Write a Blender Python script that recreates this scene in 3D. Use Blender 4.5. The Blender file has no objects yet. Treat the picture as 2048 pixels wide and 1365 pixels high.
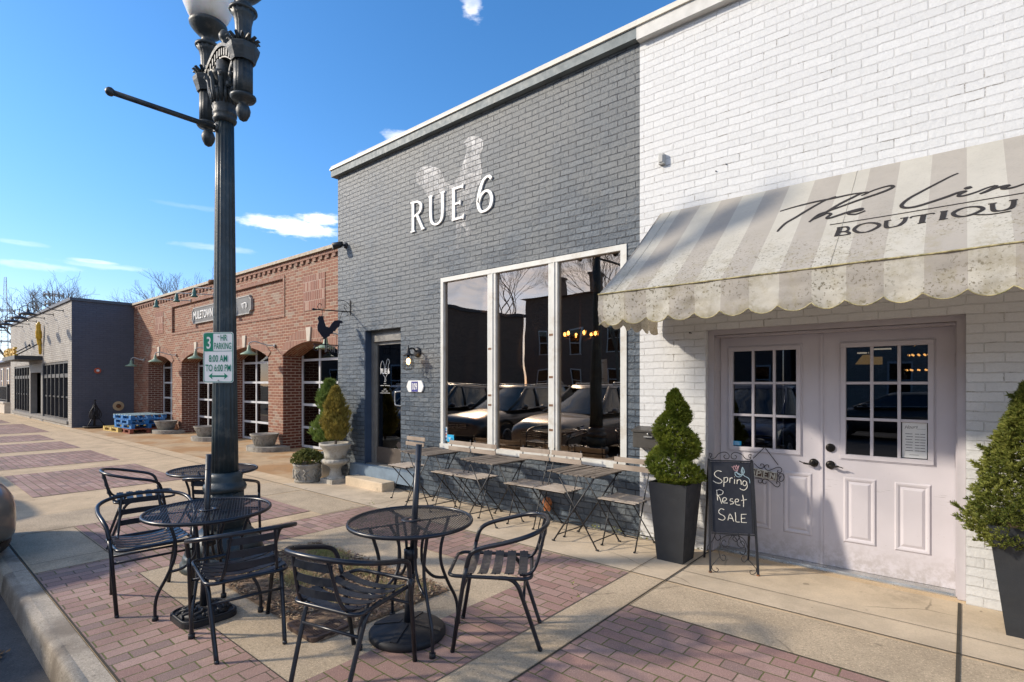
import bpy, math, random
from mathutils import Vector, Matrix, noise
D = bpy.data; SC = bpy.context.scene; COL = SC.collection
R = math.radians; PI = math.pi
random.seed(7)
# ---------------------------------------------------------------- camera
cam = D.objects.new('camera', D.cameras.new('camera')); COL.objects.link(cam)
cam.location = (0, 0, 1.55); cam.rotation_euler = (R(90), 0, R(40.26))
cam.data.sensor_width = 36; cam.data.lens = 1070 / 2048 * 36
cam.data.shift_y = 84.5 / 2048; cam.data.clip_start = .05; cam.data.clip_end = 3000
SC.camera = cam
SC.view_settings.view_transform = 'Standard'; SC.view_settings.look = 'None'
SC.view_settings.exposure = 0.50; SC.view_settings.gamma = 1
SUNV = Vector((-1.12, -1.0, .77)).normalized()          # towards the sun
EL = math.asin(SUNV.z); ROT = math.atan2(SUNV.x, SUNV.y)
# ---------------------------------------------------------------- world
W = D.worlds.new("World"); SC.world = W; W.use_nodes = True
wt = W.node_tree; wn = wt.nodes; wl = wt.links; wn.clear()
def wmath(op, a, b=None, c=None):
    n = wn.new('ShaderNodeMath'); n.operation = op
    for i, v in enumerate((a, b, c)):
        if v is None: continue
        if isinstance(v, (int, float)): n.inputs[i].default_value = v
        else: wl.new(v, n.inputs[i])
    return n.outputs[0]
sky = wn.new('ShaderNodeTexSky'); sky.sky_type = 'NISHITA'; sky.sun_disc = False
sky.sun_elevation = EL; sky.sun_rotation = ROT; sky.altitude = 200; sky.air_density = 1.0; sky.dust_density = .35; sky.ozone_density = 4.0
tc = wn.new('ShaderNodeTexCoord'); sx = wn.new('ShaderNodeSeparateXYZ'); wl.new(tc.outputs['Generated'], sx.inputs[0])
az = wmath('ARCTAN2', sx.outputs[0], sx.outputs[1]); el = wmath('ARCSINE', sx.outputs[2])
cb = wn.new('ShaderNodeCombineXYZ'); wl.new(wmath('MULTIPLY', az, 1.0), cb.inputs[0]); wl.new(wmath('MULTIPLY', el, 2.6), cb.inputs[1])
nz = wn.new('ShaderNodeTexNoise'); nz.inputs['Scale'].default_value = 22; nz.inputs['Detail'].default_value = 9; nz.inputs['Roughness'].default_value = .6
wl.new(cb.outputs[0], nz.inputs['Vector'])
nbig = wn.new('ShaderNodeTexNoise'); nbig.inputs['Scale'].default_value = 3.2; nbig.inputs['Detail'].default_value = 8; nbig.inputs['Roughness'].default_value = .62
wl.new(cb.outputs[0], nbig.inputs['Vector'])
def smooth(v, a, b):
    n = wn.new('ShaderNodeMapRange'); n.interpolation_type = 'SMOOTHSTEP'; n.inputs[1].default_value = a; n.inputs[2].default_value = b
    n.inputs[3].default_value = 0; n.inputs[4].default_value = 1; wl.new(v, n.inputs[0]); return n.outputs[0]
def pix(x, y):
    u = (x - 1024) / 1070; v = (767 - y) / 1070; a = R(40.26)
    return Vector((-math.sin(a) + u * math.cos(a), math.cos(a) + u * math.sin(a), v)).normalized()
cl = None
for (x, y, rx, ry, st) in [(588, 454, 100, 20, .95), (640, 440, 50, 15, .9), (190, 524, 50, 5, .4), (215, 534, 100, 7, .2), (60, 530, 120, 10, .22), (943, 18, 22, 26, .55), (803, 276, 30, 14, .6),
                           (440, 497, 80, 7, .2), (40, 486, 60, 6, .15), (390, 415, 80, 6, .07), (750, 312, 30, 12, .4)]:
    d = pix(x, y); a0 = math.atan2(d.x, d.y); e0 = math.asin(d.z)
    d1 = pix(x + rx, y); ra = abs(math.atan2(d1.x, d1.y) - a0); d2 = pix(x, y - ry); re = abs(math.asin(d2.z) - e0)
    q = wmath('SQRT', wmath('ADD', wmath('POWER', wmath('ABSOLUTE', wmath('DIVIDE', wmath('SUBTRACT', az, a0), ra)), 2), wmath('POWER', wmath('ABSOLUTE', wmath('DIVIDE', wmath('SUBTRACT', el, e0), re)), 2)))
    q = wmath('ADD', q, wmath('MULTIPLY', wmath('SUBTRACT', nz.outputs[0], .5), 2.4))
    m = wmath('MULTIPLY', wmath('SUBTRACT', 1, smooth(q, .45, 1.15)), st)
    cl = m if cl is None else wmath('MAXIMUM', cl, m)
# high thin overcast on the far side of the street (away from the shop fronts)
back = wmath('MULTIPLY', smooth(wmath('MULTIPLY', sx.outputs[1], -1), .1, .6), wmath('MULTIPLY', smooth(nbig.outputs[0], .32, .6), .75))
cl = wmath('MAXIMUM', cl, back)
mix = wn.new('ShaderNodeMixRGB'); wl.new(cl, mix.inputs[0])
hsv = wn.new('ShaderNodeHueSaturation'); hsv.inputs['Saturation'].default_value = 1.20; hsv.inputs['Value'].default_value = 1.18
wl.new(sky.outputs[0], hsv.inputs['Color']); hz = wn.new('ShaderNodeMixRGB'); hz.blend_type = 'MULTIPLY'; hz.inputs[0].default_value = 1; wl.new(hsv.outputs[0], hz.inputs[1])
hc = wn.new('ShaderNodeMixRGB'); hc.inputs[1].default_value = (.90, .78, .86, 1); hc.inputs[2].default_value = (1, 1, 1, 1); wl.new(smooth(el, .0, .42), hc.inputs[0]); wl.new(hc.outputs[0], hz.inputs[2]); wl.new(hz.outputs[0], mix.inputs[1])
cc = wn.new('ShaderNodeMixRGB'); cc.inputs[1].default_value = (5.4, 5.8, 6.6, 1); cc.inputs[2].default_value = (9.0, 8.6, 8.3, 1)
wl.new(smooth(nz.outputs[0], .35, .62), cc.inputs[0]); wl.new(cc.outputs[0], mix.inputs[2])
bg = wn.new('ShaderNodeBackground'); bg.inputs[1].default_value = .15; wl.new(mix.outputs[0], bg.inputs[0])
wo = wn.new('ShaderNodeOutputWorld'); wl.new(bg.outputs[0], wo.inputs[0])
# ---------------------------------------------------------------- sun
sl = D.lights.new('sun', 'SUN'); sl.energy = 3.3; sl.angle = R(3.0); sl.color = (1.0, .885, .73)
so = D.objects.new('sun', sl); COL.objects.link(so); so.location = (-30, -30, 25)
so.rotation_euler = SUNV.to_track_quat('Z', 'Y').to_euler()
# ---------------------------------------------------------------- helpers
class MB:
    def __init__(s): s.v = []; s.f = []; s.m = []; s.s = []
    def quad(s, *p, m=0, sm=False):
        i = len(s.v); s.v += [tuple(q) for q in p]; s.f.append(tuple(range(i, i + len(p)))); s.m.append(m); s.s.append(sm)
    def box(s, x0, x1, y0, y1, z0, z1, m=0):
        if x0 > x1: x0, x1 = x1, x0
        if y0 > y1: y0, y1 = y1, y0
        if z0 > z1: z0, z1 = z1, z0
        i = len(s.v); s.v += [(x, y, z) for z in (z0, z1) for x, y in ((x0, y0), (x1, y0), (x1, y1), (x0, y1))]
        s.hexa(i, m)
    def hexa(s, i, m=0):
        for q in ((3, 2, 1, 0), (4, 5, 6, 7), (0, 1, 5, 4), (1, 2, 6, 5), (2, 3, 7, 6), (3, 0, 4, 7)):
            s.f.append(tuple(i + k for k in q)); s.m.append(m); s.s.append(False)
    def hexp(s, pts, m=0):                          # 4 bottom + 4 top points
        i = len(s.v); s.v += [tuple(p) for p in pts]; s.hexa(i, m)
    def bar(s, a, b, w, h, up=(0, 0, 1), m=0):       # rectangular bar from a to b
        a = Vector(a); b = Vector(b); d = (b - a).normalized(); u = Vector(up)
        if abs(d.dot(u)) > .99: u = Vector((1, 0, 0))
        l = d.cross(u).normalized() * (w / 2); t = l.cross(d).normalized() * (h / 2)
        i = len(s.v)
        s.v += [tuple(a - l - t), tuple(a + l - t), tuple(b + l - t), tuple(b - l - t), tuple(a - l + t), tuple(a + l + t), tuple(b + l + t), tuple(b - l + t)]
        s.hexa(i, m)
    def tube(s, path, r, seg=8, closed=False, m=0, caps=True, flat=1.0):
        P = [Vector(p) for p in path]; n = len(P)
        rr = r if isinstance(r, (list, tuple)) else [r] * n
        i0 = len(s.v); prev = None
        for k in range(n):
            if closed: t = (P[(k + 1) % n] - P[k - 1])
            else: t = P[min(k + 1, n - 1)] - P[max(k - 1, 0)]
            t = t.normalized() if t.length > 1e-9 else Vector((0, 0, 1))
            if prev is None:
                u = Vector((0, 0, 1)) if abs(t.z) < .9 else Vector((1, 0, 0))
                u = (u - t * u.dot(t)).normalized()
            else:
                u = (prev - t * prev.dot(t)); u = u.normalized() if u.length > 1e-6 else prev
            prev = u; w = t.cross(u)
            for j in range(seg):
                a = 2 * PI * j / seg; s.v.append(tuple(P[k] + u * math.cos(a) * rr[k] + w * math.sin(a) * rr[k] * flat))
        for k in range(n if closed else n - 1):
            for j in range(seg):
                a = i0 + k * seg + j; b = i0 + k * seg + (j + 1) % seg; k2 = (k + 1) % n
                s.f.append((a, b, i0 + k2 * seg + (j + 1) % seg, i0 + k2 * seg + j)); s.m.append(m); s.s.append(True)
        if caps and not closed:
            s.f.append(tuple(i0 + j for j in reversed(range(seg)))); s.m.append(m); s.s.append(False)
            s.f.append(tuple(i0 + (n - 1) * seg + j for j in range(seg))); s.m.append(m); s.s.append(False)
    def lathe(s, prof, seg=24, c=(0, 0, 0), m=0, rip=0, nrip=0, sx=1, sy=1, caps=True, sm=True, rot=0):
        i0 = len(s.v); n = len(prof)
        for (r, z) in prof:
            for j in range(seg):
                a = 2 * PI * j / seg + rot; q = r * (1 + (rip * math.cos(nrip * a) if rip else 0))
                s.v.append((c[0] + q * math.cos(a) * sx, c[1] + q * math.sin(a) * sy, c[2] + z))
        for k in range(n - 1):
            for j in range(seg):
                a = i0 + k * seg + j; b = i0 + k * seg + (j + 1) % seg
                s.f.append((a, b, b + seg, a + seg)); s.m.append(m); s.s.append(sm)
        if caps:
            s.f.append(tuple(i0 + j for j in reversed(range(seg)))); s.m.append(m); s.s.append(False)
            s.f.append(tuple(i0 + (n - 1) * seg + j for j in range(seg))); s.m.append(m); s.s.append(False)
    def ball(s, c, r, seg=12, m=0, sz=1.0):
        k = seg // 2; s.lathe([(max(r * math.sin(PI * i / k), 1e-4), -r * sz * math.cos(PI * i / k)) for i in range(k + 1)], seg, c, m, caps=False)
    def prism(s, pts, fr, w0, w1, m=0, sm=False):    # pts 2D (u,v), fr: function (u,v,w)->3D
        n = len(pts); i = len(s.v)
        s.v += [tuple(fr(u, v, w0)) for u, v in pts] + [tuple(fr(u, v, w1)) for u, v in pts]
        s.f.append(tuple(i + k for k in range(n))); s.f.append(tuple(i + n + k for k in reversed(range(n))))
        s.m += [m, m]; s.s += [False, False]
        for k in range(n):
            s.f.append((i + k, i + n + k, i + n + (k + 1) % n, i + (k + 1) % n)); s.m.append(m); s.s.append(sm)
    def stroke(s, pts, w, fr, w0, w1, m=0):          # ribbon with width (const/list/callable of direction)
        s.k = getattr(s, 'k', 0) + 1; w1 += .00025 * s.k
        P = [Vector((a, b)) for a, b in pts]; n = len(P); L = []; Rr = []
        for k in range(n):
            t = P[min(k + 1, n - 1)] - P[max(k - 1, 0)]
            t = t.normalized() if t.length > 1e-9 else Vector((1, 0)); nn = Vector((-t.y, t.x))
            ww = w(t) if callable(w) else (w[k] if isinstance(w, (list, tuple)) else w)
            L.append(P[k] + nn * ww / 2); Rr.append(P[k] - nn * ww / 2)
        for k in range(n - 1):
            q = [L[k], Rr[k], Rr[k + 1], L[k + 1]]; i = len(s.v); w1 += .0001 * (1 if k % 2 else -1)
            s.v += [tuple(fr(a.x, a.y, w0)) for a in q] + [tuple(fr(a.x, a.y, w1)) for a in q]; s.hexa(i, m)
    def build(s, name, mats, parent=None, xf=None):
        me = D.meshes.new(name); me.from_pydata(s.v, [], s.f); me.validate()
        mats = mats if isinstance(mats, (list, tuple)) else [mats]
        for q in mats: me.materials.append(q)
        if len(me.polygons) == len(s.f):
            me.polygons.foreach_set('material_index', s.m); me.polygons.foreach_set('use_smooth', s.s)
        o = D.objects.new(name, me); COL.objects.link(o)
        if parent: o.parent = parent
        me.update(); return o
def solidnormals(o):
    import bmesh
    b = bmesh.new(); b.from_mesh(o.data); bmesh.ops.recalc_face_normals(b, faces=b.faces); b.to_mesh(o.data); b.free(); return o
def bevel(o, w=.004, seg=2):
    m = o.modifiers.new('bevel', 'BEVEL'); m.width = w; m.segments = seg; m.limit_method = 'ANGLE'; m.angle_limit = R(35); return o
def tag(o, label=None, cat=None, group=None, kind=None):
    if label: o['label'] = label
    if cat: o['category'] = cat
    if group: o['group'] = group
    if kind: o['kind'] = kind
    return o
def empty(name, loc=(0, 0, 0), rz=0, label=None, cat=None, group=None, kind=None):
    o = D.objects.new(name, None); COL.objects.link(o); o.location = loc; o.rotation_euler = (0, 0, rz); o.empty_display_size = .1
    return tag(o, label, cat, group, kind)
def kids(o): return [c for c in D.objects if c.parent == o]
def copy_tree(o, parent=None):
    c = o.copy(); COL.objects.link(c)
    if parent: c.parent = parent
    for ch in kids(o): copy_tree(ch, c)
    return c
def crm(pts, n=6, closed=False):                      # Catmull-Rom through points (any dimension)
    P = [Vector(p) for p in pts]; out = []; N = len(P)
    for k in range(N if closed else N - 1):
        if closed: p0, p1, p2, p3 = P[k - 1], P[k], P[(k + 1) % N], P[(k + 2) % N]
        else: p0, p1, p2, p3 = P[max(k - 1, 0)], P[k], P[k + 1], P[min(k + 2, N - 1)]
        for i in range(n):
            t = i / n
            out.append(.5 * ((2 * p1) + (p2 - p0) * t + (2 * p0 - 5 * p1 + 4 * p2 - p3) * t * t + (3 * p1 - p0 - 3 * p2 + p3) * t ** 3))
    if not closed: out.append(P[-1])
    return out
def arc(cx, cy, r, a0, a1, n=10, ry=None):
    ry = ry or r
    return [(cx + r * math.cos(R(a0 + (a1 - a0) * i / n)), cy + ry * math.sin(R(a0 + (a1 - a0) * i / n))) for i in range(n + 1)]
# ---------------------------------------------------------------- materials
class NT:
    def __init__(s, name):
        s.mat = D.materials.new(name); s.mat.use_nodes = True; s.t = s.mat.node_tree; s.n = s.t.nodes; s.n.clear()
        s.out = s.n.new('ShaderNodeOutputMaterial'); s.b = s.n.new('ShaderNodeBsdfPrincipled'); s.t.links.new(s.b.outputs[0], s.out.inputs[0])
    def N(s, typ, **kw):
        n = s.n.new(typ)
        for k, v in kw.items(): setattr(n, k, v)
        return n
    def put(s, inp, v):
        if isinstance(v, (int, float)): inp.default_value = v
        elif isinstance(v, (tuple, list)): inp.default_value = (*v, 1) if len(v) == 3 and inp.type == 'RGBA' else v
        else: s.t.links.new(v, inp)
    def math(s, op, a, b=None, c=None, clamp=False):
        n = s.N('ShaderNodeMath', operation=op, use_clamp=clamp)
        for i, v in enumerate((a, b, c)):
            if v is not None: s.put(n.inputs[i], v)
        return n.outputs[0]
    def mix(s, f, a, b, mode='MIX'):
        n = s.N('ShaderNodeMixRGB', blend_type=mode); s.put(n.inputs[0], f); s.put(n.inputs[1], a); s.put(n.inputs[2], b); return n.outputs[0]
    def noise(s, scale, vec=None, detail=5, rough=.55, dist=0):
        n = s.N('ShaderNodeTexNoise'); n.inputs['Scale'].default_value = scale; n.inputs['Detail'].default_value = detail; n.inputs['Roughness'].default_value = rough; n.inputs['Distortion'].default_value = dist
        s.put(n.inputs['Vector'], vec if vec is not None else s.pos()); return n.outputs[0]
    def pos(s):
        if not hasattr(s, '_p'):
            g = s.N('ShaderNodeNewGeometry'); s._p = g.outputs['Position']; s._nrm = g.outputs['Normal']
        return s._p
    def sep(s, v):
        n = s.N('ShaderNodeSeparateXYZ'); s.put(n.inputs[0], v); return n.outputs
    def comb(s, x, y, z=0):
        n = s.N('ShaderNodeCombineXYZ'); s.put(n.inputs[0], x); s.put(n.inputs[1], y); s.put(n.inputs[2], z); return n.outputs[0]
    def ramp(s, v, a, b, lo=0., hi=1.):
        n = s.N('ShaderNodeMapRange', interpolation_type='SMOOTHSTEP'); s.put(n.inputs[0], v); n.inputs[1].default_value = a; n.inputs[2].default_value = b; n.inputs[3].default_value = lo; n.inputs[4].default_value = hi; return n.outputs[0]
    def bump(s, h, strength=.5, dist=.01, prev=None):
        n = s.N('ShaderNodeBump'); n.inputs['Strength'].default_value = strength; n.inputs['Distance'].default_value = dist; s.put(n.inputs['Height'], h)
        if prev is not None: s.put(n.inputs['Normal'], prev)
        return n.outputs[0]
    def set(s, **kw):
        names = dict(color='Base Color', rough='Roughness', metal='Metallic', normal='Normal', spec='Specular IOR Level', coat='Coat Weight', emis='Emission Color', estr='Emission Strength', sub='Subsurface Weight')
        for k, v in kw.items(): s.put(s.b.inputs[names[k]], v)
        return s
    def uvface(s):                                    # metric 2D coordinates on the dominant plane
        p = s.sep(s.pos()); nn = s.N('ShaderNodeNewGeometry'); q = s.sep(nn.outputs['True Normal'])
        fx = s.math('GREATER_THAN', s.math('ABSOLUTE', q[0]), .6); fz = s.math('GREATER_THAN', s.math('ABSOLUTE', q[2]), .6)
        u = s.math('ADD', s.math('MULTIPLY', p[0], s.math('SUBTRACT', 1, fx)), s.math('MULTIPLY', p[1], fx))
        v = s.math('ADD', s.math('MULTIPLY', p[2], s.math('SUBTRACT', 1, fz)), s.math('MULTIPLY', p[1], fz))
        return u, v
def dk(c, k): return tuple(x * k for x in c)
def pm(name, c, rough=.6, metal=0, var=.12, sc=6., bump=0., bs=60., dirt=None, dsc=2.5, spec=.5, fine=0.):
    t = NT(name); n1 = t.noise(sc)
    col = t.mix(t.ramp(n1, .3, .7), dk(c, 1 - var), dk(c, 1 + var))
    if fine: col = t.mix(t.math('MULTIPLY', t.ramp(t.noise(bs * 2, detail=3), .45, .7), fine), col, dk(c, .45))
    if dirt: col = t.mix(t.math('MULTIPLY', t.ramp(t.noise(dsc, detail=8, rough=.7), .5, .68), dirt[1]), col, dirt[0])
    t.set(color=col, rough=rough, metal=metal, spec=spec)
    t.set(rough=t.ramp(t.noise(sc * 2.3), .2, .8, max(rough - .08, .02), min(rough + .1, 1)))
    if bump: t.set(normal=t.bump(t.noise(bs, detail=6), bump, .004))
    return t.mat
def brickmat(name, c1, c2, mortar, bw=.203, bh=.0677, ms=.009, depth=.006, rough=.75, paint=False, swap=False, fade=None, wob=.004, patch=None, squash=True, moss=None, nb=.35, zfade_shade=None, chips=None, edge=.004, speck=0):
    t = NT(name); u, v = t.uvface()
    if swap: u, v = v, u
    wx = t.noise(3.5, detail=3); wy = t.noise(5.1, t.comb(v, u), detail=3)
    u = t.math('ADD', u, t.math('MULTIPLY', t.math('SUBTRACT', wx, .5), wob * 3)); v = t.math('ADD', v, t.math('MULTIPLY', t.math('SUBTRACT', wy, .5), wob * 2))
    e1 = t.noise(34, detail=4, rough=.7); e2 = t.noise(37, t.comb(v, u, 3), detail=4, rough=.7)
    u = t.math('ADD', u, t.math('MULTIPLY', t.math('SUBTRACT', e1, .5), edge)); v = t.math('ADD', v, t.math('MULTIPLY', t.math('SUBTRACT', e2, .5), edge))
    br = t.N('ShaderNodeTexBrick'); br.offset = .5; br.squash_frequency = 2
    t.put(br.inputs['Vector'], t.comb(u, v)); br.inputs['Scale'].default_value = 1; br.inputs['Brick Width'].default_value = bw; br.inputs['Row Height'].default_value = bh
    br.inputs['Mortar Size'].default_value = ms / 2; br.inputs['Mortar Smooth'].default_value = .35; br.inputs['Bias'].default_value = 0
    t.put(br.inputs['Color1'], (0, 0, 0)); t.put(br.inputs['Color2'], (1, 1, 1)); t.put(br.inputs['Mortar'], (.5, .5, .5))
    rnd = t.sep(br.outputs['Color'])[0]; fac = br.outputs['Fac']
    fn = t.noise(95, detail=5, rough=.7); lg = t.noise(1.1, detail=6, rough=.6)
    # per-brick colour
    cx = t.math('FLOOR', t.math('DIVIDE', v, bh)); sh = t.math('MULTIPLY', t.math('SUBTRACT', 1, t.math('FLOORED_MODULO', cx, 2)), .5)
    bi = t.math('FLOOR', t.math('ADD', t.math('DIVIDE', u, bw), sh))
    wn_ = t.N('ShaderNodeTexWhiteNoise', noise_dimensions='2D'); t.put(wn_.inputs['Vector'], t.comb(bi, cx)); pr = wn_.outputs['Value']
    col = t.mix(pr, c1, c2)
    if patch:                                        # some odd bricks
        wn2 = t.N('ShaderNodeTexWhiteNoise', noise_dimensions='2D'); t.put(wn2.inputs['Vector'], t.comb(cx, bi)); col = t.mix(t.math('GREATER_THAN', wn2.outputs['Value'], 1 - patch[1]), col, patch[0])
    col = t.mix(t.math('MULTIPLY', t.ramp(fn, .4, .75), .22 if paint else .4), col, dk(c1, .55))
    if fade: col = t.mix(t.math('MULTIPLY', t.ramp(lg, fade[2], fade[3]), fade[1]), col, fade[0])
    if zfade_shade:
        z = t.sep(t.pos())[2]; col = t.mix(t.math('MULTIPLY', t.ramp(t.math('ADD', z, t.math('MULTIPLY', t.math('SUBTRACT', lg, .5), 2.2)), zfade_shade[1], zfade_shade[2]), zfade_shade[3]), col, zfade_shade[0])
    mf = fac
    if paint: mf = t.math('MULTIPLY', fac, t.ramp(t.noise(9, detail=4), .3, .62, .35, 1))
    mcol = mortar
    if moss: mcol = t.mix(t.ramp(t.noise(1.7, detail=5), .38, .5), mortar, moss)
    col = t.mix(mf, col, mcol)
    if chips: col = t.mix(t.math('MULTIPLY', t.math('MULTIPLY', t.ramp(fac, .3, .8), t.ramp(t.noise(6, detail=8, rough=.75), .56, .64)), chips[1]), col, chips[0]); col = t.mix(t.math('MULTIPLY', t.ramp(t.noise(19, detail=7, rough=.8), .68, .72), chips[1] * .6), col, chips[0])
    if speck: col = t.mix(t.math('MULTIPLY', t.ramp(t.noise(210, detail=2), .5, .66), speck), col, dk(c1, .4)); col = t.mix(t.math('MULTIPLY', t.ramp(t.noise(170, t.comb(v, u, 9), detail=2), .58, .7), speck), col, dk(c2, 1.6))
    h = t.math('SUBTRACT', t.math('ADD', t.math('MULTIPLY', fn, nb * .5), t.math('ADD', t.math('MULTIPLY', pr, .18), t.math('MULTIPLY', t.noise(28, detail=4), nb))), t.math('MULTIPLY', fac, 1.0))
    t.set(color=col, rough=rough, normal=t.bump(h, 1.0, depth)); return t.mat
M = {}
M['white_brick'] = brickmat('painted_white_brick', (.67, .675, .67), (.62, .625, .62), (.60, .60, .585), paint=True, ms=.008, depth=.008, rough=.55, fade=((.62, .62, .61), .45, .5, .7), nb=.55, wob=.010, chips=((.20, .17, .13), .75), edge=.009)
M['grey_brick'] = brickmat('painted_grey_brick', (.034, .056, .082), (.092, .120, .150), (.012, .017, .026), paint=True, ms=.012, depth=.012, rough=.48, fade=((.125, .14, .148), .7, .44, .60), nb=.8, wob=.010, zfade_shade=((.155, .162, .158), 2.2, 5.4, .75), chips=((.33, .32, .30), .35), edge=.010)  # top paled as worn paint; lower wall's shade put into the darker blue
M['red_brick'] = brickmat('red_brick', (.165, .050, .024), (.275, .108, .058), (.50, .39, .28), ms=.012, depth=.005, patch=((.27, .19, .14), .14), fade=((.28, .13, .08), .35, .45, .7), speck=.3)
M['shaded_pier_brick'] = brickmat('red_brick_shaded_reveal', (.11, .028, .016), (.17, .05, .028), (.52, .42, .32), ms=.014, depth=.005)  # red brick darkened: shade of the arch reveals put into the colour
M['arch_brick'] = brickmat('arch_soldier_brick', (.17, .06, .035), (.30, .13, .08), (.46, .36, .27), bw=.068, bh=.21, depth=.005, ms=.011)
M['diaper_brick'] = brickmat('patterned_brick', (.17, .055, .03), (.27, .10, .06), (.42, .30, .24), bw=.075, bh=.21, depth=.006, ms=.016, patch=((.36, .22, .16), .1), wob=.001)
M['beige_brick'] = brickmat('weathered_beige_brick', (.36, .33, .29), (.46, .43, .38), (.18, .16, .14), bh=.075, ms=.013, depth=.006, fade=((.28, .25, .22), .6, .45, .62))
M['navy_brick'] = brickmat('painted_charcoal_brick', (.085, .09, .11), (.095, .10, .122), (.05, .053, .07), bh=.075, paint=True, depth=.004, fade=((.10, .105, .13), .4, .45, .65))
M['paver_y'] = brickmat('clay_pavers_across', (.33, .19, .155), (.47, .315, .26), (.12, .095, .06), bw=.205, bh=.102, ms=.009, depth=.007, rough=.85, swap=True, fade=((.24, .15, .12), .55, .42, .62), patch=((.27, .19, .165), .2), moss=(.12, .135, .03), nb=.35, wob=.004, edge=.006, speck=.45)
M['paver_x'] = brickmat('clay_pavers_along', (.34, .195, .16), (.48, .32, .265), (.12, .095, .06), bw=.205, bh=.102, ms=.009, depth=.007, rough=.85, fade=((.25, .155, .125), .55, .42, .62), patch=((.28, .19, .165), .2), moss=(.12, .135, .03), nb=.35, wob=.004, edge=.006, speck=.45)
M['far_brick'] = brickmat('distant_brick', (.15, .105, .085), (.20, .14, .115), (.2, .17, .15))
def concrete(name, c, agg=.3, stain=None, ssc=.9):
    t = NT(name); a = t.noise(160, detail=3, rough=.8); b = t.noise(2.2, detail=8, rough=.65); d = t.noise(.55, detail=5)
    col = t.mix(t.ramp(b, .3, .7), dk(c, .82), dk(c, 1.12))
    col = t.mix(t.math('MULTIPLY', t.ramp(a, .52, .7), agg), col, dk(c, .38)); col = t.mix(t.math('MULTIPLY', t.ramp(t.noise(120, detail=2), .58, .7), agg), col, dk(c, 1.7))
    col = t.mix(t.math('MULTIPLY', t.ramp(t.noise(62, detail=4, rough=.8), .50, .62), min(1, agg * .9 + .08)), col, dk(c, .55)); col = t.mix(t.math('MULTIPLY', t.ramp(t.noise(48, detail=3, rough=.8), .58, .68), min(1, agg * .8 + .05)), col, dk(c, 1.5))
    if stain: col = t.mix(t.math('MULTIPLY', t.ramp(t.noise(ssc, detail=7, rough=.6), stain[2], stain[2] + .16), stain[1]), col, stain[0])
    col = t.mix(t.math('MULTIPLY', t.ramp(t.noise(1.4, detail=9, rough=.75), .56, .66), .35), col, dk(c, .42))
    col = t.mix(t.math('MULTIPLY', t.ramp(t.noise(9, detail=2, rough=.4), .735, .75), .6), col, dk(c, .35))
    vo = t.N('ShaderNodeTexVoronoi', feature='DISTANCE_TO_EDGE'); vo.inputs['Scale'].default_value = .42; pn = t.N('ShaderNodeMixRGB'); pn.inputs[0].default_value = .12; t.put(pn.inputs[1], t.pos()); nn_ = t.N('ShaderNodeTexNoise'); nn_.inputs['Scale'].default_value = 3; nn_.inputs['Detail'].default_value = 8; t.put(nn_.inputs['Vector'], t.pos()); t.put(pn.inputs[2], nn_.outputs['Color']); t.put(vo.inputs['Vector'], pn.outputs[0])
    col = t.mix(t.math('MULTIPLY', t.math('MULTIPLY', t.ramp(vo.outputs['Distance'], .0035, .0), t.ramp(t.noise(.8, detail=2), .54, .58)), .6), col, dk(c, .25))
    t.set(color=col, rough=.9, normal=t.bump(t.math('ADD', a, t.math('MULTIPLY', t.noise(30), .6)), .55, .004), spec=.3); return t.mat
M['concrete'] = concrete('sidewalk_concrete', (.60, .455, .29), .36)
M['concrete_s'] = concrete('smooth_concrete', (.58, .47, .335), .14)
M['concrete_o'] = concrete('stained_concrete', (.50, .36, .215), .1, stain=((.38, .20, .075), .75, .42))
M['concrete_g'] = concrete('aggregate_concrete', (.50, .395, .27), .62)
M['kerb'] = concrete('kerb_concrete', (.47, .40, .31), .6, stain=((.20, .16, .12), .75, .46), ssc=1.6)
M['asphalt'] = concrete('asphalt', (.12, .11, .10), .6)
M['joint'] = pm('joint_filler', (.055, .045, .03), .95, bump=.6, bs=200)
M['soil'] = pm('soil', (.19, .125, .075), .95, var=.5, sc=25, bump=.9, bs=90)
M['black_metal'] = pm('black_powdercoat', (.011, .013, .019), .33, var=.25, sc=9, dirt=((.03, .03, .032), .5), dsc=6)
M['slat_metal'] = pm('black_slat_metal', (.014, .017, .024), .36, var=.3, sc=12, dirt=((.04, .04, .042), .5), dsc=8)
M['iron'] = pm('wrought_iron', (.012, .012, .014), .5, bump=.4, bs=120)
M['lamp_paint'] = pm('weathered_green_grey_paint', (.022, .036, .042), .42, var=.3, sc=5, bump=.3, bs=70, dirt=((.10, .105, .095), .6), dsc=7)
M['lamp_head'] = pm('cast_grey_paint', (.026, .033, .035), .48, var=.4, sc=8, bump=.5, bs=60, dirt=((.12, .11, .09), .6), dsc=9)
M['globe'] = None
M['rust'] = pm('rust', (.16, .065, .025), .85, var=.4)
M['weathered_wood'] = None
M['alu'] = pm('painted_window_frame', (.62, .62, .58), .45, var=.06, bump=.1, dirt=((.35, .28, .18), .35), dsc=5)
M['galv'] = pm('white_window_grid', (.55, .56, .58), .45, var=.08)
t = NT('lilac_door_paint'); c = (.57, .54, .57); z = t.sep(t.pos())[2]; col = t.mix(t.ramp(t.noise(2, detail=6), .3, .7), dk(c, .95), dk(c, 1.04))
col = t.mix(t.math('MULTIPLY', t.math('MULTIPLY', t.ramp(z, .32, .02), t.ramp(t.noise(13, detail=8, rough=.75), .38, .62)), .5), col, (.25, .21, .17))
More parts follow.
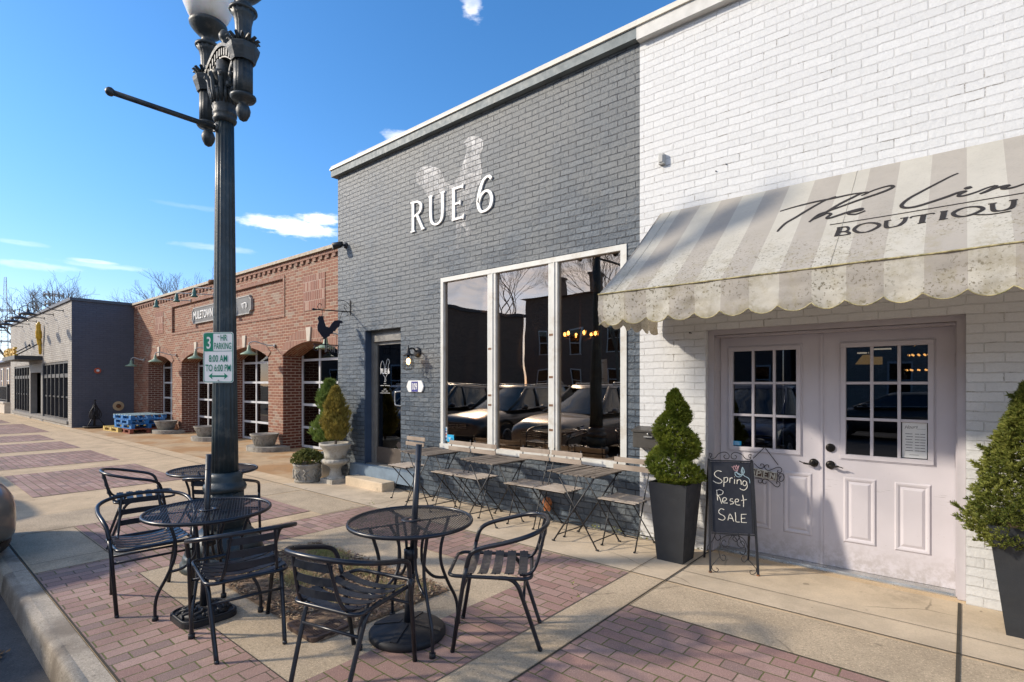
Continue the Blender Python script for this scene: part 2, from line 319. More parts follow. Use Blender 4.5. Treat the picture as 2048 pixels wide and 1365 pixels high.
nv = t.comb(t.math('MULTIPLY', t.sep(t.pos())[0], 5), 0, t.math('MULTIPLY', z, 60)); col = t.mix(t.math('MULTIPLY', t.math('MULTIPLY', t.ramp(t.noise(1.0, nv, detail=5, rough=.7), .60, .66), t.math('MULTIPLY', t.ramp(z, .60, .68), t.ramp(z, .82, .74))), .45), col, (.2, .18, .17))
col = t.mix(t.math('MULTIPLY', t.ramp(t.noise(45, detail=4, rough=.7), .68, .72), .5), col, (.22, .19, .17)); t.set(color=col, rough=t.ramp(t.noise(6), .3, .7, .34, .5), normal=t.bump(t.noise(90, detail=4), .12, .002)); M['door_paint'] = t.mat
M['casing'] = pm('lilac_casing_paint', (.47, .44, .46), .5, var=.04, bump=.1)
M['bronze'] = pm('dark_bronze', (.02, .018, .016), .35, metal=.6)
M['char_pot'] = pm('charcoal_planter', (.022, .025, .029), .55, var=.12, bump=.25, bs=150, dirt=((.04, .042, .044), .4), dsc=5)
M['stone'] = pm('cast_stone', (.44, .41, .35), .85, var=.15, bump=.7, bs=45, dirt=((.20, .17, .12), .6), dsc=9, fine=.3)
M['stone_d'] = pm('weathered_cast_stone', (.30, .28, .24), .9, var=.2, bump=.8, bs=40, dirt=((.12, .10, .08), .7), dsc=10, fine=.4)
M['white_pot'] = pm('white_glazed_pot', (.56, .57, .56), .5, var=.08, bump=.5, bs=30)
M['keystone'] = pm('keystone', (.52, .46, .38), .8, var=.1, bump=.4)
M['coping_l'] = pm('cream_coping_metal', (.66, .62, .52), .45, var=.05, bump=.1, dirt=((.4, .36, .28), .3))
M['coping_g'] = pm('grey_coping_board', (.17, .20, .205), .6, var=.15, bump=.3)
M['coping_w'] = pm('white_coping_board', (.62, .61, .57), .6, var=.1, bump=.3, dirt=((.35, .3, .24), .4))
M['dk_coping'] = pm('charcoal_coping', (.07, .07, .08), .5)
M['tan_coping'] = pm('tan_coping', (.26, .20, .12), .6, var=.2)
M['shaded_reveal'] = pm('blue_shaded_reveal', (.035, .06, .105), .55, var=.1)  # shade on the left door reveal, put into a dark blue colour
M['blue_ledge'] = pm('blue_painted_ledge', (.16, .22, .28), .6, var=.15, bump=.4)
M['anod'] = pm('anodised_frame', (.30, .29, .27), .35, metal=.6, var=.1)
M['kick'] = pm('brown_kick_plate', (.105, .085, .07), .5, metal=.3, var=.1)
M['dark'] = pm('interior_dark', (.13, .10, .08), .9)
M['int_wood'] = pm('interior_wood', (.45, .26, .12), .5, var=.25, sc=20)
M['int_floor'] = pm('interior_floor', (.06, .045, .035), .5)
M['white'] = pm('white_paint', (.78, .78, .76), .45, var=.03)
M['letter'] = pm('white_letter', (.80, .79, .76), .45, var=.03)
M['sign_w'] = pm('sign_white', (.76, .745, .73), .35, var=.02)
M['sign_g'] = pm('sign_green', (.0, .20, .115), .35, var=.03)
M['slate_board'] = None
M['chalk'] = pm('chalk', (.75, .72, .62), .95, var=.25, sc=90)
M['chalk_p'] = pm('pink_chalk', (.50, .30, .32), .95, var=.3, sc=90)
M['chalk_b'] = pm('pale_blue_chalk', (.38, .52, .58), .95, var=.3, sc=90)
M['open_w'] = pm('aged_tin', (.55, .53, .45), .5, var=.3, sc=30)
M['navy'] = pm('navy_enamel', (.05, .05, .25), .4)
M['rooster'] = pm('black_sheet_steel', (.012, .014, .028), .55)
M['mail'] = pm('dark_mailbox', (.06, .055, .048), .4, var=.1)
M['steel'] = pm('steel', (.55, .55, .53), .3, metal=.8)
M['grey_plastic'] = pm('grey_plastic', (.42, .42, .40), .5)
M['gr_enamel'] = pm('green_enamel', (.22, .30, .20), .45, var=.15)
M['gr_dark'] = pm('dark_green_enamel', (.05, .15, .12), .45, var=.15)
M['yellow'] = pm('yellow_gold_paint', (.62, .36, .02), .45, var=.15)
M['blk'] = pm('black_frame_paint', (.03, .03, .034), .45, var=.1)
M['grey_trim'] = pm('grey_trim', (.20, .19, .175), .6, var=.1)
M['pallet_b'] = pm('blue_pallet_wood', (.02, .16, .42), .75, var=.3, sc=14, bump=.5, dirt=((.25, .35, .4), .5), dsc=5)
M['pallet_t'] = pm('faded_blue_pallet_wood', (.34, .46, .47), .8, var=.25, sc=14, bump=.5)
M['pallet_r'] = pm('red_brown_pallet_wood', (.22, .06, .03), .8, var=.3, sc=14, bump=.5)
M['pallet_y'] = pm('yellow_pallet_wood', (.55, .40, .12), .8, var=.25, sc=14)
M['rubber'] = pm('black_rubber', (.013, .013, .015), .6)
M['hose_r'] = pm('faded_red_hose', (.28, .12, .12), .7)
M['red_horn'] = pm('red_alarm', (.42, .08, .03), .4)
M['tan_disc'] = pm('tan_wood_disc', (.50, .36, .20), .7)
M['sign_char'] = pm('charcoal_sign_panel', (.13, .13, .13), .6, var=.15, bump=.4)
M['sign_edge'] = pm('pale_sign_edge', (.34, .33, .31), .6)
M['paper'] = pm('paper', (.72, .73, .71), .7, var=.02)
M['ink'] = pm('ink', (.10, .10, .10), .8)
M['awn_text'] = pm('awning_lettering', (.018, .014, .012), .7, var=.2)
M['sticker_b'] = pm('blue_sticker', (.02, .35, .62), .4, var=.2)
M['sticker_r'] = pm('red_sticker', (.6, .08, .06), .4)
M['iron_lid'] = pm('rusty_cast_lid', (.075, .045, .032), .7, var=.35, bump=.6, bs=50)
M['leafbrown'] = pm('dry_leaf', (.24, .13, .055), .9, var=.4, sc=30)
M['orange_leaf'] = pm('orange_dry_leaf', (.36, .13, .045), .8, var=.4, sc=30)
M['mulch_a'] = pm('mulch_dark', (.23, .14, .085), .95, var=.4, sc=40)
M['mulch_b'] = pm('mulch_tan', (.44, .31, .18), .95, var=.4, sc=40)
M['grass_a'] = pm('straw_grass', (.40, .33, .15), .9, var=.3, sc=30)
M['grass_b'] = pm('green_grass', (.24, .26, .08), .9, var=.3, sc=30)
M['bark'] = pm('grey_bark', (.16, .13, .105), .9, var=.25, bump=.5)
M['hill'] = pm('winter_hillside', (.10, .085, .065), 1, var=.5, sc=.12)
M['slate_roof'] = pm('slate_roof', (.20, .22, .27), .8, var=.2, sc=1)
M['tyre'] = pm('tyre', (.014, .014, .015), .75)
M['rim'] = pm('alloy_rim', (.35, .35, .36), .3, metal=.9)
M['red_lens'] = pm('red_lens', (.3, .01, .01), .15)
M['copper'] = pm('aged_bracket', (.18, .09, .045), .6)
def leafmat(name, a, b, c):
    t = NT(name); n = t.noise(7, detail=3); g = t.noise(60, detail=2)
    col = t.mix(t.ramp(n, .35, .65), a, b); col = t.mix(t.math('MULTIPLY', t.ramp(g, .5, .7), .6), col, c)
    t.set(color=col, rough=.6, spec=.3); 
    tr = t.N('ShaderNodeBsdfTranslucent'); t.put(tr.inputs[0], col); mx = t.N('ShaderNodeMixShader'); mx.inputs[0].default_value = .25
    t.t.links.new(t.b.outputs[0], mx.inputs[1]); t.t.links.new(tr.outputs[0], mx.inputs[2]); t.t.links.new(mx.outputs[0], t.out.inputs[0]); return t.mat
M['spruce'] = leafmat('spruce_needles', (.12, .17, .020), (.24, .28, .035), (.38, .39, .07))
M['spruce2'] = leafmat('spruce_needles_right', (.11, .14, .025), (.23, .25, .05), (.36, .33, .09))
M['cedar'] = leafmat('cedar_foliage', (.12, .19, .04), (.22, .29, .07), (.30, .34, .11))
M['cedar_b'] = leafmat('browning_cedar_foliage', (.26, .21, .045), (.38, .31, .07), (.45, .30, .09))
M['boxwood'] = leafmat('boxwood_leaves', (.11, .13, .03), (.19, .20, .06), (.30, .27, .10))
def glassmat(name, tint, refl, rcol=(1, 1, 1), wavy=.0):
    t = NT(name); t.n.remove(t.b)
    tr = t.N('ShaderNodeBsdfTransparent'); t.put(tr.inputs[0], tint); gl = t.N('ShaderNodeBsdfGlossy'); gl.inputs['Roughness'].default_value = .0; t.put(gl.inputs[0], rcol)
    if wavy: t.put(gl.inputs['Normal'], t.bump(t.noise(1.6, detail=1), wavy, .02))
    lw = t.N('ShaderNodeLayerWeight'); lw.inputs[0].default_value = .3
    f = t.math('ADD', t.math('MULTIPLY', lw.outputs['Fresnel'], 1.0), refl, clamp=True)
    mx = t.N('ShaderNodeMixShader'); t.put(mx.inputs[0], f); t.t.links.new(tr.outputs[0], mx.inputs[1]); t.t.links.new(gl.outputs[0], mx.inputs[2]); t.t.links.new(mx.outputs[0], t.out.inputs[0]); return t.mat
M['glass'] = glassmat('tinted_shop_glass', (.66, .58, .50), .30, (.90, .77, .65), .14)
M['glass_d'] = glassmat('door_glass', (.30, .30, .31), .07, (.85, .87, .92), .05)
M['glass_r'] = glassmat('grid_window_glass', (.35, .36, .36), .05, (.8, .8, .8), .1)
M['car_glass'] = glassmat('car_glass', (.16, .17, .17), .12, (.85, .88, .88))
t = NT('frosted_globe_glass'); t.set(color=t.mix(t.ramp(t.noise(6, detail=7, rough=.7), .45, .75), (.80, .78, .74), (.62, .58, .50)), rough=.3, sub=.3); M['globe'] = t.mat
def emit(name, c, s):
    t = NT(name); t.set(color=(0, 0, 0), emis=c, estr=s); return t.mat
M['bulb'] = emit('warm_filament', (1, .55, .16), 14); M['bulb_s'] = emit('warm_bulb_small', (1, .48, .12), 9); M['shade_lit'] = emit('lit_fabric_shade', (1, .62, .2), .9); M['strip'] = emit('ceiling_light', (1, .85, .6), 2.2)
def woodmat(name, a, b, c, stretch=(3, 60, 60)):
    t = NT(name); tc = t.N('ShaderNodeTexCoord'); mp = t.N('ShaderNodeMapping'); t.put(mp.inputs[0], tc.outputs['Object']); mp.inputs['Scale'].default_value = stretch
    n = t.noise(1.0, mp.outputs[0], detail=8, rough=.7); col = t.mix(t.ramp(n, .3, .7), a, b); col = t.mix(t.math('MULTIPLY', t.ramp(t.noise(5.0, detail=6), .45, .65), .5), col, c)
    t.set(color=col, rough=.85, normal=t.bump(n, .6, .004), spec=.25); return t.mat
M['wood_seat'] = woodmat('bleached_wood_slats', (.34, .29, .24), (.48, .42, .36), (.22, .18, .14))
M['wood_back'] = woodmat('weathered_back_slats', (.30, .24, .19), (.43, .36, .29), (.20, .155, .12))
M['wood_top'] = woodmat('dark_weathered_table_slats', (.14, .115, .09), (.26, .22, .18), (.09, .075, .06), (60, 3, 60))
t = NT('chalkboard'); t.set(color=t.mix(t.ramp(t.noise(3.5, detail=8, rough=.7), .4, .7), (.011, .014, .024), (.026, .03, .042)), rough=.75); M['slate_board'] = t.mat
def awnmat(name, c):
    t = NT(name); p = t.sep(t.pos()); z = p[2]
    weave = t.noise(260, detail=2); col = t.mix(t.ramp(t.noise(3, detail=5), .3, .7), dk(c, .93), dk(c, 1.04))
    low = t.ramp(z, 2.85, 2.25)                        # mildew gathers towards the lower edge of the cloth
    spots = t.ramp(t.noise(60, detail=3, rough=.6), .56, .64); area = t.ramp(t.noise(2.2, detail=4), .36, .54)
    col = t.mix(t.math('MULTIPLY', t.math('MULTIPLY', spots, area), t.math('ADD', t.math('MULTIPLY', low, .75), .08)), col, (.15, .13, .08))
    col = t.mix(t.math('MULTIPLY', t.math('MULTIPLY', t.ramp(t.noise(8, detail=8, rough=.75), .46, .64), low), .48), col, (.38, .335, .22))
    hem = t.math('MULTIPLY', t.ramp(z, 2.12, 2.02), t.ramp(t.noise(18, detail=5), .4, .65)); col = t.mix(t.math('MULTIPLY', hem, .5), col, (.30, .26, .14))
    t.set(color=col, rough=.8, normal=t.bump(t.math('ADD', t.math('MULTIPLY', weave, .25), t.noise(14, detail=5)), .55, .008), spec=.2)
    tr = t.N('ShaderNodeBsdfTranslucent'); t.put(tr.inputs[0], t.mix(.5, col, (.75, .6, .38), 'MULTIPLY')); mx = t.N('ShaderNodeMixShader'); mx.inputs[0].default_value = .28
    t.t.links.new(t.b.outputs[0], mx.inputs[1]); t.t.links.new(tr.outputs[0], mx.inputs[2]); t.t.links.new(mx.outputs[0], t.out.inputs[0]); return t.mat
M['awn_a'] = awnmat('awning_cream_stripe', (.61, .585, .51)); M['awn_b'] = awnmat('awning_taupe_stripe', (.49, .455, .40))
def paintmat(name, c):
    t = NT(name); t.set(color=c, rough=.3, metal=.2, coat=.8); t.b.inputs['Coat Roughness'].default_value = .04; return t.mat
M['car_tan'] = paintmat('bronze_car_paint', (.20, .165, .13)); M['car_blk'] = paintmat('black_car_paint', (.018, .018, .02)); M['car_grey'] = paintmat('grey_car_paint', (.07, .065, .06)); M['car_blue'] = paintmat('navy_car_paint', (.02, .03, .09)); M['car_wht'] = paintmat('white_car_paint', (.55, .55, .54))
def text3(s, o, ux, uy, h, mat, name, parent=None, wscale=1.0, th=.002, align='LEFT', bold=0.0, spacing=1.0):
    """flat lettering: baseline origin o, directions ux, uy; h = cap height"""
    c = D.curves.new('txt', 'FONT'); c.body = s; c.size = 1; c.align_x = align; c.space_character = spacing; c.offset = bold
    c.resolution_u = 3; to = D.objects.new('txt', c); COL.objects.link(to); bpy.context.view_layer.update()
    me = D.meshes.new_from_object(to); D.objects.remove(to); D.curves.remove(c)
    ux = Vector(ux).normalized(); uy = Vector(uy).normalized(); n = ux.cross(uy); k = h / .70; o = Vector(o)
    for v in me.vertices: v.co = o + ux * v.co.x * k * wscale + uy * v.co.y * k + n * (th if True else 0)
    me.materials.clear(); me.materials.append(mat); me.name = name
    ob = D.objects.new(name, me); COL.objects.link(ob)
    if parent: ob.parent = parent
    return ob
YW = 4.92; XL = -7.96; XM = -2.488
# ================================================================ GROUND
b = MB(); b.box(-400, 400, -400, 400, -.6, -.17); g = b.build('ground', M['hill']); tag(g, kind='structure')
b = MB(); b.quad((-90, -11.5, -.155), (40, -11.5, -.155), (40, .63, -.155), (-90, .63, -.155)); tag(b.build('street', M['asphalt']), kind='structure')
b = MB(); b.box(-90, 40, .795, 12, -.3, 0); sw = tag(b.build('sidewalk', M['concrete']), kind='structure')
def sheet(name, rects, mat, z=.004, kind='structure', parent=None):
    b = MB()
    for (x0, x1, y0, y1) in rects: b.quad((x0, y0, z), (x1, y0, z), (x1, y1, z), (x0, y1, z))
    o = b.build(name, mat, parent)
    if kind and not parent: tag(o, kind=kind)
    return o
# kerb with rounded nose
b = MB(); random.seed(3)
for k in range(24):
    x0 = 3.2 - (k + 1) * 3.05; x1 = x0 + 3.04
    prof = [(.79, -.25), (.79, .002), (.70, .003), (.665, .0), (.650, -.010), (.643, -.03), (.628, -.16), (.628, -.25)]
    i = len(b.v); n = len(prof); b.v += [(x0, y, z) for y, z in prof] + [(x1, y, z) for y, z in prof]
    for j in range(n - 1): b.f.append((i + j, i + j + 1, i + n + j + 1, i + n + j)); b.m.append(0); b.s.append(2 <= j <= 5)
    b.f.append(tuple(i + j for j in reversed(range(n)))); b.m.append(0); b.s.append(False); b.f.append(tuple(i + n + j for j in range(n))); b.m.append(0); b.s.append(False)
tag(solidnormals(b.build('kerb', M['kerb'])), kind='structure')
# smooth strip by the doors, stained apron in front of the red building, exposed-aggregate slabs
sheet('doorstep_paving', [(-8.0, 3.4, 3.985, 4.92)], M['concrete_s'], .0015)
sheet('stained_apron', [(-23.6, -7.97, 4.3, 7.5)], M['concrete_o'], .003)
sheet('aggregate_paving', [(-7.33, -5.78, .82, 1.36), (-8.25, -7.36, .82, 3.95), (-5.15, -2.62, 1.36, 3.285), (-7.3, -5.8, 3.37, 3.95), (-5.75, -2.1, 3.96, 3.975), (-2.09, -1.81, .82, 3.96), (-1.79, 3.4, 3.375, 3.95)], M['concrete_g'], .0025)
sheet('clay_paving', [(-5.75, -2.62, .797, 1.36), (-5.75, -2.62, 3.29, 3.95)], M['paver_y'], .005)
sheet('clay_paving_panels', [(-5.75, -5.15, 1.36, 3.29), (-2.62, -2.1, .797, 3.95), (-1.8, 3.4, .82, 3.365), (-7.35, -6.05, 1.36, 3.36), (-12.2, -9.62, 1.33, 3.17), (-15.46, -13.06, 1.33, 3.14), (-18.4, -16.24, 1.33, 3.12), (-21.3, -19.08, 1.33, 3.1), (-27.4, -22.3, 1.33, 3.5), (-31, -28.4, 1.33, 3.3), (-35, -32.4, 1.33, 3.3), (-40, -37.2, 1.33, 3.3)], M['paver_x'], .005)
jr = []
def jx(x, y0, y1, w=.006): jr.append((x - w / 2, x + w / 2, y0, y1))
def jy(y, x0, x1, w=.006): jr.append((x0, x1, y - w / 2, y + w / 2))
jy(3.98, -40, 3.4, .008); jy(4.28, -1.8, 3.4, .005); jx(-1.795, .82, 4.9, .013); jx(-.03, 3.37, 4.9, .018); jx(-2.1, 3.95, 4.9); jx(-5.75, .8, 4.9); jx(-6.06, .8, 1.36, .006); jx(-7.32, .8, 3.97); jx(-8.27, .8, 3.97); jx(-9.4, .8, 1.33); jx(-9.4, 3.17, 4.0)
for k in range(9): jx(-12.4 - 3.05 * k, .8, 4.0); jx(-12.9 - 3.05 * k, .8, 4.0, .006)
jy(.799, -40, 3.4, .012); jy(1.345, -7.3, -5.77, .006); jy(1.36, -5.15, -2.62, .006); jy(3.37, -1.8, 3.4, .007)
b = MB()
for (x0, x1, y0, y1) in jr: b.quad((x0, y0, .0068), (x1, y0, .0068), (x1, y1, .0068), (x0, y1, .0068))
tag(b.build('sidewalk_joints', M['joint']), kind='structure')
# planting bed
b = MB(); nx, ny = 44, 26; X0, X1, Y0, Y1 = -4.80, -2.94, 1.70, 2.75
for j in range(ny + 1):
    for i in range(nx + 1):
        x = X0 + (X1 - X0) * i / nx; y = Y0 + (Y1 - Y0) * j / ny; e = min(i, nx - i, j, ny - j)
        b.v.append((x, y, .0075 if e == 0 else .014 + .02 * noise.noise(Vector((x * 3, y * 3, 0))) + .02 * random.random()))
for j in range(ny):
    for i in range(nx):
        a = j * (nx + 1) + i; b.f.append((a, a + 1, a + nx + 2, a + nx + 1)); b.m.append(0); b.s.append(False)
tag(b.build('planting_bed_soil', M['soil']), kind='structure')
b = MB(); random.seed(11)
for k in range(7000):
    x = random.uniform(X0 + .01, X1 + .01); y = random.uniform(Y0, Y1 + .01)
    if x > -3.29 and y < 1.93: continue
    L = random.uniform(.004, .017); w = L * random.uniform(.2, .5); a = random.random() * 2 * PI; z = .022 + random.random() * .014; tl = random.uniform(-.4, .4) * L
    c, s_ = math.cos(a), math.sin(a)
    b.quad((x - c * L - s_ * w, y - s_ * L + c * w, z - tl), (x + c * L - s_ * w, y + s_ * L + c * w, z + tl), (x + c * L + s_ * w, y + s_ * L - c * w, z + tl + .002), (x - c * L + s_ * w, y - s_ * L - c * w, z - tl + .003), m=0 if random.random() < .72 else 1)
tag(b.build('bark_mulch', [M['mulch_a'], M['mulch_b']]), 'scattered bark mulch filling the planting bed in the sidewalk', 'mulch', kind='stuff')
b = MB()
for (cx, cy, rx, ry, n, mi) in [(-4.35, 2.58, .30, .14, 2200, .55), (-3.75, 2.52, .30, .12, 900, .2), (-3.95, 2.1, .34, .2, 2200, .15), (-3.4, 2.0, .25, .1, 900, .05), (-3.25, 2.45, .22, .12, 900, .1), (-4.5, 2.0, .2, .2, 900, .3), (-3.1, 2.62, .14, .1, 200, .1)]:
    for k in range(n):
        q = abs(random.gauss(0, .5)); a = random.random() * 2 * PI; x = cx + rx * q * math.cos(a); y = cy + ry * q * math.sin(a)
        if not (X0 < x < X1 and Y0 < y < Y1) or (-3.30 < x < -2.94 and y < 1.94): continue
        h = random.uniform(.012, .045); dx = random.gauss(0, .022); dy = random.gauss(0, .022); w = .0018
        b.quad((x - w, y - w, .02), (x + w, y + w, .02), (x + dx, y + dy, .022 + h), m=1 if random.random() < mi else 0)
tag(b.build('dry_grass', [M['grass_a'], M['grass_b']]), 'tufts of dry straw and green grass in the planting bed', 'grass', kind='stuff')
# meter lid in the bed
b = MB(); cx, cy = -3.12, 1.79
r = [(x, y) for x0, y0, a0 in ((.13, .10, 0), (-.13, .10, 90), (-.13, -.10, 180), (.13, -.10, 270)) for x, y in arc(x0, y0, .035, a0, a0 + 90, 4)]
fr = lambda u, v, w: (cx + u, cy + v, w)
b.prism(r, fr, .004, .030); lid = b.build('utility_cover', M['iron_lid']); solidnormals(lid)
tag(lid, 'rusty ribbed cast iron utility cover at the front corner of the planting bed', 'utility cover')
b = MB()
for k in range(16): b.box(cx - .14 + k * .0175, cx - .131 + k * .0175, cy - .105, cy + .105, .0295, .0335)
b.box(cx - .05, cx + .05, cy - .02, cy + .02, .0295, .0355); b.build('cover_ribs', M['iron_lid'], lid)
# leaves in the gutter
b = MB()
for (cx, cy, rx, ry, n) in [(-4.28, .30, .10, .07, 260), (-3.92, .30, .09, .08, 240), (-4.6, .45, .10, .05, 70), (-3.6, .42, .2, .08, 60)]:
    for k in range(n):
        x = cx + random.gauss(0, .5) * rx; y = min(cy + random.gauss(0, .5) * ry, .6); L = random.uniform(.008, .02); a = random.random() * 6.28; z = -.15 + random.random() * .02; c, s_ = math.cos(a) * L, math.sin(a) * L
        b.quad((x - c, y - s_, z), (x + s_ * .6, y - c * .6, z + random.uniform(0, .01)), (x + c, y + s_, z + random.uniform(-.002, .012)), (x - s_ * .5, y + c * .5, z + .004))
tag(b.build('fallen_leaves', M['leafbrown']), 'small heaps of dry brown leaves in the gutter by the kerb', 'leaves', kind='stuff')
b = MB()
for (cx, cy, n) in [(-2.72, 4.87, 26), (-2.98, 4.88, 20), (-2.42, 4.86, 22), (-2.27, 4.85, 14), (-3.9, 4.89, 10), (-2.2, 3.32, 8), (-13.0, 5.5, 12), (-2.1, 3.2, 8), (-5.7, 4.0, 6), (-1.85, 4.86, 6)]:
    for k in range(n):
        a = random.random() * 6.28; L = random.uniform(.02, .05); x = cx + random.gauss(0, .025); y = min(cy + random.gauss(0, .012), 4.91); z = random.uniform(.005, .07)
        b.quad((x, y, z), (x + math.cos(a) * L * .5 - math.sin(a) * .008, y - abs(math.sin(a) * L * .5), z + .012), (x + math.cos(a) * L, y - abs(math.sin(a)) * L * .6, z + .02), (x + math.cos(a) * L * .5 + .008, y - .01, z + .006))
tag(b.build('weeds', M['grass_b']), 'small green weeds sprouting along the foot of the walls', 'weeds', kind='stuff')
# ================================================================ GREY SHOP (RUE 6)
fw = lambda u, v, w: (u, YW - w, v)
grey = empty('grey_brick_shop', (XL, YW, 0), 0, 'dark grey painted brick restaurant front with one big white-framed window', 'shop building')
def loc(o, p):                                        # keep world coordinates under a moved parent
    o.parent = p; o.matrix_parent_inverse = (Matrix.Translation(p.location) @ p.rotation_euler.to_matrix().to_4x4()).inverted()
    return o
def part(b, name, mat, p, fix=False):
    o = b.build(name, mat)
    if fix: solidnormals(o)
    return loc(o, p)
def wallboxes(b, x0, x1, z0, z1, holes, y0, y1):
    xs = sorted({x0, x1, *[h[0] for h in holes], *[h[1] for h in holes]})
    for i in range(len(xs) - 1):
        a, c = xs[i], xs[i + 1]; zs = [(z0, z1)]
        for (h0, h1, h2, h3) in holes:
            if h0 <= a and c <= h1:
                nz_ = []
                for (p, q) in zs:
                    if p < h2: nz_.append((p, min(h2, q)))
                    if q > h3: nz_.append((max(h3, p), q))
                zs = nz_
        for (p, q) in zs: b.box(a, c, y0, y1, p, q)
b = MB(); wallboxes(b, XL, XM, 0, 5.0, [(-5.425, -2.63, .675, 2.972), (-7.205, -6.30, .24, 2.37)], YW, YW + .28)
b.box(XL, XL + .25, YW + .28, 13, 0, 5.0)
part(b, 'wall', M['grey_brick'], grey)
b = MB(); b.box(XL - .09, XM, YW - .075, YW + .3, 4.975, 5.085); part(b, 'coping_board', M['coping_g'], grey)
b = MB()
pr = [(YW - .095, 5.085), (YW - .09, 5.11), (YW - .06, 5.165), (YW + .0, 5.20), (YW + .32, 5.215), (YW + .32, 5.085)]
b.prism(pr, lambda u, v, w: (w, u, v), XL - .11, XM - .001); part(b, 'coping_cap', M['coping_l'], grey, True)
b = MB(); b.box(XL + .25, XM, YW + .3, 13, 4.7, 4.9); part(b, 'roof', M['dark'], grey)
# interior room
b = MB(); b.box(XL + .25, XM - .1, 10.5, 10.7, .1, 4.7); b.box(XM - .15, XM - .02, YW + .28, 10.5, .1, 4.7); b.box(XL + .26, XM - .15, YW + .28, 10.5, 3.6, 3.7); part(b, 'interior_walls', M['dark'], grey)
b = MB(); b.box(XL + .25, XM - .15, YW + .28, 10.5, .05, .3); part(b, 'interior_floor', M['int_floor'], grey)
# big window
b = MB()
b.box(-5.425, -2.63, YW - .012, YW + .09, 2.915, 2.972); b.box(-5.425, -2.63, YW - .03, YW + .09, .675, .74); b.box(-5.425, -5.375, YW - .012, YW + .09, .74, 2.915); b.box(-2.70, -2.63, YW - .012, YW + .09, .74, 2.915)
win = part(b, 'window', M['alu'], grey)
def under(o, p):
    o.parent = p; o.matrix_parent_inverse = Matrix.Identity(4); return o
for (a, c, e) in ((-4.565, -4.43, -4.475), (-3.62, -3.495, -3.535)):
    m = MB(); m.box(a, c, YW - .006, YW + .085, .741, 2.914); m.box(e - .012, e + .004, YW - .016, YW - .0065, .742, 2.913)
    for z in (1.98, 1.40, 1.28) if a < -4 else (1.62, 1.30, 1.02, 2.1): m.box(a + .012, c - .04, YW - .009, YW - .004, z - .012, z + .012, m=1)
    under(m.build('mullion', [M['alu'], M['copper']]), win)
m = MB(); m.box(-5.374, -2.701, YW + .03, YW + .04, .741, 2.914); under(m.build('pane', M['glass']), win)
m = MB(); m.box(-5.365, -5.33, YW + .018, YW + .022, .775, .96); m.box(-5.325, -5.20, YW + .018, YW + .022, .765, .86, m=2)
for k, q in enumerate((.93, .895, .855, .81, .79)): m.box(-5.359, -5.336, YW + .0155, YW + .0175, q - .01, q + .01, m=[2, 3, 1, 3, 2][k])
h = [(.018 * math.sin(t_) ** 3 * 1.3, .014 * (math.cos(t_) - .35 * math.cos(2 * t_) - .15 * math.cos(3 * t_)) * 1.3) for t_ in [2 * PI * i / 24 for i in range(24)]]
m.prism([(u - 5.275, v + .812) for u, v in h], lambda u, v, w: (u, YW + .0165 - w, v), 0, .002, m=4)
under(m.build('window_stickers', [M['paper'], M['sticker_r'], M['sticker_b'], M['navy'], M['chalk_b']]), win)
# door in deep reveal
b = MB(); b.box(-7.204, -7.19, YW + .002, YW + .2, .24, 2.369); part(b, 'door_reveal', M['shaded_reveal'], grey)
b = MB(); b.box(-7.46, -5.9, YW - .10, YW - .001, .10, .287); b.box(-7.19, -6.3, YW, YW + .27, .18, .286); part(b, 'door_ledge', M['blue_ledge'], grey); 
dr = MB(); dr.box(-7.19, -7.13, YW + .12, YW + .22, .3, 2.36); dr.box(-7.13, -6.301, YW + .10, YW + .22, 2.20, 2.31, m=0); dr.box(-7.19, -6.301, YW + .13, YW + .22, 2.312, 2.368); dr.box(-7.13, -7.09, YW + .15, YW + .2, .3, 2.198); dr.box(-6.37, -6.301, YW + .15, YW + .2, .3, 2.198); dr.box(-7.089, -6.371, YW + .15, YW + .2, 2.15, 2.198); dr.box(-7.19, -6.301, YW + .02, YW + .22, .287, .3)
door = part(dr, 'entrance_door', M['anod'], grey)
m = MB(); m.box(-7.089, -6.371, YW + .145, YW + .195, .305, .55); under(m.build('kick_plate', M['kick']), door)
m = MB(); m.box(-7.089, -6.371, YW + .17, YW + .176, .551, 2.149); under(m.build('pane', M['glass_d']), door)
m = MB(); m.tube(crm([(-6.43, YW + .15, 1.43), (-6.52, YW + .09, 1.42), (-6.545, YW + .085, 1.38), (-6.545, YW + .085, 1.26), (-6.52, YW + .09, 1.22), (-6.43, YW + .15, 1.21)], 4), .011); under(m.build('handle', M['steel']), door)
yd = YW + .164
m = MB(); fd = lambda u, v, w: (u, yd - w, v)
lx = -6.90
ol = [(-.115, .03), (-.10, .12), (-.06, .16), (-.02, .10), (.0, .02), (.03, .10), (.06, .18), (.10, .17), (.115, .13), (.09, .10), (.08, .03), (.06, -.05), (.02, -.10), (.03, -.15), (-.01, -.17), (.0, -.10), (-.06, -.04), (-.115, .03)]
m.stroke(crm([(lx + a, 1.74 + c_) for a, c_ in ol], 3), .0055, fd, 0, .002)
under(m.build('door_decal', M['letter']), door)
under(text3('RUE 6', (lx - .115, yd - .004, 1.70), (1, 0, 0), (0, 0, 1), .080, M['letter'], 'door_lettering', None, .80, .001, bold=.03), door)
for (x0, x1, z) in ((-6.93, -6.87, 1.545), (-7.02, -6.93, 1.515), (-6.90, -6.78, 1.515), (-6.93, -6.87, 1.46), (-6.98, -6.91, 1.43), (-6.88, -6.83, 1.43), (-7.03, -6.77, 1.40)):
    m = MB(); x = x0
    while x < x1:
        w_ = random.uniform(.005, .009); m.box(x, x + w_, yd - .002, yd, z - .005, z + random.uniform(.000, .003)); x += w_ + .004
    under(m.build('door_hours_line', M['letter']), door)
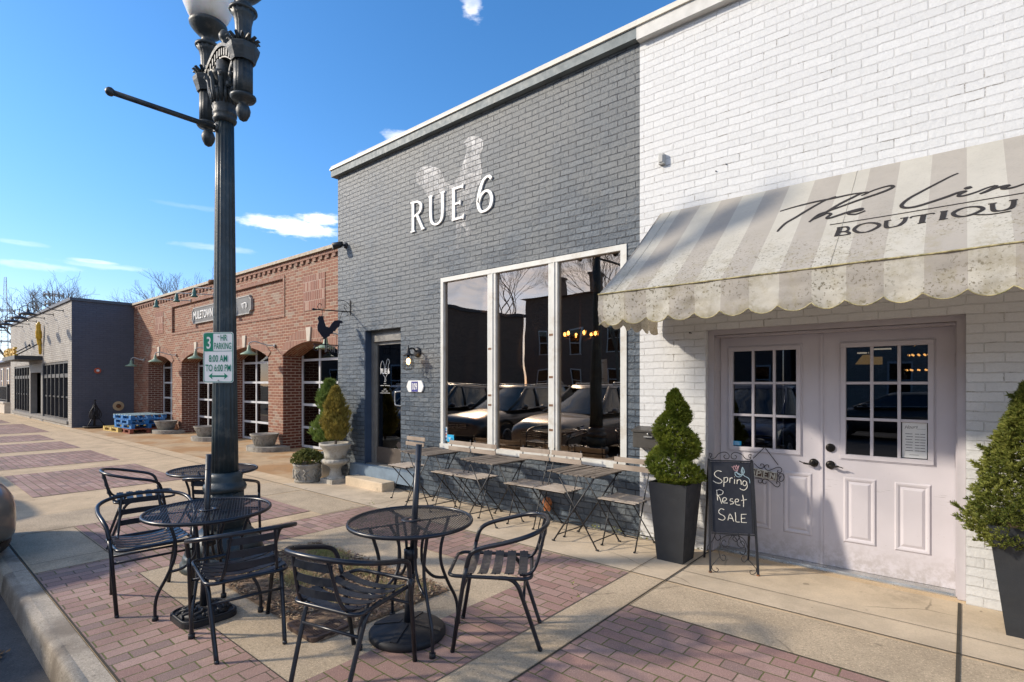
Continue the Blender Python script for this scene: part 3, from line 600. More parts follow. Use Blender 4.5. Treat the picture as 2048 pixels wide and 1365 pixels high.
# ghost rooster, faded mural
GH= [(-4.889, 4.741), (-4.732, 4.694), (-4.636, 4.61), (-4.645, 4.516), (-4.703, 4.448), (-4.655, 4.268), (-4.664, 4.132), (-4.751, 4.041), (-4.79, 3.91), (-4.889, 3.818), (-4.929, 3.727), (-4.949, 3.602), (-4.849, 3.541), (-4.839, 3.44), (-4.929, 3.413), (-4.949, 3.545), (-5.03, 3.618), (-5.051, 3.478), (-5.061, 3.306), (-5.134, 3.318), (-5.134, 3.492), (-5.134, 3.667), (-5.261, 3.779), (-5.39, 3.924), (-5.568, 4.023), (-5.705, 4.144), (-5.798, 4.288), (-5.941, 4.4), (-5.941, 4.54), (-5.822, 4.587), (-5.636, 4.554), (-5.479, 4.482), (-5.39, 4.385), (-5.347, 4.271), (-5.218, 4.181), (-5.092, 4.266), (-5.01, 4.418), (-4.949, 4.53), (-4.929, 4.625), (-5.0, 4.681)]
RO= [(4.374, 2.592), (4.395, 2.582), (4.417, 2.602), (4.432, 2.586), (4.454, 2.594), (4.439, 2.564), (4.454, 2.509), (4.485, 2.431), (4.542, 2.425), (4.58, 2.485), (4.631, 2.536), (4.696, 2.553), (4.761, 2.547), (4.79, 2.506), (4.75, 2.521), (4.768, 2.501), (4.728, 2.509), (4.719, 2.45), (4.683, 2.43), (4.657, 2.399), (4.644, 2.369), (4.612, 2.372), (4.593, 2.325), (4.554, 2.322), (4.548, 2.29), (4.516, 2.274), (4.479, 2.249), (4.473, 2.157), (4.46, 2.156), (4.46, 2.238), (4.435, 2.229), (4.417, 2.239), (4.398, 2.221), (4.404, 2.193), (4.39, 2.209), (4.398, 2.238), (4.429, 2.245), (4.442, 2.248), (4.404, 2.289), (4.343, 2.364), (4.341, 2.442), (4.361, 2.5), (4.343, 2.555), (4.361, 2.574)]
def ghostmat():
    t = NT('faded_mural_paint'); n = t.noise(7, detail=8, rough=.75); n2 = t.noise(30, detail=5)
    u, v = t.uvface(); br = t.N('ShaderNodeTexBrick'); t.put(br.inputs['Vector'], t.comb(u, v)); br.inputs['Scale'].default_value = 1; br.inputs['Brick Width'].default_value = .203; br.inputs['Row Height'].default_value = .0677; br.inputs['Mortar Size'].default_value = .005; br.inputs['Mortar Smooth'].default_value = .3
    z = t.sep(t.pos())[2]
    t.set(color=t.mix(n2, (.66, .64, .62), (.86, .85, .82)), rough=.8, normal=t.bump(t.math('SUBTRACT', t.noise(95), br.outputs['Fac']), .9, .006))
    f = t.math('MULTIPLY', t.ramp(t.math('ADD', t.math('ADD', n, t.math('MULTIPLY', n2, .35)), t.math('MULTIPLY', z, .16)), 1.08, 1.66), t.math('SUBTRACT', 1, t.math('MULTIPLY', br.outputs['Fac'], .9)))
    tr = t.N('ShaderNodeBsdfTransparent'); mx = t.N('ShaderNodeMixShader'); t.put(mx.inputs[0], f); t.t.links.new(tr.outputs[0], mx.inputs[1]); t.t.links.new(t.b.outputs[0], mx.inputs[2]); t.t.links.new(mx.outputs[0], t.out.inputs[0]); return t.mat
b = MB(); i = 0; b.v = [(u, YW - .003, v) for u, v in GH]; b.f.append(tuple(reversed(range(len(GH))))); b.m.append(0); b.s.append(False)
part(b, 'faded_mural', ghostmat(), grey)
# raised letters: four separate things
def nib(th, tk):                                       # thin horizontals, thick verticals
    return lambda t: th + (tk - th) * abs(t.y) ** 1.3
def lettering(name, strokes, label, y=YW, d=.022, w=nib(.026, .048), mat=None, group='raised letters of the restaurant name'):
    b = MB(); f = lambda u, v, ww: (u, y - ww, v)
    for s_ in strokes:
        pts, cw = (s_ if isinstance(s_, tuple) else (s_, w)); b.stroke(pts, cw, f, .002, d)
    o = solidnormals(b.build(name, mat or M['letter'])); return tag(o, label, 'letter', group)
zb, zt = 3.70, 4.135
ser = lambda x, z, w=.05: [(x - w, z), (x + w, z)]
x0 = -6.00
lettering('raised_letter', [[(x0, zb), (x0, zt)], (ser(x0 - .005, zb + .011, .045), .022), (ser(x0 - .01, zt - .011, .04), .022),
    crm([(x0, zt - .018), (x0 + .09, zt - .02), (x0 + .165, zt - .06), (x0 + .175, zt - .115), (x0 + .14, zt - .18), (x0 + .03, zt - .215)], 6), [(x0 + .085, zt - .20), (x0 + .21, zb + .02)], (ser(x0 + .215, zb + .013, .035), .026)], 'white raised letter R on the grey wall, first in the row')
x0 = -5.62
lettering('raised_letter', [crm([(x0, zt), (x0, zb + .17), (x0 + .03, zb + .06), (x0 + .12, zb + .018), (x0 + .21, zb + .06), (x0 + .24, zb + .17), (x0 + .24, zt)], 7), (ser(x0, zt - .011, .04), .022), (ser(x0 + .245, zt - .011, .04), .022)], 'white raised letter U on the grey wall, between the R and the E')
x0 = -5.165
lettering('raised_letter', [[(x0, zb), (x0, zt)], ([(x0 - .03, zt - .015), (x0 + .175, zt - .015)], .03), ([(x0 - .03, zb + .015), (x0 + .185, zb + .015)], .03), ([(x0, zb + .215), (x0 + .125, zb + .215)], .026), ([(x0 + .165, zt - .045), (x0 + .18, zt + .012)], .022), ([(x0 + .175, zb - .01), (x0 + .19, zb + .055)], .022), ([(x0 + .125, zb + .185), (x0 + .125, zb + .245)], .018)], 'white raised letter E on the grey wall, just left of the 6')
x0 = -4.60; zc = zb + .125
lettering('raised_letter', [crm([(x0 + .115, zt - .04), (x0 + .06, zt + .0), (x0 - .03, zt - .04), (x0 - .10, zt - .19), (x0 - .115, zc), (x0 - .075, zb + .03), (x0, zb + .012), (x0 + .09, zb + .05), (x0 + .118, zc + .02), (x0 + .085, zc + .105), (x0 + .01, zc + .135), (x0 - .07, zc + .09), (x0 - .11, zc + .01)], 7)], 'white raised numeral 6 on the grey wall, last in the row')
# flood light, number plaque, wall lantern
t0 = empty('flood_light', (-7.72, YW, 3.80), 0, 'small black bullet spotlight high on the left edge of the grey wall', 'spotlight')
b = MB(); b.lathe([(.05, 0), (.05, .02), (.02, .03)], 14); o = b.build('mount', M['iron'], t0); o.rotation_euler = (R(90), 0, 0)
b = MB(); b.tube([(0, -.03, 0), (0, -.08, .0)], .014); b.tube([(.01, -.06, .02), (-.03, -.10, .0), (-.09, -.19, -.035)], [.035, .05, .058], 14); b.build('lamp_body', M['iron'], t0)
b = MB(); b.tube([(-.088, -.187, -.034), (-.092, -.194, -.036)], [.046, .046], 14); b.build('lens', M['grey_plastic'], t0)
pl = empty('number_plaque', (-5.955, YW, 1.505), 0, 'white oval-ended house number plaque reading 109', 'number plaque')
sh = [(-.14, -.082), (.14, -.082), (.165, -.05), (.187, 0), (.165, .05), (.14, .082), (-.14, .082), (-.165, .05), (-.187, 0), (-.165, -.05)]
b = MB(); b.prism(sh, lambda u, v, w: (u, -w, v), 0, .022); bevel(solidnormals(b.build('plate', M['white'], pl)), .006)
b = MB(); b.box(-.062, .058, -.026, -.0225, -.066, .062); b.build('number_field', M['navy'], pl)
b = MB()
for (a, c, e, f_) in ((-.07, .066, -.074, -.066), (-.07, .066, .062, .07), (-.07, -.063, -.066, .062), (.059, .066, -.066, .062)): b.box(a, c, -.0275, -.023, e, f_)
b.build('number_border', M['navy'], pl)
text3('109', (-.003, -.0275, -.045), (1, 0, 0), (0, 0, 1), .092, M['white'], 'number', pl, .62, .001, 'CENTER', .02)
wl_ = empty('wall_lantern', (-5.915, YW, 1.99), 0, 'black cage wall lantern with a glowing filament bulb beside the door', 'wall lantern')
b = MB(); b.lathe([(.07, 0), (.075, .012), (.05, .03), (.015, .035)], 18); o = b.build('back_plate', M['iron'], wl_); o.rotation_euler = (R(90), 0, 0)
b = MB(); b.tube(crm([(0, -.03, 0), (0, -.07, .045), (0, -.12, .05), (0, -.165, .03), (0, -.17, .0)], 5), .011); b.build('arm', M['iron'], wl_)
b = MB(); b.lathe([(.004, .09), (.012, .05), (.02, .03), (.028, .0), (.03, -.02), (.085, -.045), (.088, -.055), (.03, -.052)], 20, (0, -.17, 0)); b.lathe([(.02, -.05), (.02, -.085), (.012, -.09)], 12, (0, -.17, 0)); b.build('cap', M['iron'], wl_)
b = MB()
for k in range(8):
    a = k * PI / 4; b.tube([(math.cos(a) * r_, -.17 + math.sin(a) * r_, z) for r_, z in ((.066, -.05), (.068, -.14), (.078, -.20), (.06, -.245), (.02, -.26))], .0028, 5)
for r_, z in ((.07, -.15), (.078, -.20), (.045, -.25)): b.tube([(math.cos(a) * r_, -.17 + math.sin(a) * r_, z) for a in [i * PI / 12 for i in range(24)]], .0028, 5, True)
b.build('cage', M['iron'], wl_)
b = MB(); b.ball((0, -.17, -.135), .026, 12, sz=1.7); b.build('bulb', M['bulb'], wl_)
# rooster bracket sign
rs = empty('bracket_sign', (-7.593, YW, 2.7), 0, 'black rooster silhouette sign hanging from a scrolled wall bracket', 'rooster sign')
XR = -7.593; fr_ = lambda u, v, w: (XR + w, u, v)
b = MB(); b.box(XR - .012, XR + .012, YW - .012, YW, 2.655, 2.89); b.tube([(XR, YW - .01, 2.705), (XR, 4.30, 2.68), (XR, 4.25, 2.678)], [.009, .009, .004]); b.tube([(XR, 4.36, 2.683), (XR, 4.27, 2.679), (XR, 4.245, 2.678)], [.004, .02, .002])
for pts in ([(YW - .01, 2.80), (4.84, 2.86), (4.74, 2.875), (4.68, 2.86)], [(4.86, 2.70), (4.82, 2.74), (4.80, 2.79), (4.835, 2.80), (4.845, 2.775)], [(4.38, 2.685), (4.345, 2.72), (4.36, 2.77), (4.40, 2.775), (4.41, 2.75)], [(4.86, 2.70), (4.88, 2.66), (4.85, 2.64)]): b.tube([(XR, p[0], p[1]) for p in crm(pts, 6)], .005, 6)
loc(b.build('bracket', M['iron']), rs)
b = MB(); b.tube([(XR, 4.42, 2.68), (XR, 4.43, 2.64), (XR, 4.425, 2.60)], .004, 6); b.tube([(XR, 4.77, 2.69), (XR, 4.74, 2.62), (XR, 4.72, 2.55)], .004, 6); loc(b.build('hanger', M['iron']), rs)
b = MB(); b.prism(RO, fr_, -.004, .004); loc(solidnormals(b.build('rooster_silhouette', M['rooster'])), rs)
b = MB(); b.box(XR - .005, XR + .005, 4.27, 4.70, 2.143, 2.157); b.box(XR - .005, XR + .005, 4.688, 4.70, 2.02, 2.143); b.box(XR - .005, XR + .005, 4.47, 4.483, 2.03, 2.24)
b.stroke(arc(4.32, 2.09, .035, 60, 400, 12, .042), .009, fr_, -.004, .004)
for st in ([(4.50, 2.14), (4.50, 2.04)], [(4.50, 2.13), (4.54, 2.12), (4.53, 2.09), (4.505, 2.085), (4.545, 2.04)], [(4.57, 2.14), (4.57, 2.06), (4.59, 2.04), (4.61, 2.06), (4.61, 2.14)], [(4.67, 2.135), (4.635, 2.135), (4.635, 2.04), (4.67, 2.04)], [(4.635, 2.09), (4.66, 2.09)]): b.stroke(st, .012, fr_, -.004, .004)
loc(solidnormals(b.build('name_panel', M['rooster'])), rs)
# step
b = MB(); b.box(-7.24, -6.31, 4.60, YW - .101, -.01, .13); st = bevel(b.build('concrete_step', M['concrete_s']), .012); tag(st, 'low concrete doorstep in front of the restaurant door', 'step')
# things in the restaurant window
tb = empty('dining_table', (-3.05, 5.9, .3), 0, 'wooden table edge seen inside the right pane of the restaurant window', 'table')
b = MB(); b.box(-.85, .45, -.35, .5, .60, .66); b.build('table_top', M['int_wood'], tb)
b = MB(); b.tube([(-.2, .1, 0), (-.2, .1, .6)], .04); b.lathe([(.25, 0), (.24, .02), (.05, .04)], 16, (-.2, .1, 0)); b.build('leg', M['iron'], tb)
fp = empty('flower_pot', (-3.12, 5.78, .96), 0, 'white pot with a trailing plant on the table inside the window', 'pot plant')
b = MB(); b.lathe([(.05, 0), (.085, .02), (.1, .1), (.095, .17), (.085, .18), (.08, .15)], 20); b.build('pot', M['white_pot'], fp)
b = MB()
for k in range(160):
    a = random.random() * 6.28; r_ = random.uniform(.02, .13); z = random.uniform(.16, .3); L = .04
    b.quad((math.cos(a) * r_, math.sin(a) * r_, z), (math.cos(a) * r_ + .02, math.sin(a) * r_, z + .02), (math.cos(a) * (r_ + L), math.sin(a) * (r_ + L), z), (math.cos(a) * r_, math.sin(a) * r_ + .02, z - .015))
b.build('foliage', M['boxwood'], fp)
bo = MB(); bo.lathe([(.035, 0), (.037, .15), (.03, .2), (.013, .24), (.013, .3)], 14, (-2.88, 5.78, .96)); bo = tag(bo.build('bottle', M['int_wood']), 'brown glass bottle with a white label on the table inside the window', 'bottle')
b = MB(); b.lathe([(.0375, .04), (.0385, .045), (.0385, .13), (.0375, .135)], 14, (-2.88, 5.78, .96), caps=False); b.build('label', M['paper'], bo)
def chandelier(x, y, z, n, r_, lab, cat='chandelier', grp=None, drop=.8):
    t = empty('chandelier', (x, y, z), 0, lab, cat, grp); b = MB(); b.tube([(0, 0, 0), (0, 0, drop)], .012, 6); b.lathe([(.02, -.06), (.04, -.03), (.05, 0), (.02, .05)], 10); b.tube([(math.cos(a) * r_, math.sin(a) * r_, -.02) for a in [i * PI / 12 for i in range(24)]], .008, 5, True)
    for k in range(n):
        a = 2 * PI * k / n + .3; b.tube([(0, 0, -.03), (math.cos(a) * r_ * .5, math.sin(a) * r_ * .5, -.06), (math.cos(a) * r_, math.sin(a) * r_, -.02)], .007, 5)
    b.build('frame', M['copper'], t); m = MB()
    for k in range(n):
        a = 2 * PI * k / n + .3; m.ball((math.cos(a) * r_, math.sin(a) * r_, .03), .021, 8, sz=1.6)
    m.build('bulb', M['bulb'], t); return t
chandelier(-7.30, 7.2, 2.74, 5, .24, 'lit chandelier seen through the left pane of the restaurant window', drop=.85)
chandelier(-4.29, 6.6, 2.24, 6, .23, 'lit chandelier seen through the right pane of the restaurant window', drop=1.35)
# ================================================================ WHITE BOUTIQUE
wh = empty('white_brick_boutique', (XM, YW, 0), 0, 'white painted brick boutique building with double doors on the right', 'shop building')
XE = 3.6; ZT = 7.2
b = MB(); wallboxes(b, XM, XE, -.02, 5.0 + .0, [(-1.827, .005, -.02, 2.04)], YW, YW + .3)
b.box(XM, XE, YW, YW + .3, 5.0, 5.0001)
b = MB(); wallboxes(b, XM, XE, -.02, 5.02, [(-1.827, .005, -.02, 2.04)], YW, YW + .3); b.box(XE - .25, XE, YW + .3, 13, 0, 5.0)
part(b, 'wall', M['white_brick'], wh)
b = MB(); b.box(XM, XE, YW - .075, YW + .3, 4.955, 5.085); part(b, 'coping_board', M['coping_w'], wh)
b = MB(); b.prism(pr, lambda u, v, w: (w, u, v), XM, XE + .05); part(b, 'coping_cap', M['coping_l'], wh, True)
b = MB(); b.box(XM, XE - .25, YW + .3, 13, 4.7, 4.9); part(b, 'roof', M['dark'], wh)
b = MB(); b.box(XM, XE - .25, 10.5, 10.7, 0, 4.7); b.box(XE - .35, XE - .26, YW + .3, 10.5, 0, 4.7); b.box(XM + .0, XE - .35, YW + .3, 10.5, 2.9, 3.0); part(b, 'interior_walls', M['dark'], wh)
b = MB(); b.box(XM, XE - .35, YW + .3, 10.5, -.03, .015); part(b, 'interior_floor', M['int_floor'], wh)
# door frame, casing, threshold
YD = 5.15
b = MB()
for (a, c, e, f_) in ((-1.826, -1.775, 0, 2.039), (-.042, .004, 0, 2.039), (-1.775, -.042, 1.992, 2.039)):
    b.box(a, c, YW + .06, YD + .05, e + .004, f_); 
b.box(-1.80, -1.772, YW + .10, YD - .012, .004, 2.0); b.box(-.052, -.03, YW + .10, YD - .012, .004, 2.0); b.box(-1.78, -.05, YW + .10, YD - .012, 1.975, 1.9915)
part(b, 'door_casing', M['casing'], wh)
b = MB(); b.box(-1.80, -.03, YW + .14, YD + .04, -.01, .018); b.box(-1.80, -.03, YW + .10, YW + .139, -.01, .008); part(b, 'threshold', M['steel'], wh)
def shopdoor(x0, x1, gx0, gx1, panels, name):
    b = MB(); gz0, gz1 = .965, 1.845
    b.box(x0, x1, YD, YD + .045, .02, gz0); b.box(x0, x1, YD, YD + .045, gz1, 1.9905); b.box(x0, gx0, YD, YD + .045, gz0, gz1); b.box(gx1, x1, YD, YD + .045, gz0, gz1)
    o = loc(b.build(name, M['door_paint']), wh)
    m = MB(); e = .036                                  # raised light surround
    for (a, c, z0, z1) in ((gx0 - e, gx1 + e, gz0 - e, gz0), (gx0 - e, gx1 + e, gz1, gz1 + e), (gx0 - e, gx0, gz0, gz1), (gx1, gx1 + e, gz0, gz1)):
        m.box(a, c, YD - .016, YD - .0005, z0, z1)
    for (a, c, z0, z1) in ((gx0 - e - .01, gx1 + e + .01, gz0 - e - .01, gz0 - e), (gx0 - e - .01, gx1 + e + .01, gz1 + e, gz1 + e + .01), (gx0 - e - .01, gx0 - e, gz0 - e, gz1 + e), (gx1 + e, gx1 + e + .01, gz0 - e, gz1 + e)):
        m.box(a, c, YD - .007, YD - .0005, z0, z1)
    s_ = .011
    for k in (1, 2):
        x = gx0 + (gx1 - gx0) * k / 3; m.box(x - s_, x + s_, YD - .010, YD + .012, gz0, gz1)
        z = gz0 + (gz1 - gz0) * k / 3
        for j in range(3):
            m.box(gx0 + (gx1 - gx0) * j / 3 + (s_ if j else 0), gx0 + (gx1 - gx0) * (j + 1) / 3 - (s_ if j < 2 else 0), YD - .009, YD + .012, z - s_, z + s_)
    w = under(bevel(m.build('window', M['door_paint']), .003), o)
    m = MB(); m.box(gx0, gx1, YD + .018, YD + .022, gz0, gz1); under(m.build('pane', M['glass_d']), o)
    for (a, c) in panels:
        m = MB(); z0, z1 = .245, .775
        def ringm(i0, y0, i1, y1):                      # sloped moulding between two inset rectangles
            A = [(a + i0, YD - y0, z0 + i0), (c - i0, YD - y0, z0 + i0), (c - i0, YD - y0, z1 - i0), (a + i0, YD - y0, z1 - i0)]
            B = [(a + i1, YD - y1, z0 + i1), (c - i1, YD - y1, z0 + i1), (c - i1, YD - y1, z1 - i1), (a + i1, YD - y1, z1 - i1)]
            for k in range(4): m.quad(A[k], A[(k + 1) % 4], B[(k + 1) % 4], B[k])
        ringm(-.004, .0005, .008, .011); ringm(.008, .011, .02, .009); ringm(.02, .009, .034, .0012); ringm(.034, .0012, .054, .010)
        i_ = .054; m.quad((a + i_, YD - .010, z0 + i_), (c - i_, YD - .010, z0 + i_), (c - i_, YD - .010, z1 - i_), (a + i_, YD - .010, z1 - i_)); under(m.build('raised_panel', M['door_paint']), o)
    return o
dl = shopdoor(-1.770, -.924, -1.655, -1.119, [(-1.55, -1.33), (-1.22, -1.0)], 'left_door')
dl.name = 'shop_door'
d2 = shopdoor(-.918, -.052, -.750, -.215, [(-.764, -.544), (-.42, -.197)], 'shop_door')
for (x, dname, zs) in ((-1.776, dl, (.35, 1.02, 1.72)), (-.045, d2, (.20, .98, 1.72))):
    for z in zs:
        m = MB(); m.tube([(x, YD - .012, z - .055), (x, YD - .012, z + .055)], .009, 8)
        for q in (-.02, .018): m.tube([(x, YD - .012, z + q), (x, YD - .012, z + q + .002)], .0105, 8)
        m.box(x - .014, x + .014, YD - .006, YD - .001, z - .05, z + .05); under(m.build('hinge', M['casing']), dname)
b = MB(); b.box(-.934, -.916, YD - .012, YD - .0005, .02, 1.97); under(b.build('astragal', M['door_paint']), dl)
def lever(x, z, sgn, p):
    m = MB(); m.tube([(x, YD - .001, z), (x, YD - .012, z), (x, YD - .02, z)], [.036, .034, .018], 20); m.tube([(x, YD - .02, z), (x, YD - .058, z)], .011, 10)
    m.tube(crm([(x, YD - .055, z), (x + sgn * .03, YD - .06, z - .006), (x + sgn * .065, YD - .06, z - .002), (x + sgn * .10, YD - .058, z - .012 if sgn > 0 else z + .012)], 6), [.011] * 6 + [.008] * 7 + [.004] * 6, 8); under(m.build('lever_handle', M['bronze']), p)
lever(-.985, .872, -1, dl); lever(-.861, .866, 1, d2)
m = MB(); m.tube([(-.861, YD - .001, 1.009), (-.861, YD - .014, 1.009), (-.861, YD - .02, 1.009)], [.036, .034, .022], 20); m.tube([(-.861, YD - .02, 1.009), (-.861, YD - .026, 1.009)], .012, 12); under(m.build('deadbolt', M['bronze']), d2)
# stickers and opening-hours sheet
m = MB(); m.box(-1.655, -1.585, YD + .012, YD + .015, .972, 1.012)
for k in range(3): m.box(-1.645, -1.60, YD + .0105, YD + .0118, .979 + k * .011, .983 + k * .011, m=1)
under(m.build('door_sticker', [M['sticker_b'], M['paper']]), dl)
hs = MB(); hs.box(-.375, -.222, YD + .012, YD + .016, .972, 1.245); hs = under(hs.build('hours_sheet', M['paper']), d2)
text3('Hours', (-.362, YD + .0118, 1.195), (1, 0, .10), (.35, 0, 1), .028, M['ink'], 'sheet_heading', None, .8, .0003)
ho = D.objects['sheet_heading']; under(ho, hs)
m = MB(); m.box(-.285, -.23, YD + .0105, YD + .0118, 1.196, 1.1975)
for k in range(7):
    z = 1.155 - k * .0215
    for (xa, xb) in ((-.355 + .006 * (k % 2), -.312), (-.295, -.268), (-.262, -.235)):
        x = xa
        while x < xb: w_ = random.uniform(.003, .006); m.box(x, x + w_, YD + .0105, YD + .0118, z, z + .005); x += w_ + .0012
m.box(-.33, -.27, YD + .0105, YD + .0118, .995, .997); under(m.build('sheet_text', M['ink']), hs)
# hanging OPEN sign
op = empty('open_sign', (-1.42, YD - .02, .93), 0, 'small wrought iron sign reading OPEN hanging on the left shop door', 'open sign')
yo = YD - .024; fo = lambda u, v, w: (u, yo - w, v)
TXT_SCRIPT=[
  [(-1.058, -0.82), (-1.052, -0.783), (-1.024, -0.697), (-0.964, -0.62), (-0.901, -0.532), (-0.844, -0.463), (-0.792, -0.413), (-0.735, -0.388)] ,
  [(-1.107, -0.463), (-1.004, -0.434), (-0.876, -0.414), (-0.75, -0.412), (-0.63, -0.405), (-0.531, -0.426)] ,
  [(-0.569, -0.464), (-0.53, -0.432), (-0.57, -0.421), (-0.623, -0.467), (-0.695, -0.537), (-0.763, -0.628), (-0.826, -0.701), (-0.859, -0.752)] ,
  [(-0.859, -0.752), (-0.816, -0.655), (-0.763, -0.628), (-0.67, -0.58), (-0.578, -0.532), (-0.469, -0.485), (-0.406, -0.447), (-0.386, -0.416), (-0.402, -0.391), (-0.439, -0.391), (-0.494, -0.409), (-0.53, -0.432)] ,
  [(-0.832, -0.719), (-0.788, -0.683), (-0.759, -0.66), (-0.732, -0.683), (-0.75, -0.73), (-0.732, -0.747), (-0.68, -0.726), (-0.636, -0.706), (-0.589, -0.689), (-0.548, -0.683), (-0.55, -0.702), (-0.587, -0.71), (-0.621, -0.709), (-0.614, -0.736), (-0.575, -0.754), (-0.543, -0.74), (-0.522, -0.725)] ,
  [(-0.035, -0.402), (-0.071, -0.426), (-0.135, -0.49), (-0.216, -0.574), (-0.286, -0.654), (-0.32, -0.733), (-0.297, -0.782), (-0.24, -0.79), (-0.161, -0.76), (-0.083, -0.722), (-0.037, -0.695), (0.0, -0.692), (-0.024, -0.716), (-0.03, -0.745), (0.0, -0.752), (0.054, -0.73), (0.098, -0.7), (0.142, -0.683)] ,
  [(0.068, -0.765), (0.106, -0.741), (0.15, -0.688)] ,
  [(0.083, -0.759), (0.141, -0.724), (0.175, -0.716), (0.197, -0.719), (0.172, -0.741), (0.185, -0.757), (0.218, -0.758), (0.265, -0.736)] ,
  [(-0.004, -0.656), (0.031, -0.643)] ,
]
TXT_LINE= [(-0.716, -0.854), (-0.321, -0.86), (0.259, -0.863), (0.325, -0.856)]
TXT_SERIF=[
  ( [(-0.652, -1.037), (-0.646, -0.917)] , 0.03 ),
  ( [(-0.666, -1.039), (-0.635, -1.042)] , 0.008 ),
  ( [(-0.666, -0.92), (-0.638, -0.918), (-0.604, -0.929), (-0.594, -0.97), (-0.608, -0.989), (-0.641, -0.987)] , 0.014 ),
  ( [(-0.638, -0.987), (-0.604, -0.997), (-0.583, -1.023), (-0.591, -1.042), (-0.635, -1.042)] , 0.016 ),
  ( [(-0.494, -0.913), (-0.539, -0.929), (-0.56, -0.983), (-0.528, -1.036), (-0.479, -1.046), (-0.434, -1.007), (-0.424, -0.967), (-0.454, -0.93), (-0.494, -0.913)] , 0.02 ),
  ( [(-0.388, -0.929), (-0.386, -1.001), (-0.372, -1.032), (-0.339, -1.033), (-0.311, -1.023), (-0.31, -1.017), (-0.293, -0.981), (-0.287, -0.926)] , 0.022 ),
  ( [(-0.4, -0.929), (-0.363, -0.927)] , 0.008 ),
  ( [(-0.315, -0.927), (-0.273, -0.926)] , 0.008 ),
  ( [(-0.203, -1.04), (-0.198, -0.931)] , 0.028 ),
  ( [(-0.223, -1.043), (-0.183, -1.04)] , 0.008 ),
  ( [(-0.262, -0.946), (-0.253, -0.928), (-0.199, -0.931), (-0.156, -0.929), (-0.145, -0.942)] , 0.01 ),
  ( [(-0.105, -1.041), (-0.098, -0.929)] , 0.028 ),
  ( [(-0.121, -1.04), (-0.079, -1.039)] , 0.008 ),
  ( [(-0.117, -0.927), (-0.08, -0.929)] , 0.008 ),
  ( [(0.017, -0.924), (-0.023, -0.934), (-0.055, -0.974), (-0.04, -1.023), (0.0, -1.045), (0.048, -1.022), (0.079, -0.983), (0.06, -0.942), (0.017, -0.924)] , 0.02 ),
  ( [(0.037, -1.037), (0.092, -1.066), (0.138, -1.071), (0.196, -1.066)] , 0.01 ),
  ( [(0.121, -0.931), (0.122, -1.007), (0.133, -1.036), (0.165, -1.043), (0.197, -1.026), (0.209, -0.983), (0.213, -0.927)] , 0.022 ),
  ( [(0.103, -0.929), (0.141, -0.929)] , 0.008 ),
  ( [(0.193, -0.927), (0.23, -0.93)] , 0.008 ),
]
OPS=[
  [(-1.469, 0.869), (-1.379, 0.969)] ,
  [(-1.366, 0.967), (-1.26, 0.827)] ,
  [(-1.462, 0.822), (-1.42, 0.786), (-1.393, 0.785), (-1.376, 0.805), (-1.386, 0.824), (-1.405, 0.82), (-1.403, 0.806)] ,
  [(-1.339, 0.798), (-1.339, 0.816), (-1.356, 0.82), (-1.373, 0.802), (-1.363, 0.781), (-1.339, 0.771), (-1.299, 0.791), (-1.266, 0.807), (-1.24, 0.805), (-1.23, 0.781), (-1.246, 0.761), (-1.266, 0.77), (-1.258, 0.783)] ,
  [(-1.24, 0.719), (-1.253, 0.704), (-1.24, 0.684), (-1.217, 0.701), (-1.212, 0.73), (-1.224, 0.753), (-1.243, 0.755), (-1.256, 0.739), (-1.25, 0.722), (-1.233, 0.734)] ,
  [(-1.424, 0.677), (-1.424, 0.658), (-1.405, 0.652), (-1.391, 0.677), (-1.407, 0.693), (-1.455, 0.691)] ,
  [(-1.363, 0.669), (-1.359, 0.655), (-1.376, 0.648), (-1.39, 0.663), (-1.383, 0.685), (-1.352, 0.69), (-1.319, 0.667), (-1.286, 0.639), (-1.26, 0.635), (-1.245, 0.659), (-1.253, 0.679), (-1.273, 0.676), (-1.269, 0.659)] ,
  [(-1.268, 0.759), (-1.269, 0.684)] ,
]
OPP= [(-1.486, 0.783), (-1.269, 0.759), (-1.278, 0.688), (-1.493, 0.711)]
b = MB()
for L in OPS: b.tube([(u, yo, v) for u, v in crm(L, 5)] if len(L) > 2 else [(u, yo + .004, v) for u, v in L], .0032, 6)
for L in ([(-1.53, .80), (-1.56, .83), (-1.60, .80), (-1.59, .76)], [(-1.61, .74), (-1.58, .70), (-1.54, .72)]): b.tube([(u, yo, v) for u, v in crm(L, 5)], .0032, 6)
loc(b.build('scrollwork', M['iron']), op)
P0, P1, P2, P3 = [Vector((u, yo - .004, v)) for u, v in OPP]; ux = (P1 - P0).normalized(); P0 = P1 - ux * .245; P3 = P2 - ux * .245
b = MB(); d_ = Vector((0, .006, 0)); b.hexp([P3, P2, P2 + d_, P3 + d_, P0, P1, P1 + d_, P0 + d_]); pq = loc(b.build('name_plate', M['open_w']), op)
H = (P0 - P3).length; uy = (P0 - P3).normalized(); f2 = lambda u, v, w: P3 + ux * u + uy * v + Vector((0, -w, 0))
b = MB()
for k in range(4): b.prism([(.008 + .059 * k, .008), (.062 + .059 * k, .008), (.062 + .059 * k, H - .008), (.008 + .059 * k, H - .008)], f2, .0005, .0015)
under(solidnormals(b.build('letter_ground', M['iron_lid'])), pq)
b = MB(); nb_ = nib(.007, .012)
def gl(k, L): b.stroke([(.008 + .059 * k + u * .054, .012 + v * (H - .024)) for u, v in L], nb_, f2, .0016, .004)
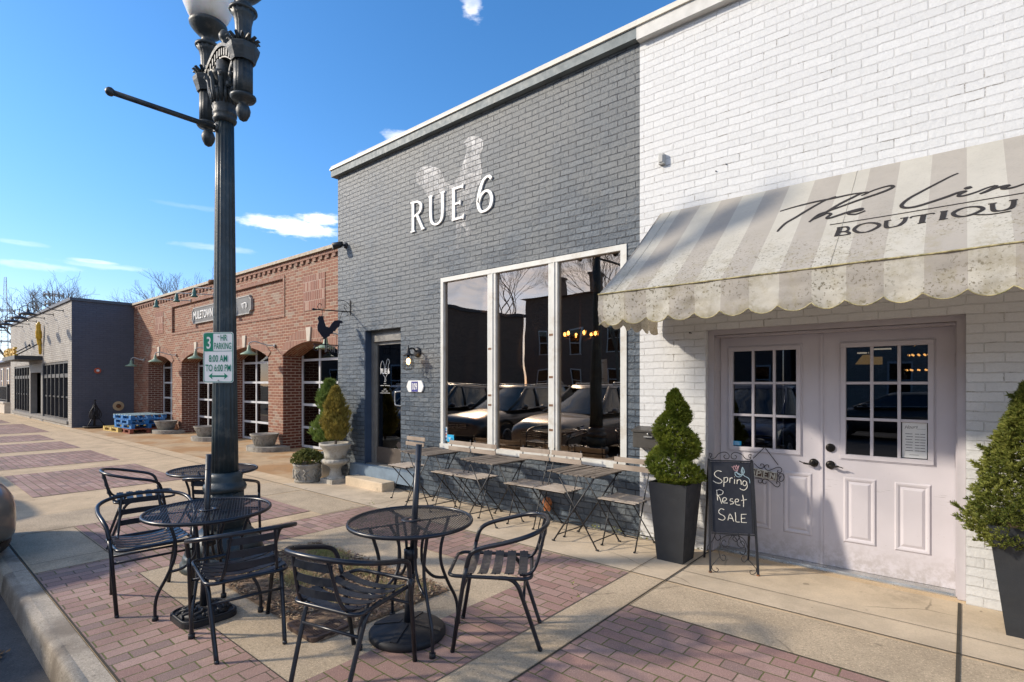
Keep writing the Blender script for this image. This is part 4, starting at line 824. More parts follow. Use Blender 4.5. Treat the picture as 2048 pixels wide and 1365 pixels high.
gl(0, crm([(.5, 0), (.15, .2), (.1, .5), (.2, .85), (.5, 1), (.8, .85), (.9, .5), (.85, .2), (.5, 0)], 3)); gl(1, [(.3, 0), (.3, 1)]); gl(1, crm([(.3, .98), (.75, .93), (.8, .7), (.7, .5), (.3, .46)], 3)); gl(2, [(.3, 0), (.3, 1)]); gl(2, [(.2, .98), (.85, .98)]); gl(2, [(.2, .03), (.88, .03)]); gl(2, [(.3, .5), (.7, .5)]); gl(3, [(.2, 0), (.2, 1)]); gl(3, [(.2, .98), (.82, .02)]); gl(3, [(.82, 0), (.82, 1)])
under(solidnormals(b.build('plate_lettering', M['open_w'])), pq)
# ---- boutique interior, glimpsed through the door glass
def lampthing(name, x, y, z, lab, cat): return empty(name, (x, y, z), 0, lab, cat)
t_ = lampthing('pendant_lamp', -1.05, 9.0, 1.90, 'yellow lit fabric shade seen through the right shop door', 'lamp'); b = MB(); b.lathe([(.15, -.08), (.06, .05)], 20, caps=False); b.build('lamp_shade', M['shade_lit'], t_); b = MB(); b.tube([(0, 0, .05), (0, 0, .98)], .008, 5); b.build('cord', M['iron'], t_)
t_ = lampthing('table_lamp', -.887, 8.6, 1.85, 'small drum lamp glowing beside the big shade inside the boutique', 'lamp'); b = MB(); b.lathe([(.05, -.05), (.05, .05)], 16, caps=False); b.build('lamp_shade', M['shade_lit'], t_); b = MB(); b.tube([(0, 0, -.08), (0, 0, -.6)], .012, 6); b.build('stem', M['iron'], t_)
t_ = lampthing('bulb_chandelier', -.40, 7.6, 1.78, 'open box chandelier with many tiny warm bulbs inside the boutique', 'chandelier'); b = MB(); m = MB()
for (z, s_) in ((.10, .09), (-.07, .11)):
    for (a, c) in (((-s_, -s_), (s_, -s_)), ((s_, -s_), (s_, s_)), ((s_, s_), (-s_, s_)), ((-s_, s_), (-s_, -s_))):
        for zz in (z - .04, z + .04): b.tube([(a[0], a[1], zz), (c[0], c[1], zz)], .005, 5)
        b.tube([(a[0], a[1], z - .04), (a[0], a[1], z + .04)], .005, 5)
        for q in (.2, .5, .8): m.ball((a[0] + (c[0] - a[0]) * q, a[1] + (c[1] - a[1]) * q, z - .01), .011, 8)
b.tube([(0, 0, .14), (0, 0, 1.1)], .008, 5)
for k in range(7): a = k * .9; b.tube([(0, 0, .2), (math.cos(a) * .2, math.sin(a) * .2, .2)], .004, 4); m.ball((math.cos(a) * .2, math.sin(a) * .2, .21), .011, 8)
b.build('frame', M['iron'], t_); m.build('bulb', M['bulb_s'], t_)
for i_, (x, y, z, L) in enumerate(((-1.13, 9.2, 1.98, .14), (-.94, 9.6, 2.05, .22))):
    b = MB(); b.box(x - L / 2, x + L / 2, y, y + .05, z, z + .02); tag(b.build('light_bar', M['strip']), ['thin light bar left of the lit shade inside the boutique', 'thin light bar above the drum lamp inside the boutique'][i_], 'ceiling light')
# ---- awning
XA = -2.285; AX1 = 1.95; YF, ZF = 3.80, 2.27; P_ = .1875; X0s = -2.241
Ls = math.hypot(YW - YF, 3.2 - ZF); ay = (YF - YW) / Ls; azv = (ZF - 3.2) / Ls; nyv, nzv = azv * 1.0, -ay
def aw(u, s_, w=0):                                   # s_ measured down the slope, w outwards
    return (u, YW - .012 + ay * s_ + nyv * w, 3.2 + azv * s_ + nzv * w)
awn = empty('shop_awning', (XA, YW, 3.2), 0, 'big cream and taupe striped canvas awning with scalloped edge over the boutique doors', 'awning')
def stripe(x): return 0 if math.floor((x - X0s) / P_) % 2 == 0 else 1
b = MB(); xs = [XA]; x = XA
bd = [X0s + P_ * k for k in range(40)]
xs = sorted({XA, *[q for q in bd if XA < q < AX1], *[q + P_ * j / 8 for q in [X0s - P_] + bd for j in range(1, 8) if XA < q + P_ * j / 8 < AX1], AX1})
ns = 14; i0 = 0
def aw_w(x, s_):
    top = 0
    sag = (-.012 + .006 * noise.noise(Vector((x * 1.6, s_ * 2.2, 1)))) * math.sin(PI * s_ / Ls)
    return sag
for x in xs:
    sh_ = .09 * (1 - min(1, (x - XA) / .30)) if x < XA + .3 else 0
    for j in range(ns + 1):
        s_ = Ls * j / ns; b.v.append(aw(x + (.065 * (1 - s_ / Ls) if x - XA < .02 else 0), s_, aw_w(x, s_)))
for i in range(len(xs) - 1):
    for j in range(ns):
        a = i * (ns + 1) + j; b.f.append((a, a + 1, a + ns + 2, a + ns + 1)); b.m.append(stripe((xs[i] + xs[i + 1]) / 2)); b.s.append(True)
loc(b.build('slope_cloth', [M['awn_a'], M['awn_b']]), awn)
# valance (front) and return (left end)
def valance(pts_fn, u0, u1, name, stripefn, ph):
    b = MB(); n = int((u1 - u0) / P_ * 12); nr = 12
    for i in range(n + 1):
        u = u0 + (u1 - u0) * i / n; q = ((u - ph) / P_) % 1.0
        low = .205 + .052 * (math.sin(PI * q) ** .62 if 0 < q < 1 else 0)
        for j in range(nr + 1):
            z = ZF - low * j / nr; k = j / nr
            wv = .007 * k * math.sin(2 * PI * (u - ph) / P_ * .5 + 1.0) + .016 * noise.noise(Vector((u * 7, z * 9, 4))) * (.3 + k) + .008 * noise.noise(Vector((u * 5, z * 45, 9))) * min(1, k * 3)
            b.v.append(pts_fn(u, z, wv))
    for i in range(n):
        for j in range(nr):
            a = i * (nr + 1) + j; b.f.append((a, a + 1, a + nr + 2, a + nr + 1)); b.m.append(stripefn(u0 + (u1 - u0) * (i + .5) / n)); b.s.append(True)
    return loc(b.build(name, [M['awn_a'], M['awn_b']]), awn)
valance(lambda u, z, w: (u, YF - .012 + w, z), XA, AX1, 'front_valance', stripe, X0s)
valance(lambda u, z, w: (XA + w, u, z), YF - .01, YW - .03, 'side_valance', lambda y: int(math.floor((y - YF) / P_)) % 2, YF)
b = MB()
for j in range(10):
    s0, s1 = Ls * j / 10, Ls * (j + 1) / 10; p0 = aw(XA + .065 * (1 - s0 / Ls), s0, aw_w(XA, s0)); p1 = aw(XA + .065 * (1 - s1 / Ls), s1, aw_w(XA, s1)); b.quad(p0, p1, (XA, p1[1], ZF), (XA, p0[1], ZF), m=1, sm=True)
loc(b.build('end_panel', [M['awn_a'], M['awn_b']]), awn)
M['piping'] = pm('mildewed_piping', (.36, .31, .16), .9, var=.4, sc=30, dirt=((.10, .11, .03), .7), dsc=14)
b = MB(); b.tube([(x, YF - .016 + .002 * math.sin(x * 23), ZF + .004 + .004 * noise.noise(Vector((x * 3, 0, 0)))) for x in xs], .0055, 6)
hem = []
loc(b.build('piping', M['piping']), awn)
b = MB()
n = 260
b.tube([(XA + (AX1 - XA) * i / n, YF - .016 + .016 * noise.noise(Vector(((XA + (AX1 - XA) * i / n) * 7, (ZF - .23) * 9, 4))) * 1.3 + .007 * math.sin(2 * PI * (XA + (AX1 - XA) * i / n - X0s) / P_ * .5 + 1.0), ZF - .205 - .052 * math.sin(PI * (((XA + (AX1 - XA) * i / n - X0s) / P_) % 1)) ** .62) for i in range(n + 1)], .0034, 5); loc(b.build('hem_binding', M['piping']), awn)
b = MB(); b.tube([(XA + .03, YF + .035, ZF - .035), (AX1, YF + .035, ZF - .035)], .013, 8); b.tube([(XA + .03, YF + .035, ZF - .035), (XA + .03, YW, ZF - .035)], .013, 8)
for x in (XA + .05, -.9, .5, AX1 - .03): b.tube([(x, YW, 3.12), (x, YF + .035, ZF - .035)], .013, 8); b.tube([(x, YW, ZF - .035), (x, YF + .035, ZF - .035)], .013, 8)
loc(b.build('frame', M['steel']), awn)
b = MB()
for sx_ in (-2.15, -.64, .86): b.tube([aw(sx_, Ls * j / 10, aw_w(sx_, Ls * j / 10) + .0015) for j in range(11)], .0022, 4)
loc(b.build('seam', M['awn_a']), awn)
fa = lambda u, v, w: aw(u, -v, aw_w(u, -v) + .0015 + w)
def painted(name, L): o = loc(solidnormals(L.build(name, M['awn_text'])), awn)
for grp in ((0, 1, 2, 3, 4), (5, 6, 7, 8)):
    b = MB()
    for k in grp:
        L = TXT_SCRIPT[k]; P2_ = crm(L, 7) if len(L) > 2 else [Vector(L[0]).lerp(Vector(L[1]), i / 6) for i in range(7)]
        n = len(P2_); b.stroke([(p[0], p[1]) for p in P2_], [(.021 if k != 8 else .03) * (.55 + .6 * math.sin(PI * min(1, max(0, (i + .4) / n)))) for i in range(n)], fa, 0, .002)
    painted('painted_script_word', b)
b = MB(); b.stroke([tuple(Vector(TXT_LINE[0]).lerp(Vector(TXT_LINE[-1]), i / 30)) for i in range(31)], .0085, fa, 0, .002); painted('painted_rule', b)
SF = lambda w_: (lambda t: max(.009, w_ * abs(t.y) + .009 * abs(t.x))) if w_ > .012 else (lambda t: w_)
for grp in ((0, 1, 2, 3), (4,), (5, 6, 7), (8, 9, 10), (11, 12, 13), (14, 15), (16, 17, 18)):
    b = MB()
    for k in grp:
        L, w_ = TXT_SERIF[k]; P2_ = crm(L, 5) if len(L) > 2 else [Vector(L[0]).lerp(Vector(L[1]), i / 4) for i in range(5)]
        b.stroke([(p[0], p[1]) for p in P2_], SF(w_), fa, 0, .002)
    painted('painted_letter', b)
xb = .30; b = MB()
for L in ([(xb + .03, -.925), (xb + .03, -1.01)], [(xb, -.925), (xb + .10, -.925)], [(xb, -1.01), (xb + .11, -1.01)], [(xb + .03, -.967), (xb + .08, -.967)]): b.stroke([tuple(Vector(L[0]).lerp(Vector(L[1]), i / 4)) for i in range(5)], .012, fa, 0, .002)
painted('painted_letter', b)
# ---- small things on the white wall
bx = empty('mailbox', (-2.33, YW, 1.03), 0, 'dark metal mailbox on the white wall behind the left spruce', 'mailbox')
b = MB(); b.prism([(-.13, -.11), (-.13, .055), (0, .085), (0, -.11)], lambda u, v, w: (w, u, v), -.17, .17); bevel(solidnormals(b.build('box', M['mail'], bx)), .006)
b = MB(); b.prism([(-.142, .045), (-.142, .062), (0, .095), (0, .086)], lambda u, v, w: (w, u, v), -.178, .178); solidnormals(b.build('lid', M['mail'], bx)); b = MB(); b.box(-.045, .045, -.15, -.131, -.005, .01); b.ball((0, -.145, .03), .011, 8); b.build('clasp', M['steel'], bx)
b = MB(); b.box(-2.27, -2.215, YW - .045, YW, 3.67, 3.77); b.box(-2.262, -2.222, YW - .055, YW - .0455, 3.685, 3.755); o = bevel(b.build('sensor_box', M['grey_plastic']), .004); tag(o, 'small grey sensor box high on the white brick wall', 'sensor box')
for i_, (x, z, L_) in enumerate(((-1.64, 3.52, 0), (-1.73, 3.48, 0), (.20, .52, 1), (-1.96, 2.02, 1))):
    b = MB(); b.tube([(x, YW + .001, z), (x, YW - .01 - .035 * L_, z)], .006 if not L_ else .004, 6)
    if L_: b.ball((x, YW - .045, z), .007, 6)
    tag(b.build('wall_bolt', M['iron']), ['rusty anchor hole plug in the white wall above the awning, the larger right one', 'rusty anchor hole plug in the white wall above the awning, the smaller left one', 'nail sticking out of the white wall beside the right planter', 'nail sticking out of the white wall under the awning'][i_], 'bolt')
# brown dry leaf cluster caught on the spigot of the grey wall
sp = empty('wall_spigot', (-3.60, YW, .20), 0, 'spigot with an orange brown cover low on the grey wall', 'spigot')
b = MB(); b.tube([(0, 0, .03), (0, -.06, .03), (0, -.075, -.02)], .012, 8); b.build('pipe', M['copper'], sp)
b = MB(); i0 = 0
for j in range(7):
    for k in range(12):
        a = 2 * PI * k / 12; r_ = [.02, .05, .062, .06, .058, .052, .045][j] * (1 + .18 * noise.noise(Vector((k * .9, j * .8, 3)))); b.v.append((r_ * math.cos(a), -.055 + r_ * .6 * math.sin(a), .06 - j * .024 + .01 * math.sin(k * 2.1)))
for j in range(6):
    for k in range(12): b.f.append((j * 12 + k, j * 12 + (k + 1) % 12, j * 12 + 12 + (k + 1) % 12, j * 12 + 12 + k)); b.m.append(0); b.s.append(False)
b.build('cloth_cover', M['orange_leaf'], sp)
# ================================================================ SANDWICH BOARD
af = empty('sandwich_board', (-1.52, 4.65, 0), R(27.5), 'black wrought iron sandwich board with chalk writing Spring Reset SALE by the shop doors', 'chalkboard sign')
def afp(u, v, w=0):                                   # front plane: u across, v up the leg, w towards viewer
    k = math.hypot(.175, .9); return (u, -.195 + .175 * v / k - w * .9 / k, .9 * v / k + w * .175 / k * 1.0)
for sg in (-1, 1):
    b = MB(); b.bar(afp(sg * .182, 0), afp(sg * .170, .915), .017, .017); o = b.build('leg', M['iron'], af)
    m = MB(); p = afp(sg * .182, 0); m.tube([(p[0], p[1], 0), (p[0], p[1], .012)], .013, 8); m.build('foot', M['rust'], o)
    b = MB(); b.bar((sg * .182, .195, 0), (sg * .170, -.0, .905), .017, .017); b.build('leg', M['iron'], af)
v0, v1 = .315, .912
b = MB()
for (a, c) in (((-.165, v0), (.165, v0)), ((-.165, v1), (.165, v1))): b.bar(afp(*a, .001), afp(*c, .001), .012, .018, up=(0, -1, .2))
for u in (-.16, .16): b.bar(afp(u, v0 + .01, .002), afp(u, v1 - .01, .002), .012, .014, up=(0, -1, .2))
b.build('board_frame', M['iron'], af)
b = MB(); b.hexp([afp(-.153, v0 + .009, -.006), afp(.153, v0 + .009, -.006), afp(.153, v1 - .009, -.006), afp(-.153, v1 - .009, -.006), afp(-.153, v0 + .009, .002), afp(.153, v0 + .009, .002), afp(.153, v1 - .009, .002), afp(-.153, v1 - .009, .002)])
bd_ = solidnormals(b.build('chalkboard', M['slate_board'], af))
def cz(L): return [((x - 280 - (y - 197) * .029) * .00078, v1 - .004 - (y - 197) * .00085) for x, y in L]
chalk = [[(190, 300), (150, 292), (118, 318), (128, 348), (170, 370), (195, 392), (178, 412), (140, 412), (103, 392)], [(215, 355), (214, 400), (212, 447)], [(215, 362), (245, 355), (252, 378), (238, 400), (214, 402)], [(275, 358), (272, 405)], [(273, 375), (285, 358), (301, 360)], [(321, 368), (320, 415)], [(320, 345), (320, 350)], [(348, 372), (345, 415)], [(347, 388), (365, 372), (384, 382), (388, 421)], [(440, 390), (415, 382), (402, 402), (410, 425), (432, 425), (443, 393)], [(443, 393), (446, 440), (420, 470), (388, 466), (372, 455)],
 [(138, 480), (145, 530), (150, 582)], [(138, 487), (170, 476), (204, 492), (194, 520), (150, 532)], [(152, 532), (172, 560), (191, 612)], [(200, 588), (225, 583), (240, 562), (217, 550), (200, 570), (207, 600), (250, 602)], [(302, 560), (280, 562), (276, 580), (300, 586), (306, 604), (275, 612)], [(325, 588), (353, 584), (360, 566), (337, 560), (324, 582), (337, 614), (376, 616)], [(400, 518), (409, 570), (408, 632)], [(385, 572), (440, 560)],
 [(215, 667), (182, 660), (160, 685), (171, 708), (208, 725), (224, 748), (200, 768), (155, 756)], [(252, 766), (274, 706), (311, 776)], [(262, 745), (297, 747)], [(325, 686), (330, 730), (333, 774), (370, 777)], [(386, 702), (386, 780)], [(386, 704), (436, 700)], [(386, 742), (424, 738)], [(384, 779), (437, 779)]]
fa2 = lambda u, v, w: afp(u, v, w)
for (k0, k1) in ((0, 10), (10, 18), (18, 99)):
  b = MB()
  for L in chalk[k0:k1]: b.stroke([(p[0], p[1]) for p in (crm(cz(L), 5) if len(L) > 2 else [Vector(q) for q in cz(L)])], .0052, fa2, .0022, .0034)
  b.build('chalk_word', M['chalk'], bd_)
b = MB()
for L in ([(340, 292), (318, 280), (305, 255), (292, 250)], [(305, 258), (318, 240), (330, 255), (340, 232), (350, 252), (366, 238), (358, 262), (352, 280), (344, 292)], [(330, 255), (336, 272), (342, 285)], [(350, 253), (346, 270)]): b.stroke([(p[0], p[1]) for p in crm(cz(L), 5)], .0048, fa2, .0022, .0034)
b.build('chalk_tulip', M['chalk_p'], bd_)
b = MB()
for L in ([(344, 292), (350, 312), (372, 328), (400, 322), (430, 340), (455, 352), (470, 370), (474, 402)], [(326, 300), (328, 325), (345, 342), (372, 345), (395, 330), (372, 318), (340, 305), (326, 300)], [(402, 250), (392, 275), (390, 305), (404, 320), (418, 300), (416, 275), (402, 250)], [(402, 260), (404, 312)]): b.stroke([(p[0], p[1]) for p in crm(cz(L), 5)], .0046, fa2, .0022, .0034)
b.build('chalk_stem', M['chalk_b'], bd_)
def spiral(cx, cy, r, a0, a1, n=14, k=.25): return [(cx + r * (k + (1 - k) * i / n) * math.cos(R(a0 + (a1 - a0) * i / n)), cy + r * (k + (1 - k) * i / n) * math.sin(R(a0 + (a1 - a0) * i / n))) for i in range(n + 1)]
b = MB()
for sg in (-1, 1):
    T = lambda L: [afp(sg * u, v) for u, v in L]
    b.tube(T(crm([(.165, .975), (.155, .93), (.12, .935), (.09, .97), (.04, .985), (.01, .965), (.012, .935), (.04, .93), (.05, .95), (.035, .962)], 5)), .0032, 6)
    b.tube(T(crm([(.165, .975), (.148, .965), (.15, .945), (.165, .94)], 4)), .0032, 6)
    b.tube(T(crm([(0, .305), (.05, .30), (.09, .27), (.11, .20), (.105, .13), (.08, .10), (.06, .12), (.07, .145), (.09, .14)], 5)), .0032, 6)
    b.tube(T(crm([(.105, .13), (.14, .09), (.17, .05), (.16, .02), (.13, .01), (.12, .03), (.135, .04)], 5)), .0032, 6)
    b.tube(T(crm([(0, .31), (.03, .27), (.035, .23), (.07, .21), (.09, .24), (.07, .265), (.055, .25)], 5)), .0032, 6)
b.build('scrollwork', M['iron'], af)
b = MB()
for sg in (-1, 1):
    T = lambda L: [(sg * u, .195 - .195 * v / .9, v) for u, v in L]
    b.tube(T(crm([(0, .30), (.06, .29), (.10, .22), (.08, .17), (.05, .19), (.06, .22)], 5)), .0032, 6); b.tube(T(crm([(.09, .24), (.12, .16), (.16, .10), (.14, .05), (.11, .07)], 5)), .0032, 6)
b.build('back_scrollwork', M['iron'], af)
# ================================================================ PLANTED SPRUCES
def leafcloud(name, pts, mat, parent, nl=9, L=.03, w=.004, sun_up=.3, droop=0):
    b = MB()
    for (p, nrm) in pts:
        for k in range(nl):
            d = (Vector((random.gauss(0, 1), random.gauss(0, 1), random.gauss(0, 1))).normalized() * .9 + nrm * 1.0 + Vector((0, 0, sun_up))).normalized(); l = L * random.uniform(.6, 1.25)
            s_ = d.cross(Vector((random.gauss(0, 1), random.gauss(0, 1), random.gauss(0, 1)))).normalized() * w; o = p + nrm * random.uniform(-.01, .01)
            b.quad(o - s_ * .6, o + s_ * .6, o + d * l * .6 + s_, o + d * l, o + d * l * .6 - s_)
    return b.build(name, mat, parent)
def planter(x, y, s0, s1, h, lab, rot=0):
    t = empty('planted_spruce', (x, y, 0), rot, lab, 'potted tree')
    b = MB(); a, c, e = s0 / 2, s1 / 2, s1 / 2 - .014
    b.hexp([(-a, -a, 0), (a, -a, 0), (a, a, 0), (-a, a, 0), (-c, -c, h), (c, -c, h), (c, c, h), (-c, c, h)]); del b.f[1]; del b.m[1]; del b.s[1]
    i = len(b.v); b.v += [(-c, -c, h), (c, -c, h), (c, c, h), (-c, c, h), (-e, -e, h), (e, -e, h), (e, e, h), (-e, e, h), (-e * .98, -e * .98, h - .06), (e * .98, -e * .98, h - .06), (e * .98, e * .98, h - .06), (-e * .98, e * .98, h - .06)]
    for k in range(4):
        b.f.append((i + k, i + (k + 1) % 4, i + 4 + (k + 1) % 4, i + 4 + k)); b.f.append((i + 4 + k, i + 4 + (k + 1) % 4, i + 8 + (k + 1) % 4, i + 8 + k)); b.m += [0, 0]; b.s += [False, False]
    solidnormals(b.build('pot', M['char_pot'], t))
    b = MB(); b.quad((-e, -e, h - .04), (e, -e, h - .04), (e, e, h - .04), (-e, e, h - .04)); b.build('soil', M['soil'], t); return t
random.seed(21)
tp = planter(-1.955, 4.54, .235, .345, .685, 'spiral clipped dwarf spruce in a tall charcoal planter left of the shop doors')
pts = []; H0, H1 = .66, 1.49
while len(pts) < 4200:
    f = random.random(); z = H0 + (H1 - H0) * f; a = random.random() * 2 * PI
    base = .255 * (1 - f) ** .8 + .055 * math.sin(PI * min(1, f * 1.0)) ** .5 * (1 if f < .96 else .5)
    ph = (a / (2 * PI) + f * 2.7 + .30) % 1.0
    sp_ = .40 + .60 * math.sin(PI * min(1, max(0, ph))) ** .8
    r_ = base * sp_ * (1 if f > .06 else .75)
    r_ *= (1 + .16 * noise.noise(Vector((math.cos(a) * 3, math.sin(a) * 3, z * 9))) + .1 * noise.noise(Vector((math.cos(a) * 9, math.sin(a) * 9, z * 24)))) * (random.random() ** .22)
    pts.append((Vector((r_ * math.cos(a), r_ * math.sin(a), z)), Vector((math.cos(a), math.sin(a), .35)).normalized()))
leafcloud('crown', pts, M['spruce'], tp, 13, .026, .0030)
b = MB(); b.tube([(0, 0, .6), (.02, 0, .9), (-.01, .01, 1.2), (0, 0, 1.42)], [.03, .024, .015, .006], 8); b.build('trunk', M['bark'], tp)
tp2 = planter(.318, 4.60, .25, .42, .68, 'broad untrimmed dwarf spruce in a charcoal planter at the right edge')
pts = []; H0, H1 = .58, 1.55
while len(pts) < 5200:
    f = random.random() ** .9; z = H0 + (H1 - H0) * f; a = random.random() * 2 * PI
    r_ = .345 * (1 - f) ** .85 * (1 if f > .14 else .72 + f * 2) + .03
    r_ *= 1 + .20 * noise.noise(Vector((math.cos(a) * 2.2, math.sin(a) * 2.2, z * 6))) + .16 * noise.noise(Vector((math.cos(a) * 6, math.sin(a) * 6, z * 16)))
    r_ *= random.random() ** .25
    pts.append((Vector((r_ * math.cos(a), r_ * math.sin(a), z - .06 * (r_ / .4))), Vector((math.cos(a), math.sin(a), .25)).normalized()))
for k in range(16):                                    # stray shoots
    f = random.uniform(.05, .9); a = random.random() * 2 * PI; z = H0 + (H1 - H0) * f; r0 = .37 * (1 - f) ** .85
    for q in range(10):
        r_ = r0 + q * .006; pts.append((Vector((r_ * math.cos(a), r_ * math.sin(a), z + q * .004)), Vector((math.cos(a), math.sin(a), .3)).normalized()))
leafcloud('crown', pts, M['spruce2'], tp2, 13, .027, .0030)
b = MB(); b.tube([(0, 0, .55), (.02, 0, .9), (0, .01, 1.2), (0, 0, 1.5)], [.035, .026, .015, .006], 8); b.build('trunk', M['bark'], tp2)
# ---- pots by the grey corner
ur = empty('stone_urn', (-7.54, 4.62, 0), 0, 'pale classical stone urn with a browning conical cedar by the restaurant step', 'urn planter')
b = MB(); b.box(-.17, .17, -.17, .17, 0, .065); b.lathe([(.15, .065), (.14, .085), (.10, .10), (.085, .16), (.08, .20), (.10, .25), (.13, .262), (.13, .275)], 40, rip=.03, nrip=12); b.lathe([(.13, .27), (.19, .295), (.215, .33), (.205, .36), (.175, .372)], 48, rip=.035, nrip=18)
b.lathe([(.165, .368), (.168, .43), (.185, .50), (.22, .56), (.245, .585), (.25, .60), (.24, .618), (.22, .618), (.20, .59)], 40, rip=.008, nrip=16); b.build('urn', M['stone'], ur)
b = MB(); b.lathe([(.001, .585), (.21, .585)], 24, caps=False); b.build('soil', M['soil'], ur)
pts = []
while len(pts) < 1500:
    f = random.random(); a = random.random() * 2 * PI; z = .66 + .80 * f
    r_ = .205 * math.sin(PI * min(1, (f * .82 + .16))) ** .8 * (1.15 - f * .55); r_ *= 1 + .5 * noise.noise(Vector((math.cos(a) * 2.5, math.sin(a) * 2.5, z * 7 + 7))); r_ *= random.random() ** .3
    pts.append((Vector((r_ * math.cos(a), r_ * math.sin(a), z)), Vector((math.cos(a) * .6, math.sin(a) * .6, .8)).normalized()))
leafcloud('foliage', pts, M['cedar_b'], ur, 8, .07, .0055, .8)
b = MB(); b.tube([(0, 0, .58), (.01, 0, .8)], .02, 6); b.build('trunk', M['bark'], ur)
wp = empty('white_pot_cedar', (-8.13, 4.86, 0), 0, 'tall spiral cedar in a round white pot behind the stone urn', 'potted tree')
b = MB(); b.lathe([(.17, 0), (.19, .02), (.235, .22), (.255, .34), (.27, .35), (.27, .385), (.245, .385), (.235, .33)], 32); b.build('pot', M['white_pot'], wp)
b = MB(); b.lathe([(.001, .34), (.24, .34)], 24, caps=False); b.build('soil', M['soil'], wp)
pts = []
while len(pts) < 1900:
    f = random.random(); a = random.random() * 2 * PI; z = .42 + 1.16 * f
    base = .30 * (1 - f) ** .6 * (.35 + .65 * min(1, f * 6)) + .035; ph = (a / (2 * PI) + f * 2.1 + .2) % 1; r_ = base * (.30 + .70 * math.sin(PI * ph) ** 1.1)
    r_ *= 1 + .45 * noise.noise(Vector((math.cos(a) * 2.5, math.sin(a) * 2.5, z * 7))); r_ *= random.random() ** .25
    pts.append((Vector((r_ * math.cos(a), r_ * math.sin(a), z)), Vector((math.cos(a) * .7, math.sin(a) * .7, .7)).normalized()))
leafcloud('foliage', pts, M['cedar'], wp, 8, .075, .0055, .7)
b = MB(); b.tube([(0, 0, .33), (.02, 0, .7), (-.02, 0, 1.1), (0, 0, 1.4)], [.03, .025, .02, .008], 6); b.build('trunk', M['bark'], wp)
rp = empty('relief_pot_shrub', (-7.93, 4.36, 0), 0, 'low leafy shrub in a round stone pot with carved relief', 'potted shrub')
b = MB(); b.lathe([(.19, 0), (.195, .03), (.185, .04), (.20, .15), (.205, .25), (.215, .26), (.215, .29), (.195, .29), (.19, .24)], 36); p_ = b.build('pot', M['stone_d'], rp)
b = MB()
for k in range(9):
    a0 = 2 * PI * k / 9; L = [(a0 + .12 * math.sin(q * 2.1), .06 + q * .03) for q in range(6)]
    b.tube([(math.cos(a) * .204, math.sin(a) * .204, z) for a, z in L], .012, 5); b.tube([(math.cos(a0 + .25 + .15 * math.cos(q)) * .205, math.sin(a0 + .25 + .15 * math.cos(q)) * .205, .07 + .025 * q) for q in range(6)], .009, 5)
b.build('carved_relief', M['stone_d'], p_)
b = MB(); b.lathe([(.001, .25), (.195, .25)], 24, caps=False); b.build('soil', M['soil'], rp)
pts = []
while len(pts) < 750:
    a = random.random() * 2 * PI; e_ = random.random() * PI / 2; r_ = random.random() ** .3; p = Vector((math.cos(a) * math.cos(e_) * .25 * r_, math.sin(a) * math.cos(e_) * .25 * r_, .31 + math.sin(e_) * .19 * r_)); pts.append((p, (p - Vector((0, 0, .28))).normalized()))
leafcloud('foliage', pts, M['boxwood'], rp, 4, .035, .011, .2)
b = MB(); b.tube([(0, 0, .24), (0, 0, .4)], .015, 6); b.build('stem', M['bark'], rp)
